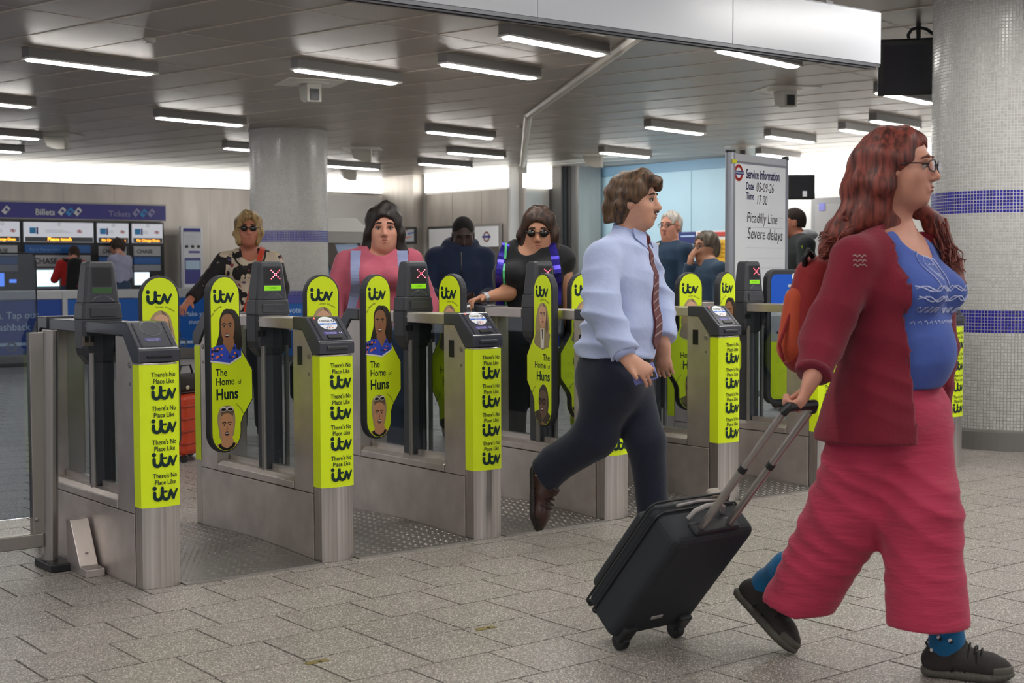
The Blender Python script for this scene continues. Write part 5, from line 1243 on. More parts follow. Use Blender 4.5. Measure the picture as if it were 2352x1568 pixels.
def ribbon(mb, bvh, pts, wd, dirn, m, org, off=.002, sub=6):
    """a printed/sewn line laid on a surface: points are cast along dirn onto it"""
    dirn = Vector(dirn).normalized(); P = []
    for i in range(len(pts)-1):
        for q in range(sub): P.append(Vector(pts[i]).lerp(Vector(pts[i+1]), q/sub))
    P.append(Vector(pts[-1])); hit = []
    for p in P:
        h = bvh.ray_cast(p - dirn*.5, dirn)
        hit.append((h[0]+h[1]*off*(1 if h[1].dot(dirn) < 0 else -1), h[1]) if h[0] is not None else None)
    for a, b in zip(hit, hit[1:]):
        if a is None or b is None or (a[0]-b[0]).length > .06: continue
        d = (b[0]-a[0]); 
        if d.length < 1e-6: continue
        s = d.normalized().cross(dirn); s = s.normalized()*wd/2
        mb.add([a[0]+s-org, a[0]-s-org, b[0]-s-org, b[0]+s-org], [(0, 1, 2, 3)], m)
# ================================================================== BLACK SUITCASE pulled by the red-haired woman
CB = mat('case_black_fabric', '23272d', .7, bump=.15, bscale=220); CB2 = mat('case_black_trim', '1b1d21', .5); CHR = mat('handle_aluminium', 'aaa3a0', .35, .9); GRY = mat('case_grey_piping', 'a29d9b', .5)
t = thing('black_suitcase', 'black soft suitcase tilted on two wheels, pulled by the red-haired woman', 'suitcase', (3.224, 3.397, .03), 0, 'wheeled suitcases'); t.rotation_euler = (.709, 0, 0)
HWD, HT, DP = .178, .50, .212
MB().box((-HWD, .0, .01), (HWD, .135, HT), CB).build('body', t, bevel=.03, seg=4)
MB().box((-HWD+.004, .115, .02), (HWD-.004, .172, HT-.008), CB).build('front_section', t, bevel=.028, seg=4)
MB().box((-HWD+.03, .16, .05), (HWD-.03, DP, HT-.09), CB).build('front_pocket', t, bevel=.022, seg=3)
mb = MB(); 
for y in (.118, .158): 
    r = .03; ol = []
    for cx, cz, a in ((HWD-r, HT-r, 0), (-HWD+r, HT-r, 90), (-HWD+r, .01+r, 180), (HWD-r, .01+r, 270)): ol += [(x, y, z) for x, z in arc(cx, cz, r+.003, a, a+90, 5)]
    mb.tube(ol+[ol[0]], .0045, CB2, 6)
mb.build('zip_piping', t)
MB().box((-.10, .012, HT-.004), (.10, .062, HT+.012), CB2).build('handle_housing', t, bevel=.008)
th = MB()
for x in (-.062, .062): th.cyl((x, .035, HT+.005), (x, .035, HT+.27), .0125, CHR, 12).cyl((x, .035, HT+.265), (x, .035, HT+.285), .0135, CB2, 12).cyl((x, .035, HT+.28), (x, .035, HT+.52), .0105, CHR, 12)
th = th.build('telescopic_handle', t)
MB().tube([(-.066, .035, HT+.515), (-.058, .035, HT+.54), (.058, .035, HT+.54), (.066, .035, HT+.515)], .015, BLACK, 10).build('grip', th)
MB().tube([(-.075, .085, HT-.004), (-.06, .088, HT+.028), (-.02, .09, HT+.042), (.03, .09, HT+.042), (.065, .088, HT+.028), (.08, .085, HT-.004)], .008, GRY, 8).build('carry_handle', t)
MB().tube([(-.09, .135, HT+.004), (.0, .137, HT+.010), (.085, .135, HT+.004)], .005, GRY, 6).build('top_strap', t)
MB().box((.085, .15, HT-.012), (.135, .185, HT+.004), mat('case_tag', 'b8b0a6', .4, .5)).build('zip_lock', t, bevel=.004)
for sx in (-1, 1):
    x = sx*.125; wh = MB().cyl((x-.014, -.002, .002), (x+.014, -.002, .002), .030, BLACK, 18).build('wheel', t, bevel=.003)
    MB().box((x-.028, -.018, .008), (x+.028, .035, .075), CB2).build('wheel_guard', t, bevel=.008)
MB().box((-.05, -.004, .095), (.0, .002, .107), GRY).build('foot_label', t)
MB().box((-HWD+.02, .15, -.004), (HWD-.02, .17, .016), CB2).build('front_foot', t, bevel=.004)
RX = Matrix.Rotation(.709, 3, 'X'); GRIP = np.array(Vector((3.224, 3.397, .03)) + RX @ Vector((0, .035, HT+.54)))
# ================================================================== RED-HAIRED WOMAN
D0 = 4.40
Fw = nz((.185, -.981, 0)); Rw = nz(np.cross(Fw, UPV))
wm = {'F': Fw, 'R': Rw, 'H': 1.68, 'k': 1.0, 'b': 1.06}
wm['pel'] = AD(2052, 915, 4.42); wm['waist'] = AD(2062, 790, 4.40); wm['chest'] = AD(2068, 655, 4.39); wm['neck'] = AD(2050, 515, 4.40)
wm['head'] = AD(2068, 388, 4.36)
wm['shR'] = AD(1964, 598, 4.27); wm['shL'] = AD(2140, 597, 4.53)
wm['elR'] = AD(1893, 775, 4.25); wm['wrR'] = GRIP + np.array((.035, -.012, .085)); wm['elL'] = AD(2150, 800, 4.72); wm['wrL'] = AD(2150, 955, 4.74)
wm['hipR'] = AD(2010, 930, 4.36); wm['hipL'] = AD(2095, 930, 4.50); wm['knR'] = AD(1930, 1185, 4.42); wm['knL'] = AD(2135, 1190, 4.28)
wm['anR'] = AD(1746, 1386, 4.63); wm['anL'] = AD(2172, 1498, 4.28)
wm['toR'] = AD(1788, 1478, 4.50); wm['toL'] = AD(2275, 1536, 4.16)
hL, tL = np.array(on_z(2130, 1546, .004)), np.array(on_z(2316, 1561, .004)); hR, tR = AD(1692, 1368, 4.70), np.array(on_z(1812, 1499, .006)); upR = nz(np.array(CR)*.75+np.array(CU)*.62-np.array(CF)*.2); upR = nz(upR-nz(tR-hR)*(upR@nz(tR-hR)))
wm['anL'] = hL+(tL-hL)*.24+UPV*.088; wm['anR'] = hR+(tR-hR)*.20+upR*.088
wm['toR'] = wm['anR']-UPV*.004; wm['toL'] = wm['anL']-UPV*.004
wm['hdR'] = nz((.25, .35, -.9)); wm['hnR'] = nz((-.9, -.2, -.2)); wm['hdL'] = nz((0, .2, -1)); wm['hnL'] = -Rw
hFw = nz(np.array(CR)*.86-np.array(CF)*.50 - UPV*.02)
fw = Frame(wm['head'], hFw, UPV, .985)
W0 = (wm['pel'][0], wm['pel'][1], 0)
# her hand closes round the grip: fingers hook under the bar
wm['hdR'] = nz(GRIP + np.array((0, 0, .012)) - wm['wrR']); wm['hnR'] = nz((-.55, .75, -.15))
bp = body_prims(wm, fw, 1.02, grip={'R': {'curl': (.75, 1.15, .9), 'thumb': (.7, .35, .6), 'side': 1}}, neck_r=.050)
woman = person('woman with long red hair and glasses in maroon cardigan and red trousers, pulling a suitcase', None, W0, bp, .0055, SK_F)
TEE = cloth('tee_blue', '4a5fa8', .8, bump=.08, bscale=30); CARD = cloth('cardigan_maroon', '7a1f30', .9, bump=.10, bscale=90); CUL = cloth('culotte_red', 'b03450', .85, noise=.10, scale=5, bump=.35, bscale=16, stretch=(.6, .6, 3.0))
SOCK = cloth('sock_teal', '1b6390', .9); SHOE = mat('shoe_dark_suede', '2e2b29', .8, bump=.2, bscale=90); SOLE = mat('shoe_sole', '57534c', .7)
def crease(m, dist):
    for n in m.node_tree.nodes:
        if n.type == 'BUMP': n.inputs['Distance'].default_value = dist
crease(CUL, .022); crease(TEE, .03); crease(CARD, .02)
# T-shirt
P = torso_garment(wm, .006, bust=.030, belly=.052)
P += sleeves(wm, .002, .25)
nk = wm['neck']
P += [Cone(nk+Fw*.085-UPV*.045, nk+Fw*.16+UPV*.05, .070, .10, .02, op='s'), Cone(nk+UPV*.01, nk+UPV*.1, .072, .09, .015, op='s'), Half(wm['pel']+UPV*.035, -UPV+Fw*.03)]
P += [folds(nz(UPV*.9+Rw*.5), 90, .0035, 9, 3)]
tee = sdf_mesh('tshirt', P, .0075, TEE, woman, W0)
# culottes: wide cropped legs
k = 1.0
P = [Cone(wm['pel']+UPV*.10, wm['pel']-UPV*.04, .150, .185, .03, Fw, .80), Ell(wm['pel']-Fw*.045-UPV*.02, (.15, .115, .12), [Rw, Fw, UPV], .06)]
kr, er, kl, el_ = AD(1948, 1180, 4.42), AD(1822, 1405, 4.52), AD(2118, 1190, 4.30), AD(2132, 1440, 4.26)
P += [Cone(wm['hipR']-UPV*.03, kr, .128, .122, .05), Cone(kr, er, .122, .108, .05), Cone(wm['hipL']-UPV*.03, kl, .122, .112, .05), Cone(kl, el_, .112, .124, .05)]
dR = nz(nz(er-kr)+np.array((0, 0, -.9)))
P += [Half(AD(1826, 1400, 4.50), dR, (er-.35, er+np.array((.36, .36, .2)))), Half(AD(2130, 1437, 4.25), nz((.0, -.05, -1)), (AD(2130, 1437, 4.25)-.35, AD(2130, 1437, 4.25)+np.array((.35, .35, .12))))]
P += [folds(nz(UPV*.85+Fw*.5), 95, .009, 9, 5), folds(nz(Fw+.3*UPV), 60, .008, 4, 6), rings_noise(.003, (22, 31, 17), 4)]
cul = sdf_mesh('culottes', P, .0085, CUL, woman, W0)
# cardigan
P = torso_garment(wm, .026, bust=.02, belly=.03)
P += [Cone(wm['waist'], wm['pel']-UPV*.12-Fw*.035, .155, .250, .05, Fw, .80)]
P += [Cone(wm['waist']+Rw*.05, wm['hipR']-UPV*.10+Rw*.0, .125, .165, .05)]
P += sleeves(wm, .018, .97, loose=1.3) 
fl = AD(2168, 760, 4.36); P += [Cone(fl, AD(2208, 1010, 4.36), .045, .040, .04, Rw, .5)]
P += [Cone(nk+Fw*.02+UPV*.02, nk+UPV*.12, .066, .09, .015, op='s')]
# open front: the part ahead of the chest between the two edges is left out
def opening(Q):
    w = Q-wm['chest'].astype(f32); r = w@Rw.astype(f32); fo = w@Fw.astype(f32); z = w@UPV.astype(f32)
    er_ = .152-.065*np.clip(z-.02, 0, .24)/.24-.012*np.clip(-z, 0, .3)/.3; return np.maximum(np.maximum(-(fo+.01), r-er_), -(r+.150))
P += cut_sleeve_ends(wm, .965)
P += [folds(nz(wm['elR']-wm['shR']), 75, .007, 8, 8), rings_noise(.004, (26, 19, 33), 9), Half(AD(1930, 1012, 4.35), (0, 0, -1)), Fn(opening, 's')]
card = sdf_mesh('cardigan', P, .0075, CARD, woman, W0)
MB_ = MB(); bv = bvh_of(card)
rr_ = lambda i, m: ((i*37) % 11)/11*m-m/2
e0 = [AD(x, y, 4.2) for x, y in ((2012, 505), (2008, 600), (1992, 720), (1975, 860), (1965, 1000))]
org = Vector(W0)
EMB = mat('embroidery_thread', 'a58a86', .7); mb = MB()
for i in range(9):
    x, y = 1985+(i % 3)*9+rr_(i, 4), 585+(i//3)*11; ribbon(mb, bv, [AD(x-5, y+rr_(i+3, 5), 4.1), AD(x, y-5, 4.1), AD(x+5, y+rr_(i+7, 5), 4.1)], .003, np.array(CF), EMB, Vector(W0))
mb.build('embroidery', card)
# cuffs and hem rib
e, w_ = wm['elR'], wm['wrR']; dd = w_-e; mb = MB(); mb.tube([Vector(e+dd*.84)-org, Vector(e+dd*.97)-org], [.054, .050], cloth('cardigan_rib', '6c1b2b', .9, bump=.3, bscale=160), 20); mb.build('cuff', card, smooth=True)
# hair
HR = hair_mat('hair_auburn', '8a4236', '43201c', 70)
lk = []
def lock(pts, r0, r1, kk=.03):
    return [Cone(pts[i], pts[i+1], r0+(r1-r0)*i/(len(pts)-1), r0+(r1-r0)*(i+1)/(len(pts)-1), kk) for i in range(len(pts)-1)]
lk += lock([fw(.03, -.075, .03), fw(.045, -.10, -.06), fw(.05, -.115, -.13), AD(1968, 505, 4.36), AD(1925, 535, 4.36), AD(1897, 575, 4.36)], .072, .028)
lk += lock([fw(.062, -.02, .03), fw(.078, -.035, -.05), fw(.075, -.06, -.11)], .035, .032)
lk += lock([fw(-.05, -.03, .02), fw(-.085, .0, -.09), AD(2152, 520, 4.50), AD(2186, 590, 4.46), AD(2203, 650, 4.42)], .036, .020)
lk += lock([fw(-.03, -.06, .0), fw(-.05, -.10, -.12), AD(2060, 545, 4.55)], .06, .05)
P = cap_hair(fw, .010, back_z=-.40, wide=1.02, noise=.006, seed=2, extra=lk, fringe=.070)
P[-1] = rings_noise(.010, (70, 95, 120, 55), 2)
hair = sdf_mesh('hair', P, .006, HR, woman, W0)
# curls along the ends
mb = MB(); rr = random.Random(4)
def curl(a, b, r, amp, tn):
    a, b = Vector(a), Vector(b); n = 14; d = b-a; u_ = d.orthogonal().normalized(); v_ = d.cross(u_).normalized(); ph = rr.uniform(0, 6)
    mb.tube([a+d*(i/n)+(u_*math.cos(ph+tn*6.28*i/n)+v_*math.sin(ph+tn*6.28*i/n))*amp*(i/n)-org for i in range(n+1)], [r*(1-.6*i/n) for i in range(n+1)], HR, 5)
for i in range(70):
    a = AD(rr.uniform(1930, 2000), rr.uniform(470, 530), 4.36+rr.uniform(-.05, .05)); b = AD(rr.uniform(1880, 1925), rr.uniform(540, 605), 4.36+rr.uniform(-.06, .06)); curl(a, b, .0045, rr.uniform(.006, .014), rr.uniform(1.5, 3))
mb.build('hair_curls', hair, smooth=True); mb = MB()
for i in range(60):
    a = AD(rr.uniform(2140, 2172), rr.uniform(500, 560), 4.48+rr.uniform(-.03, .03)); b = AD(rr.uniform(2180, 2214), rr.uniform(600, 670), 4.42+rr.uniform(-.04, .04)); curl(a, b, .0042, rr.uniform(.006, .013), rr.uniform(1.5, 3))
mb.build('hair_curls', hair, smooth=True)
face_parts(woman, fw, W0, 1.02, mat('brow_auburn', '6e4030', .7), LIPM)
# spectacles
GFR = mat('spectacle_frame', '2a2024', .3); LENS = glassy('spectacle_lens', (.9, .86, .95), 1.0); gl = MB()
T = lambda x, y, z: Vector(fw(x, y, z))-org
for sx in (-1, 1):
    ring_ = [T(sx*.033+.024*math.cos(a), .112-.012*abs(math.cos(a)) if math.cos(a)*sx > 0 else .112, .004+.018*math.sin(a)) for a in [2*math.pi*i/20 for i in range(21)]]; gl.tube(ring_, .0021, GFR, 6)
    gl.tube([T(sx*.057, .104, .010), T(sx*.078, .06, .012), T(sx*.080, -.01, .008)], .0024, GFR, 6)
gl.tube([T(-.009, .113, .008), T(0, .117, .010), T(.009, .113, .008)], .002, GFR, 6); gl = gl.build('spectacles', woman, smooth=True)
for sx in (-1, 1):
    mb = MB(); mb.poly([T(sx*.033+.023*math.cos(a), .111, .004+.017*math.sin(a)) for a in [2*math.pi*i/20 for i in range(20)]], LENS); mb.build('lens', gl)
# drawing on the T-shirt
PRN = mat('tee_print_white', 'b9bfe0', .7); bv = bvh_of(tee); mb = MB(); C = wm['chest']
def tp(r, z): return Vector(C+Rw*r+UPV*z)
def draw(pts, wd=.0035): ribbon(mb, bv, [tp(*p) for p in pts], wd, -Fw, PRN, org)
cx, cz = .040, .050
draw([(cx-.05, cz-.05)] + [(cx+.05*math.cos(a), cz+.055*math.sin(a)) for a in [math.pi-math.pi*i/12 for i in range(13)]] + [(cx+.05, cz-.05)], .0045); draw([(cx+.031*math.cos(a), cz+.003+.036*math.sin(a)) for a in [2*math.pi*i/16 for i in range(17)]], .004)
draw([(cx-.02, cz+.012), (cx-.006, cz+.014)]); draw([(cx+.006, cz+.014), (cx+.02, cz+.012)]); draw([(cx-.009, cz-.014), (cx, cz-.019), (cx+.009, cz-.014)])
for z0, r0, r1 in ((-.008, .145, -.09), (-.038, .14, -.10), (-.070, .13, .07), (-.074, .03, -.10)):
    for ph in (0, 1.6): draw([(r0+(r1-r0)*i/24, z0+.008*math.sin(ph+i*1.1)) for i in range(25)], .004)
for i in range(14): draw([(.125-.0155*i, -.112+.003*(i % 3)), (.118-.0155*i, -.105), (.115-.0155*i, -.115)], .0036)
mb.build('printed_drawing', tee)
# socks and hiking shoes
def shoe(an, to, F_, roll, name, sockh, lab=None):
    an, to = A_(an), A_(to); d = nz(to-an); 
    side = nz(np.cross(d, UPV)) if abs(d@UPV) < .95 else Rw; up = nz(np.cross(side, d))
    return d, side, up
def build_shoe(parent, an, heel, toe, up, org, m_up, m_sole, m_lace, sock=None, shin=None, k=1.0, ankle=None):
    """heel, toe: points on the sole line; up: shoe's own up"""
    an, heel, toe, up = A_(an), A_(heel), A_(toe), nz(up); d = nz(toe-heel); up = nz(up-d*(up@d)); side = np.cross(d, up); L = np.linalg.norm(toe-heel); o = Vector(org)
    q = lambda x, s, z: heel+d*x*L+side*s+up*z
    P = [Cone(q(.10, 0, .045), q(.42, 0, .052), .040*k, .040*k, .03), Cone(q(.42, 0, .05), q(.74, .0, .040), .043*k, .044*k, .03, up, .85), Cone(q(.74, 0, .036), q(.90, 0, .034), .044*k, .034*k, .03, up, .75), Cone(q(.14, 0, .045), q(.22, 0, .088), .038*k, .044*k, .03), Cone(q(.34, 0, .075), q(.37, 0, .105), .030, .022, .03), Cone(q(.22, 0, .105), q(.24, 0, .19), .034, .042, .008, op='s'), Half(q(0, 0, .018), -up)]
    sh = sdf_mesh('shoe', P, .005, m_up, parent, org)
    P = [Cone(q(.08, 0, .012), q(.5, 0, .012), .040*k, .041*k, .02, up, .6), Cone(q(.5, 0, .012), q(.74, 0, .014), .041*k, .048*k, .02, up, .5), Cone(q(.74, 0, .014), q(.93, 0, .02), .048*k, .034*k, .02, up, .55), Half(q(0, 0, .026), up), Half(q(0, 0, -.004), -up), folds(d, 420, .003, 0, 1)]
    sdf_mesh('sole', P, .005, m_sole, sh, org)
    mb = MB()
    for i in range(5):
        x = .36+.075*i; z = (.128, .113, .104, .097, .091)[i]
        mb.tube([Vector(q(x, -.030, z-.018))-o, Vector(q(x+.02, 0, z))-o, Vector(q(x, .030, z-.018))-o], .0035, m_lace, 5)
    mb.tube([Vector(q(.34, .0, .105))-o, Vector(q(.37, .035, .12))-o, Vector(q(.42, .03, .085))-o, Vector(q(.36, 0, .10))-o], .003, m_lace, 5).tube([Vector(q(.34, .0, .105))-o, Vector(q(.37, -.035, .12))-o, Vector(q(.42, -.03, .085))-o, Vector(q(.36, 0, .10))-o], .003, m_lace, 5)
    mb.tube([Vector(q(.03, 0, .075))-o, Vector(q(-.02, 0, .095))-o, Vector(q(.0, 0, .108))-o, Vector(q(.06, 0, .085))-o], .0045, m_lace, 6)
    mb.build('laces', sh, smooth=True)
    for nm, x0, x1, zz, g in (('toe_cap', .80, 1.1, .046, .0035), ('heel_counter', -.2, .20, .072, .0035)):
        P = [Cone(q(.10, 0, .045), q(.42, 0, .052), .040*k+g, .040*k+g, .03), Cone(q(.42, 0, .05), q(.74, .0, .040), .043*k+g, .044*k+g, .03, up, .85), Cone(q(.74, 0, .036), q(.90, 0, .034), .044*k+g, .034*k+g, .03, up, .75), Half(q(x0, 0, 0), -d), Half(q(x1, 0, 0), d), Half(q(0, 0, zz), up), Half(q(0, 0, .018), -up)]
        sdf_mesh(nm, P, .005, m_sole if nm == 'toe_cap' else m_lace, sh, org)
    mb = MB()
    for sg in (-1, 1):
        for x0, x1 in ((.30, .42), (.46, .52), (.60, .62)): mb.tube([Vector(q(x0, sg*.041*k, .022))-o, Vector(q((x0+x1)/2, sg*.045*k, .055))-o, Vector(q(x1, sg*.034*k, .088))-o], .0035, m_lace, 5)
    mb.build('side_overlays', sh, smooth=True)
    if sock is not None:
        P = [Cone(q(.17, 0, .06), an, .040, .047, .02), Cone(an, A_(shin), .047, .054, .02), Cone(A_(ankle), an, .046, .047, .02)]; so = sdf_mesh('sock', P, .005, sock, parent, org); return sh, so
    return sh, None
LACE = mat('lace_black', '171615', .7)
sh1, so1 = build_shoe(woman, wm['anL']+np.array((0, 0, .02)), hL, tL, UPV, W0, SHOE, SOLE, LACE, SOCK, wm['anL']+np.array((-.005, 0, .16)), ankle=wm['anL'])
upv = upR
sh2, so2 = build_shoe(woman, wm['anR']+np.array((.01, 0, .01)), hR, tR, upv, W0, SHOE, SOLE, LACE, SOCK, wm['anR']+(wm['knR']-wm['anR'])*.3, ankle=wm['anR'])
bv = bvh_of(so1); mb = MB(); 
for x, y, c in ((2156, 1463, PWHT), (2160, 1468, PBLK), (2182, 1470, PWHT), (2140, 1492, PWHT), (2185, 1474, PBLK)): 
    p = AD(x, y, 4.0); h = bv.ray_cast(Vector((0, 0, EYE)), (Vector(p)-Vector((0, 0, EYE))).normalized())
    if h[0]: mb.ball(h[0]-org, (.0065, .0055, .006), c, 8, 5)
mb.build('sock_motif', so1)
# small red rucksack on her back
RS = cloth('rucksack_red', '8c1f22', .7, bump=.15, bscale=40); RSO = cloth('rucksack_orange', 'b5482c', .7, bump=.15, bscale=40)
bk = wm['chest']-Fw*.22
t = thing('red_rucksack', 'red and orange rucksack on the back of the red-haired woman', 'bag', (bk[0], bk[1], 0)); B0 = (bk[0], bk[1], 0)
P = [Cone(AD(1878, 640, 4.52), AD(1868, 800, 4.52), .075, .085, .05), Cone(AD(1850, 700, 4.52), AD(1838, 810, 4.52), .055, .06, .05), rings_noise(.006, (25, 38), 3)]
sdf_mesh('main_body', P, .010, RS, t, B0)
P = [Cone(AD(1832, 690, 4.50), AD(1822, 800, 4.50), .040, .055, .04), rings_noise(.006, (32, 45), 7)]
sdf_mesh('front_pocket', P, .009, RSO, t, B0)
o2 = Vector(B0); MB().tube([Vector(AD(1868, 590, 4.48))-o2, Vector(AD(1856, 575, 4.47))-o2, Vector(AD(1848, 592, 4.47))-o2, Vector(AD(1850, 610, 4.48))-o2], .010, BLACK, 8).build('top_loop', t, smooth=True)
MB().tube([Vector(AD(1815, 720, 4.47))-o2, Vector(AD(1790, 790, 4.45))-o2, Vector(AD(1800, 830, 4.45))-o2], .006, RS, 6).build('side_strap', t)
# ================================================================== MAN IN SHIRT AND TIE
Fm = nz(np.array(CR)*.90-np.array(CF)*.43); Fm[2] = 0; Fm = nz(Fm); Rm = nz(np.cross(Fm, UPV))
mn = {'F': Fm, 'R': Rm, 'H': 1.76, 'k': 1.03, 'b': 1.22}
DM = 6.38
mn['pel'] = AD(1418, 838, DM); mn['waist'] = AD(1424, 745, DM); mn['chest'] = AD(1428, 640, DM); mn['neck'] = AD(1443, 535, DM); mn['head'] = AD(1459, 462, DM-.02)
mn['shR'] = AD(1382, 596, DM-.20); mn['shL'] = AD(1474, 592, DM+.17)
mn['elR'] = AD(1383, 712, DM-.30); mn['wrR'] = AD(1440, 822, DM-.36); mn['elL'] = AD(1508, 700, DM+.22); mn['wrL'] = AD(1524, 790, DM+.10)
mn['hdR'] = nz(AD(1500, 862, DM-.40)-mn['wrR']); mn['hnR'] = nz(np.array(CF)*.8-np.array(CU)*.3-np.array(CR)*.3); mn['hdL'] = nz(AD(1525, 850, DM+.08)-mn['wrL']); mn['hnL'] = -Rm
mn['hipR'] = AD(1405, 868, DM-.09); mn['hipL'] = AD(1438, 868, DM+.09); mn['knR'] = AD(1366, 1000, DM-.02); mn['knL'] = AD(1484, 1015, DM-.02); mn['anR'] = AD(1246, 1092, DM+.10); mn['anL'] = AD(1500, 1190, DM)
mn['toR'] = mn['anR']-UPV*.004; mn['toL'] = mn['anL']-UPV*.004
M0 = (mn['pel'][0], mn['pel'][1], 0); org = Vector(M0)
fm = Frame(mn['head'], nz(np.array(CR)*.93-np.array(CF)*.36-UPV*.05), UPV, 1.0)
bp = body_prims(mn, fm, 1.03, True, grip={'R': {'curl': (.42, .55, .35), 'thumb': (.95, .55, -.15), 'side': -1}}, neck_r=.055, jowl=.004)
man = person('man with brown hair in a pale blue shirt and striped tie, striding with a phone', None, M0, bp, .006, SK_M)
SHIRT = cloth('shirt_pale_blue', 'b4c0e4', .7, noise=.03, bump=.10, bscale=26); TROU = cloth('trouser_navy', '1d2130', .85, bump=.06, bscale=60); TIE = cloth('tie_maroon', '5a1a22', .6); TIES = mat('tie_stripe', 'a98d8c', .6); BROG = mat('brogue_brown', '3a201a', .35)
crease(SHIRT, .035); crease(TROU, .03)
k, b = mn['k'], mn['b']
P = torso_garment(mn, .016, belly=.035) + [Cone(mn['waist']-UPV*.02, mn['pel']+UPV*.06, .175, .188, .04, Fm, .82), Cone(mn['waist']-Fm*.05-UPV*.05, mn['pel']-Fm*.06+UPV*.06, .12, .135, .05)]
P += sleeves(mn, .020, .93, loose=1.5)
P += [Cone(mn['neck']+UPV*.035+Fm*.01, mn['neck']+UPV*.2+Fm*.05, .066, .09, .01, op='s'), Half(mn['pel']+UPV*.035, (0, 0, -1))]
P += cut_sleeve_ends(mn, .90) + [folds(nz(mn['elR']-mn['shR']+np.array((0, 0, -.2))), 58, .018, 9, 12), folds(nz(UPV+.6*Fm), 34, .010, 7, 2), rings_noise(.006, (28, 37, 22), 3)]
shirt = sdf_mesh('shirt', P, .007, SHIRT, man, M0)
e, w_ = mn['elR'], mn['wrR']; dd = w_-e; mb = MB(); mb.tube([Vector(e+dd*.80)-org, Vector(e+dd*.97)-org], [.052, .046], cloth('shirt_cuff', 'a8b4dc', .7), 20); mb.build('cuff', shirt, smooth=True)
# collar
nb = mn['neck']-UPV*.012
P = [Cone(nb, nb+UPV*.045+Fm*.004, .080, .072, .01), Cone(nb-UPV*.02, nb+UPV*.09+Fm*.01, .066, .064, .004, op='s'), Half(nb+UPV*.040+Fm*.0, nz(UPV+Fm*.30)), Half(nb-UPV*.015, -nz(UPV+Fm*.25))]
col = sdf_mesh('collar', P, .005, M['shirt_cuff'], man, M0)
for s_i in (1, -1):
    c = nb+Fm*.072+Rm*s_i*.032; mb = MB(); p = [c+Rm*s_i*.034+UPV*.032-Fm*.026, c-Rm*s_i*.024+UPV*.012+Fm*.010, c+Rm*s_i*.006-UPV*.055+Fm*.030, c+Rm*s_i*.046-UPV*.012-Fm*.012]
    q_ = [Vector(x)-org for x in p]; n_ = Vector(Fm)*.005; mb.add([x for x in q_]+[x+n_ for x in q_], [(0, 1, 2, 3), (7, 6, 5, 4), (0, 4, 5, 1), (1, 5, 6, 2), (2, 6, 7, 3), (3, 7, 4, 0)], M['shirt_cuff']); mb.build('collar_point', col)
# tie follows the shirt front
bv = bvh_of(shirt); mb = MB(); zt = mn['neck'][2]-.045; zb_ = mn['pel'][2]+.075; N = 26; L = []; Rr = []; lat = -.01
for i in range(N+1):
    z = zt+(zb_-zt)*i/N; wd = .020+.024*min(1, max(0, (i-2)/16)); wd = wd if i < N-1 else wd*(.5 if i == N-1 else .05)
    base = A_(M0)+0*UPV; c = mn['neck']*(1-i/N)+mn['pel']*(i/N); c = np.array((c[0], c[1], z))
    h = bv.ray_cast(Vector(c+Fm*.6+Rm*lat), -Vector(Fm)); p = h[0]+Vector(Fm)*.007 if h[0] else Vector(c+Fm*.15)
    L.append(p+Vector(Rm)*wd-org); Rr.append(p-Vector(Rm)*wd-org)
for i in range(N): mb.add([L[i], Rr[i], Rr[i+1], L[i+1]], [(0, 1, 2, 3)], TIE); mb.add([L[i]-Vector(Fm)*.006, Rr[i]-Vector(Fm)*.006, Rr[i+1]-Vector(Fm)*.006, L[i+1]-Vector(Fm)*.006], [(0, 1, 2, 3)], TIE); mb.add([L[i], L[i+1], L[i+1]-Vector(Fm)*.006, L[i]-Vector(Fm)*.006], [(0, 1, 2, 3)], TIE)
tie = mb.build('tie', man)
mb = MB()
for i in range(2, N-2, 2):
    a = L[i]+(L[i+1]-L[i])*.5; b2 = Rr[i-1]+(Rr[i]-Rr[i-1])*.2; o_ = Vector(Fm)*.0015; mb.add([a+o_, b2+o_, b2+o_+Vector((0, 0, -.007)), a+o_+Vector((0, 0, -.007))], [(0, 1, 2, 3)], TIES)
mb.build('tie_stripes', tie)
kn = nb+Fm*.084-UPV*.020+Rm*lat; mb = MB(); mb.ball(Vector(kn)-org, (.019, .019, .026), TIE, 10, 8); mb.build('tie_knot', tie, smooth=True)
# trousers and belt
P = [Cone(mn['pel']+UPV*.055, mn['pel']-UPV*.06, .182, .186, .03, Fm, .80), Ell(mn['pel']-Fm*.075-UPV*.05, (.15, .115, .13), [Rm, Fm, UPV], .06)]
P += [Cone(mn['hipR']-UPV*.02, mn['knR'], .120, .096, .05), Cone(mn['knR'], mn['anR'], .096, .084, .04), Cone(mn['hipL']-UPV*.02, mn['knL'], .112, .084, .05), Cone(mn['knL'], mn['anL']+UPV*.02, .084, .070, .04)]
dk = nz(mn['anR']-mn['knR']); P += [Half(mn['anR']-dk*.005, dk, (mn['anR']-.13, mn['anR']+.13)), Half(mn['pel']+UPV*.066, UPV)]
P += [folds(nz(UPV+.8*Fm), 40, .010, 8, 6), rings_noise(.004, (24, 33), 5)]
tr = sdf_mesh('trousers', P, .008, TROU, man, M0)
P = [Cone(mn['pel']+UPV*.085, mn['pel']+UPV*.05, .187, .188, .01, Fm, .80), Half(mn['pel']+UPV*.078, UPV), Half(mn['pel']+UPV*.046, -UPV)]
sdf_mesh('belt', P, .008, mat('belt_black', '121214', .4), man, M0)
HM = hair_mat('hair_brown', '6b4f37', '2f231b', 70)
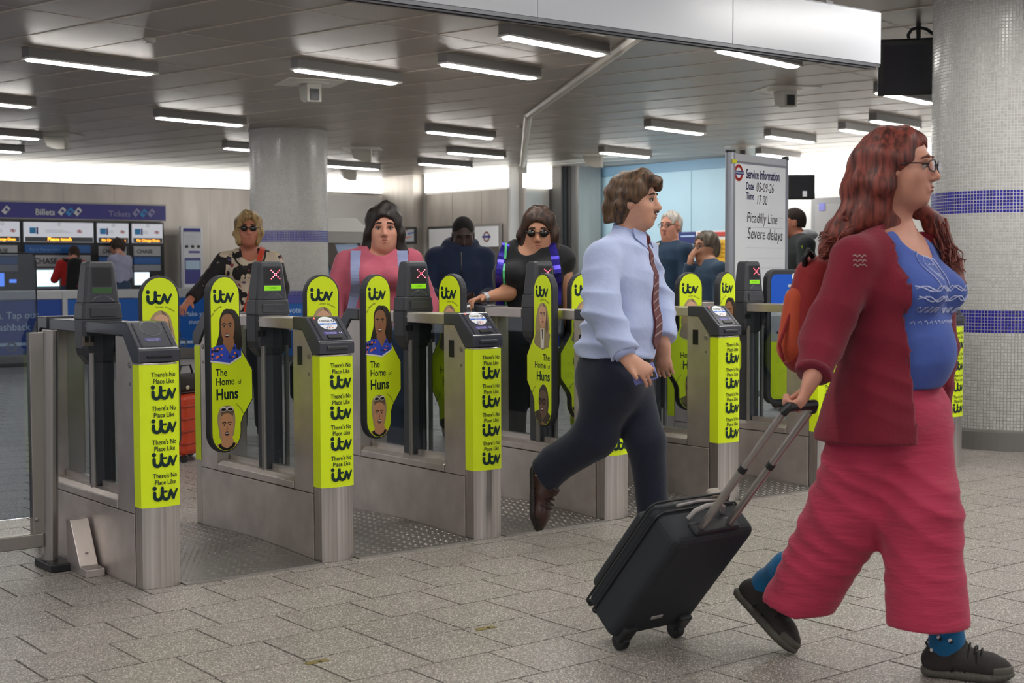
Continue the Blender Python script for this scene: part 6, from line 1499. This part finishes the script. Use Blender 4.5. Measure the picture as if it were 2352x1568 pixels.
lk = lock([fm(.0, .05, .105), fm(-.02, .09, .085), fm(-.045, .092, .068)], .030, .018) + lock([fm(.03, .03, .11), fm(.03, .085, .09), fm(.02, .10, .078)], .03, .014) + lock([fm(.06, -.03, .05), fm(.07, -.05, -.02), fm(.06, -.075, -.085)], .03, .022) + lock([fm(0, -.1, .03), fm(0, -.11, -.04), fm(0, -.105, -.10)], .05, .03) + lock([fm(.066, .025, .07), fm(.072, .03, .03), fm(.073, .022, .005)], .024, .010)
P = cap_hair(fm, .012, back_z=-.098, noise=.006, seed=5, extra=lk, fringe=.062); P[-1] = rings_noise(.007, (65, 85, 110), 6)
sdf_mesh('hair', P, .006, HM, man, M0)
face_parts(man, fm, W0 if False else M0, 1.03, mat('brow_brown', '3c2a20', .7), LIPM)
mb = MB(); T = lambda x, y, z: Vector(fm(x, y, z))-org; mb.tube([T(-.022, .098, -.049), T(0, .108, -.044), T(.022, .098, -.049)], [.003, .006, .003], mat('moustache_brown', '5b4231', .8), 6); mb.build('moustache', man, smooth=True)
sR = nz(np.array(CR)*.80+np.array(CU)*.15-np.array(CF)*.3)
build_shoe(man, mn['anR'], AD(1222, 1075, DM+.12), AD(1226, 1214, DM+.10), sR, M0, BROG, mat('brogue_sole', '1c1512', .6), mat('brogue_lace', '2a1712', .6), k=.95)
build_shoe(man, mn['anL'], AD(1478, 1244, DM+.03), AD(1580, 1258, DM-.10), UPV, M0, BROG, M['brogue_sole'], M['brogue_lace'], k=.95)
# his phone
c = mn['wrR']+mn['hdR']*.105+mn['hnR']*.030; d = nz(AD(1500, 862, DM-.40)-AD(1468, 872, DM-.40)); t = thing('phone', 'lilac phone in the right hand of the striding man', 'phone', c); n = nz(mn['hnR']-d*(mn['hnR']@d)); u_ = np.cross(n, d)
MB().obox((0, 0, 0), (d, u_, n), (.052, .037, .0045), mat('phone_case_lilac', '6d74b8', .35)).build('case', t, bevel=.004); MB().obox(Vector(n*.0052), (d, u_, n), (.048, .033, .0006), mat('phone_glass', '22263a', .1)).build('screen', t)
MB().obox(Vector(-n*.0055+d*.034+u_*.018), (d, u_, n), (.012, .012, .0015), BLACK).build('lens_block', t, bevel=.002)
# ================================================================== PEOPLE BEHIND THE GATES
def toward(u, v, turn=0.0):
    d = nz((-u, -v, 0)); c, s = math.cos(turn), math.sin(turn); return np.array((d[0]*c-d[1]*s, d[0]*s+d[1]*c, 0))
def shades(root, f, org, m, w=1.0):
    org = Vector(org); T = lambda x, y, z: Vector(f(x, y, z))-org; mb = MB()
    for sx in (-1, 1): mb.ball(T(sx*.032*w, .096, .006), (.030*f.sc, .013*f.sc, .021*f.sc), m, 12, 8); mb.tube([T(sx*.055*w, .09, .012), T(sx*.078*w, .05, .012), T(sx*.080*w, -.01, .008)], .003, m, 6)
    mb.tube([T(-.012, .106, .010), T(.012, .106, .010)], .003, m, 6); mb.build('sunglasses', root, smooth=True)
def specs(root, f, org, m, w=1.0):
    org = Vector(org); T = lambda x, y, z: Vector(f(x, y, z))-org; mb = MB()
    for sx in (-1, 1):
        mb.tube([T(sx*.032*w+.022*math.cos(a), .108, .005+.016*math.sin(a)) for a in [2*math.pi*i/14 for i in range(15)]], .0022, m, 5); mb.tube([T(sx*.054*w, .10, .012), T(sx*.078*w, .05, .012), T(sx*.080*w, -.01, .008)], .0025, m, 5)
    mb.build('spectacles', root, smooth=True)
def plain_shoes(root, j, org, m, h=.010, z0=.004):
    for n in 'RL':
        d = nz((j['to'+n]-j['an'+n])*np.array((1, 1, 0))); P = [Cone(j['an'+n]-UPV*.045-d*.03, j['to'+n]+UPV*.01, .042, .038, .02), Cone(j['an'+n], j['an'+n]-UPV*.04, .045, .045, .03), Half((0, 0, max(.004, j['anR'][2]-.086*j['k'])), -UPV)]
        sdf_mesh('shoe', P, h, m, root, org)
DEN = cloth('jeans_blue', '3a4a66', .9); DKT = cloth('dark_trousers', '22242b', .9); BSH = mat('shoe_black', '1a1a1b', .5)
def simple_person(label, j, f, skin, upper, lower, hair, h=.009, wide=1.0, male=False, brow=None, lip=None, grip=None, upper_kw={}, slv=.97, slv_kw={}, neckcut=.07, vneck=0.0, hem=None, hair_kw={}, extra_upper=(), neck_r=.052, jowl=0.0, eyes=True, hair_noise=.010, collar=False, trouser_kw={}):
    at = (j['o'][0], j['o'][1], 0)
    o = person(label, None, at, body_prims(j, f, wide, male, grip, True, neck_r, jowl), h, skin)
    P = torso_garment(j, .020, **upper_kw)+sleeves(j, .018, slv, **slv_kw)+list(extra_upper)
    nk, F, k = j['neck'], j['F'], j['k']
    P += [Cone(nk+UPV*.012*k, nk+UPV*.14*k, neckcut*k, (neckcut+.02)*k, .012, op='s')]
    if vneck: P += [Cone(nk+F*.08*k-UPV*vneck*k, nk+F*.13*k+UPV*.06*k, .055*k, .09*k, .02, op='s')]
    P += [Half(j['pel']-UPV*(hem if hem is not None else .10), -UPV)]
    if slv > .6: P += cut_sleeve_ends(j, slv)
    P += [folds(nz(UPV+.5*j['R']), 45, .007, 8, int(k*1000) % 17), rings_noise(.004, (30, 22), 2)]
    up = sdf_mesh('top', P, h, upper, o, at)
    P = trousers(j, **trouser_kw)+[Half(j['pel']+UPV*.09, UPV), rings_noise(.003, (24, 33), 3)]
    sdf_mesh('trousers', P, h*1.15, lower, o, at); plain_shoes(o, j, at, BSH)
    if hair is not None:
        P = cap_hair(f, **hair_kw); P[-1] = rings_noise(hair_noise, (60, 80, 100), 3); hr = sdf_mesh('hair', P, h*.8, hair, o, at)
    face_parts(o, f, at, wide, brow or M['brow_brown'], lip or LIPM, eyes=eyes)
    return o, up, at
# ---- blonde woman with patterned blouse
j = pose(4.93, 9.46, toward(4.93, 9.46, .05), 1.66, build=1.08)
j['elR'] = AD(478, 648, 10.35); j['wrR'] = AD(437, 688, 10.15); j['hdR'] = nz(AD(424, 702, 10.1)-j['wrR']); j['hnR'] = np.array((0, 0, -1.0))
j['elL'] = AD(645, 660, 10.45); j['wrL'] = AD(640, 735, 10.35); j['hdL'] = np.array((0, -.2, -1.0)); j['hnL'] = nz(np.cross((0, 0, 1), j['F']))
f = Frame(AD(570, 527, 10.38), j['F'], UPV, 1.0); j['head'] = f.c
BLO = mat('blouse_cream', 'c9b9a0', .85); nt = BLO.node_tree
def blotch(name, base, spots, sc=14, th=.56):
    """fabric print: irregular flowers of several colours"""
    m = bpy.data.materials.new(name); m.use_nodes = True; nt = m.node_tree; b = nt.nodes['Principled BSDF']; b.inputs['Roughness'].default_value = .85
    tc = nt.nodes.new('ShaderNodeTexCoord'); last = None; col = lin(base)
    for i, (c, s, t) in enumerate(spots):
        mp = nt.nodes.new('ShaderNodeMapping'); mp.inputs['Location'].default_value = (3.1*i, 1.7*i, .9*i); nt.links.new(tc.outputs['Object'], mp.inputs[0])
        n = nt.nodes.new('ShaderNodeTexNoise'); n.inputs['Scale'].default_value = s; n.inputs['Detail'].default_value = 2; nt.links.new(mp.outputs[0], n.inputs['Vector'])
        r = nt.nodes.new('ShaderNodeMapRange'); r.inputs[1].default_value = t; r.inputs[2].default_value = t+.02; nt.links.new(n.outputs[0], r.inputs[0])
        mx = nt.nodes.new('ShaderNodeMix'); mx.data_type = 'RGBA'; nt.links.new(r.outputs[0], mx.inputs[0])
        if last is None: mx.inputs[6].default_value = col
        else: nt.links.new(last.outputs[2], mx.inputs[6])
        mx.inputs[7].default_value = lin(c); last = mx
    nt.links.new(last.outputs[2], b.inputs['Base Color']); M[name] = m; return m
BLP = blotch('blouse_flower_print', 'c8b8a2', [('1c1718', 11, .53), ('8a3a4a', 16, .62), ('b89a3a', 13, .66), ('5d4a7a', 18, .66)])
CHI = blotch('sleeve_dark_print', '1d191b', [('8c8078', 26, .66)])
HBL = hair_mat('hair_blonde', 'b89868', '6e5433', 60)
o, up, at = simple_person('blonde woman in dark sunglasses and flowered blouse with an orange bag strap', j, f, SK_W, BLP, DKT, HBL, .009, slv=.34, neckcut=.075, vneck=.07,
   upper_kw=dict(bust=.03), hair_kw=dict(vol=.020, back_z=-.115, fringe=.058, extra=lock([f(.062, .01, .05), f(.078, .03, -.03), f(.068, .04, -.085)], .034, .028)+lock([f(-.062, .01, .05), f(-.078, .03, -.03), f(-.068, .04, -.085)], .034, .028)+lock([f(-.05, .07, .09), f(.03, .075, .095), f(.062, .05, .06)], .022, .02)))
shades(o, f, at, mat('shades_black', '17120f', .15))
P = []
for n in 'RL': P += [Cone(j['sh'+n]+(j['el'+n]-j['sh'+n])*.1, j['el'+n], .074, .062, .03), Cone(j['el'+n], j['wr'+n], .060, .048, .02)]
P += cut_sleeve_ends(j, .95) + [folds(nz(j['elR']-j['shR']), 60, .008, 8, 2)]
sdf_mesh('sleeves', P, .009, CHI, o, at)
bv = bvh_of(up); nkp = []
mb = MB(); a0 = j['neck']; ribbon(mb, bv, [Vector(a0+j['R']*(.115*math.cos(t))+UPV*(-.03-.125*math.sin(t))) for t in [math.pi*i/10 for i in range(11)]], .012, -j['F'], PBLK, Vector(at), .004); mb.build('neck_binding', up)
t = thing('shoulder_bag', 'orange red strap and bag worn by the blonde woman', 'bag', (j['o'][0], j['o'][1], 0)); mb = MB()
ORS = cloth('strap_orange_red', 'c4452c', .6); ribbon(mb, bv, [AD(608, 568, 10.2), AD(598, 600, 10.2), AD(585, 650, 10.2), AD(570, 710, 10.2), AD(560, 770, 10.2)], .040, -j['F'], ORS, Vector((j['o'][0], j['o'][1], 0)), .007); mb.build('strap', t)
p = j['pel']+j['R']*.21*1+j['F']*.08-A_((j['o'][0], j['o'][1], 0)); MB().obox(p+UPV*.02, (j['R'], j['F'], UPV), (.05, .12, .10), ORS).build('bag_body', t, bevel=.03)
# ---- woman in pink with rucksack straps
j = pose(4.50, 7.02, toward(4.50, 7.02, .02), 1.63, build=1.28, arms={'R': ((.10, .06, -.27), (-.02, .15, -.16)), 'L': ((.10, .06, -.27), (-.02, .15, -.16))})
f = Frame(AD(882, 527, 8.25), j['F'], UPV, 1.06); j['head'] = f.c
PNK = cloth('top_dusty_pink', 'b3586a', .85, bump=.1, bscale=30); HDK = hair_mat('hair_near_black', '2c211e', '120e0d', 60)
o, up, at = simple_person('dark-haired woman in a dusty pink top with lavender rucksack straps', j, f, SK_F, PNK, DEN, HDK, .0085, 1.03, upper_kw=dict(bust=.05, belly=.03), neckcut=.080, vneck=.03, jowl=.006,
   hair_kw=dict(vol=.020, back_z=-.26, fringe=.056, extra=lock([f(.055, .03, .07), f(.082, .01, -.02), f(.088, -.01, -.10), f(.10, .0, -.19)], .034, .030)+lock([f(-.055, .03, .07), f(-.082, .01, -.02), f(-.085, .0, -.10), f(-.115, .02, -.18)], .034, .030)+[Ell(f(-.02, -.01, .125), (.05, .05, .035), f.ax, .03)]))
t = thing('lavender_rucksack', 'pale lavender blue rucksack on the back of the woman in pink', 'bag', at); mb = MB(); bv = bvh_of(up); LAV = cloth('rucksack_lavender', '8790b4', .8)
for s in (1, -1): mb = MB(); ribbon(mb, bv, [Vector(j['sh'+'RL'[s < 0]]-j['R']*s*.055+UPV*.06+j['F']*.02), Vector(j['sh'+'RL'[s < 0]]-j['R']*s*.055-UPV*.02+j['F']*.1), Vector(j['chest']+j['R']*s*.125-UPV*.05+j['F']*.1), Vector(j['chest']+j['R']*s*.15-UPV*.2+j['F']*.1)], .060, -j['F'], LAV, Vector(at), .012); mb.build('strap', t)
c = j['chest']-j['F']*.27
sdf_mesh('main_body', [Cone(c+UPV*.02, c-UPV*.28, .11, .13, .04, j['F'], .7)], .014, LAV, t, at)
# ---- man in navy hoodie looking down at his phone
j = pose(6.16, 8.50, toward(6.16, 8.50, .06), 1.69, head_tilt=.42, build=1.14, arms={'R': ((.07, .03, -.28), (-.10, .18, -.02), ((-.6, .75, -.05), (-.2, -.2, 1))), 'L': ((.07, .03, -.28), (-.12, .17, -.03), ((-.6, .75, -.05), (-.2, -.2, 1)))})
f = Frame(AD(1064, 540, 10.45), j['hF'], UPV, 1.02); j['head'] = f.c
NAVH = cloth('hoodie_navy', '1f2840', .9)
HBK = mat('hair_cropped_black', '17120f', .9, bump=.4, bscale=300)
o, up, at = simple_person('man in a navy hoodie with cropped hair looking down at his phone', j, f, SK_D, NAVH, DEN, HBK, .009, 1.02, True, mat('brow_black', '120d0b', .8), LIPD, grip={'R': {'curl': (.5, .7, .5)}, 'L': {'curl': (.5, .7, .5)}}, eyes=False,
   hair_kw=dict(vol=.003, back_z=-.05, fringe=.078), hair_noise=.0012, extra_upper=[Ell(j['neck']-j['F']*.075+UPV*.005, (.135, .085, .06), [j['R'], j['F'], UPV], .04), Cone(j['neck']+j['R']*.10, j['neck']+j['F']*.085-UPV*.04, .036, .026, .03), Cone(j['neck']-j['R']*.10, j['neck']+j['F']*.085-UPV*.04, .036, .026, .03)])
c = (j['wrR']+j['wrL'])/2+j['F']*.10+UPV*.03; t = thing('phone', 'dark phone held by the man in the navy hoodie', 'phone', c); n = nz(UPV-.5*j['F']); MB().obox((0, 0, 0), (j['R'], np.cross(n, j['R']), n), (.036, .075, .005), BLACK).build('case', t, bevel=.004); MB().obox(Vector(n*.0056), (j['R'], np.cross(n, j['R']), n), (.032, .068, .0006), M['phone_glass']).build('screen', t)
mb = MB(); bv = bvh_of(up); ribbon(mb, bv, [Vector(j['neck']+j['F']*.1-UPV*.06), Vector(j['pel']+j['F']*.1)], .008, -j['F'], mat('zip_dark', '12151d', .4), Vector(at), .003, 14); mb.build('zip', up)
# ---- brunette with sunglasses reaching over the gate
j = pose(5.10, 6.365, toward(5.06, 6.40, -.03), 1.62, build=1.30, head_tilt=.12)
for q in list(j):
    if isinstance(j[q], np.ndarray) and q not in ('F', 'R', 'o', 'hF') and q[:2] not in ('hd', 'hn'): j[q] = j[q]+UPV*.024
j['shR'] = AD(1180, 592, 8.12); j['elR'] = AD(1166, 672, 8.0); j['wrR'] = AD(1112, 684, 7.86); j['hdR'] = nz(AD(1080, 692, 7.80)-j['wrR']); j['hnR'] = nz((-.1, -.3, -1))
f = Frame(AD(1236, 534, 8.12), j['hF'], UPV, 1.06); j['head'] = f.c
BLT = cloth('tank_top_black', '17171a', .8); HBR = hair_mat('hair_dark_brown', '4a3328', '21160f', 60)
o, up, at = simple_person('brunette in sunglasses and black tank top tapping a card at the gate', j, f, SK_T, BLT, DKT, HBR, .0085, 1.04, slv=0.06, upper_kw=dict(bust=.06, belly=.03), neckcut=.085, vneck=.075, jowl=.008, grip={'R': {'curl': (.5, .6, .4)}},
   hair_kw=dict(vol=.018, back_z=-.22, fringe=.052, extra=lock([f(.052, .04, .08), f(.080, .03, -.01), f(.085, .03, -.10), f(.088, .06, -.20)], .036, .022)+lock([f(-.052, .04, .08), f(-.080, .03, -.01), f(-.085, .03, -.10), f(-.075, .07, -.20)], .036, .022)))
shades(o, f, at, M['shades_black'], 1.05)
mb = MB(); bv = bvh_of(up); IRI = mat('vest_iridescent', '3a2f9c', .22, .7, noise=.5, scale=9)
for s in (1, -1): mb = MB(); ribbon(mb, bv, [Vector(j['neck']+j['R']*s*.12-UPV*.01+j['F']*.02), Vector(j['neck']+j['R']*s*.14-UPV*.08+j['F']*.1), Vector(j['chest']+j['R']*s*.15-UPV*.03+j['F']*.1), Vector(j['waist']+j['R']*s*.15+j['F']*.1)], .055, -j['F'], IRI, Vector(at), .010); mb.build('vest_front', o)
mb = MB(); ribbon(mb, bv, [Vector(j['neck']+j['R']*.12+UPV*.02+j['F']*.05), Vector(j['chest']+j['R']*.125+j['F']*.1), Vector(j['waist']+j['R']*.12+j['F']*.1)], .012, -j['F'], mat('lanyard_green', '3fae6a', .5), Vector(at), .018); mb.build('lanyard', o)
d = nz(j['hdR']); MB().tube([Vector(j['wrR']-d*.015)-Vector(at), Vector(j['wrR']+d*.012)-Vector(at)], .034, mat('watch_metal', '8f8f94', .3, .9), 12).build('wristwatch', o)
c = j['wrR']+d*.13+np.array((0, -.02, -.03)); t = thing('travel_card', 'dark card held out by the brunette over the gate reader', 'card', c); MB().obox((0, 0, 0), (d, (0, .3, 1), (1, 0, 0)), (.043, .027, .002), mat('card_grey', '4a4d55', .3)).build('card_body', t, bevel=.001); MB().obox((-.003, 0, .01), (d, (0, .3, 1), (1, 0, 0)), (.038, .006, .001), WHITEG).build('card_stripe', t)
# ---- elderly man with white hair
j = pose(8.78, 8.98, toward(8.78, 8.98, -.75), 1.76, build=1.10)
f = Frame(AD(1540, 520, 12.45), toward(8.78, 8.98, -.55), UPV, 1.05); j['head'] = f.c
NJK = cloth('jacket_slate_blue', '2b4058', .85); HWT = hair_mat('hair_white', 'd6cfc6', 'a59c92', 60); SK_P = skin_mat('skin_pink', 'd3947c')
o, up, at = simple_person('white-haired elderly man in spectacles, slate blue jacket and cream scarf', j, f, SK_P, NJK, DKT, HWT, .010, 1.02, True, mat('brow_grey', '8a8078', .8), LIPM, hair_kw=dict(vol=.006, back_z=-.05, fringe=.085), jowl=.008, neckcut=.075)
specs(o, f, at, mat('specs_dark', '2a2422', .3)); mb = MB(); bv = bvh_of(up); ribbon(mb, bv, [Vector(j['neck']+j['R']*.06+j['F']*.09), Vector(j['chest']+j['R']*.05+j['F']*.1), Vector(j['waist']+j['R']*.045+j['F']*.1)], .055, -j['F'], cloth('scarf_cream', 'c9c2b2', .9), Vector(at), .012); mb.build('scarf', o)
# ---- short-haired woman, hand at her mouth
j = pose(8.66, 8.40, toward(8.66, 8.40, -.95), 1.56, build=1.10)
f = Frame(AD(1620, 568, 11.98), toward(8.66, 8.40, -.85), UPV, 1.02); j['head'] = f.c
j['elR'] = j['shR']+j['F']*.12-UPV*.22-j['R']*.01; j['wrR'] = f(.03, .14, -.13); j['hdR'] = nz(f(.0, .125, -.03)-j['wrR']); j['hnR'] = -j['F']
DNJ = cloth('jacket_denim', '33475c', .85); HSG = hair_mat('hair_ash_brown', '77695a', '443a31', 60)
o, up, at = simple_person('short-haired woman in a denim blue jacket with one hand at her mouth', j, f, SK_T, DNJ, DEN, HSG, .0095, 1.0, hair_kw=dict(vol=.014, back_z=-.08, fringe=.062), neckcut=.07, hair_noise=.008)
specs(o, f, at, M['specs_dark'])
# ---- man half hidden by the whiteboard
j = pose(9.62, 8.24, toward(9.62, 8.24, -1.2), 1.82, build=1.06)
f = Frame(AD(1819, 512, 12.4), toward(9.62, 8.24, -1.3), UPV, 1.02); j['head'] = f.c
BJK = cloth('jacket_black_green', '23282a', .8)
o, up, at = simple_person('man in a dark jacket with grey hood, half hidden behind the whiteboard', j, f, SK_W, BJK, DKT, mat('hair_shaved_dark', '2a1f1a', .9), .010, 1.0, True, hair_kw=dict(vol=.003, back_z=-.04, fringe=.08), hair_noise=.001)
sdf_mesh('grey_hood', [Ell(j['neck']-j['F']*.07-UPV*.01, (.13, .08, .05), [j['R'], j['F'], UPV], .03), Cone(j['neck']+j['R']*.09-j['F']*.03, j['neck']+j['F']*.07-UPV*.05, .03, .02, .03), Cone(j['neck']-j['R']*.09-j['F']*.03, j['neck']+j['F']*.07-UPV*.05, .03, .02, .03)], .010, cloth('hood_grey', '8a8d90', .9), o, at)
mb = MB(); p = AD(1844, 567, 12.15); mb.ball(Vector(p)-Vector(at), (.018, .006, .018), mat('jacket_logo_lime', 'b6d62a', .5), 8, 5); mb.build('lime_badge', o)
# ---- two customers at the ticket machines
v = 24.05; u = on_v(167, 700, v).x
j = pose(u, v, (.12, 1, 0), 1.70, build=1.22, arms={'R': ((.10, .04, -.26), (-.05, .20, .0)), 'L': ((.10, .04, -.26), (-.05, .20, .0))}, head_tilt=.2)
f = Frame(AD(170, 583, 25.1), j['hF'], UPV, 1.10); j['head'] = f.c
REDT = cloth('tshirt_red', 'b32a26', .85)
o, up, at = simple_person('man in a red top with a black rucksack at the wide ticket machine', j, f, SK_W, REDT, DEN, mat('hair_cropped_brown', '3d3029', .9, bump=.4, bscale=200), .013, 1.0, True, hair_kw=dict(vol=.006, back_z=-.08, fringe=.08), hair_noise=.002)
t = thing('black_rucksack', 'black rucksack on the back of the man in red', 'bag', at); c = j['chest']-j['F']*.23; BRS = cloth('rucksack_black', '1c1b1e', .8)
sdf_mesh('main_body', [Cone(c+UPV*.05, c-UPV*.36, .14, .175, .05, j['F'], .62), Cone(c-j['F']*.09-UPV*.22, c-j['F']*.10-UPV*.36, .09, .10, .04, j['F'], .5)], .014, BRS, t, at)
mb = MB()
for s in (1, -1): mb.tube([Vector(c+j['R']*s*.09+UPV*.12)-Vector(at), Vector(j['sh'+'RL'[s < 0]]-j['R']*s*.05+UPV*.085)-Vector(at), Vector(j['sh'+'RL'[s < 0]]-j['R']*s*.05+j['F']*.12-UPV*.02)-Vector(at), Vector(j['chest']+j['R']*s*.15+j['F']*.13-UPV*.12)-Vector(at)], .032, BRS, 8)
mb.build('straps', t, smooth=True); MB().obox(Vector(c-j['F']*.205-UPV*.30)-Vector(at), (j['R'], j['F'], UPV), (.03, .004, .012), mat('red_tab', '8c2b26', .6)).build('red_tab', t)
v = 23.9; u = on_v(278, 700, v).x
j = pose(u, v, (-.35, .94, 0), 1.80, build=1.02, arms={'R': ((.06, .05, -.27), (-.05, .20, -.03)), 'L': ((.06, .05, -.27), (-.05, .20, -.03))})
f = Frame(AD(268, 567, 25.6), (-.75, .65, 0), UPV, 1.08); j['head'] = f.c
LVT = cloth('top_lavender_grey', 'a9aac6', .85)
o, up, at = simple_person('curly-haired person in a pale lavender top at the ticket machines', j, f, SK_F, LVT, DEN, hair_mat('hair_curly_brown', '4a3a2f', '241b15', 40), .013, 1.0, hair_kw=dict(vol=.030, back_z=-.07, fringe=.06), hair_noise=.018)
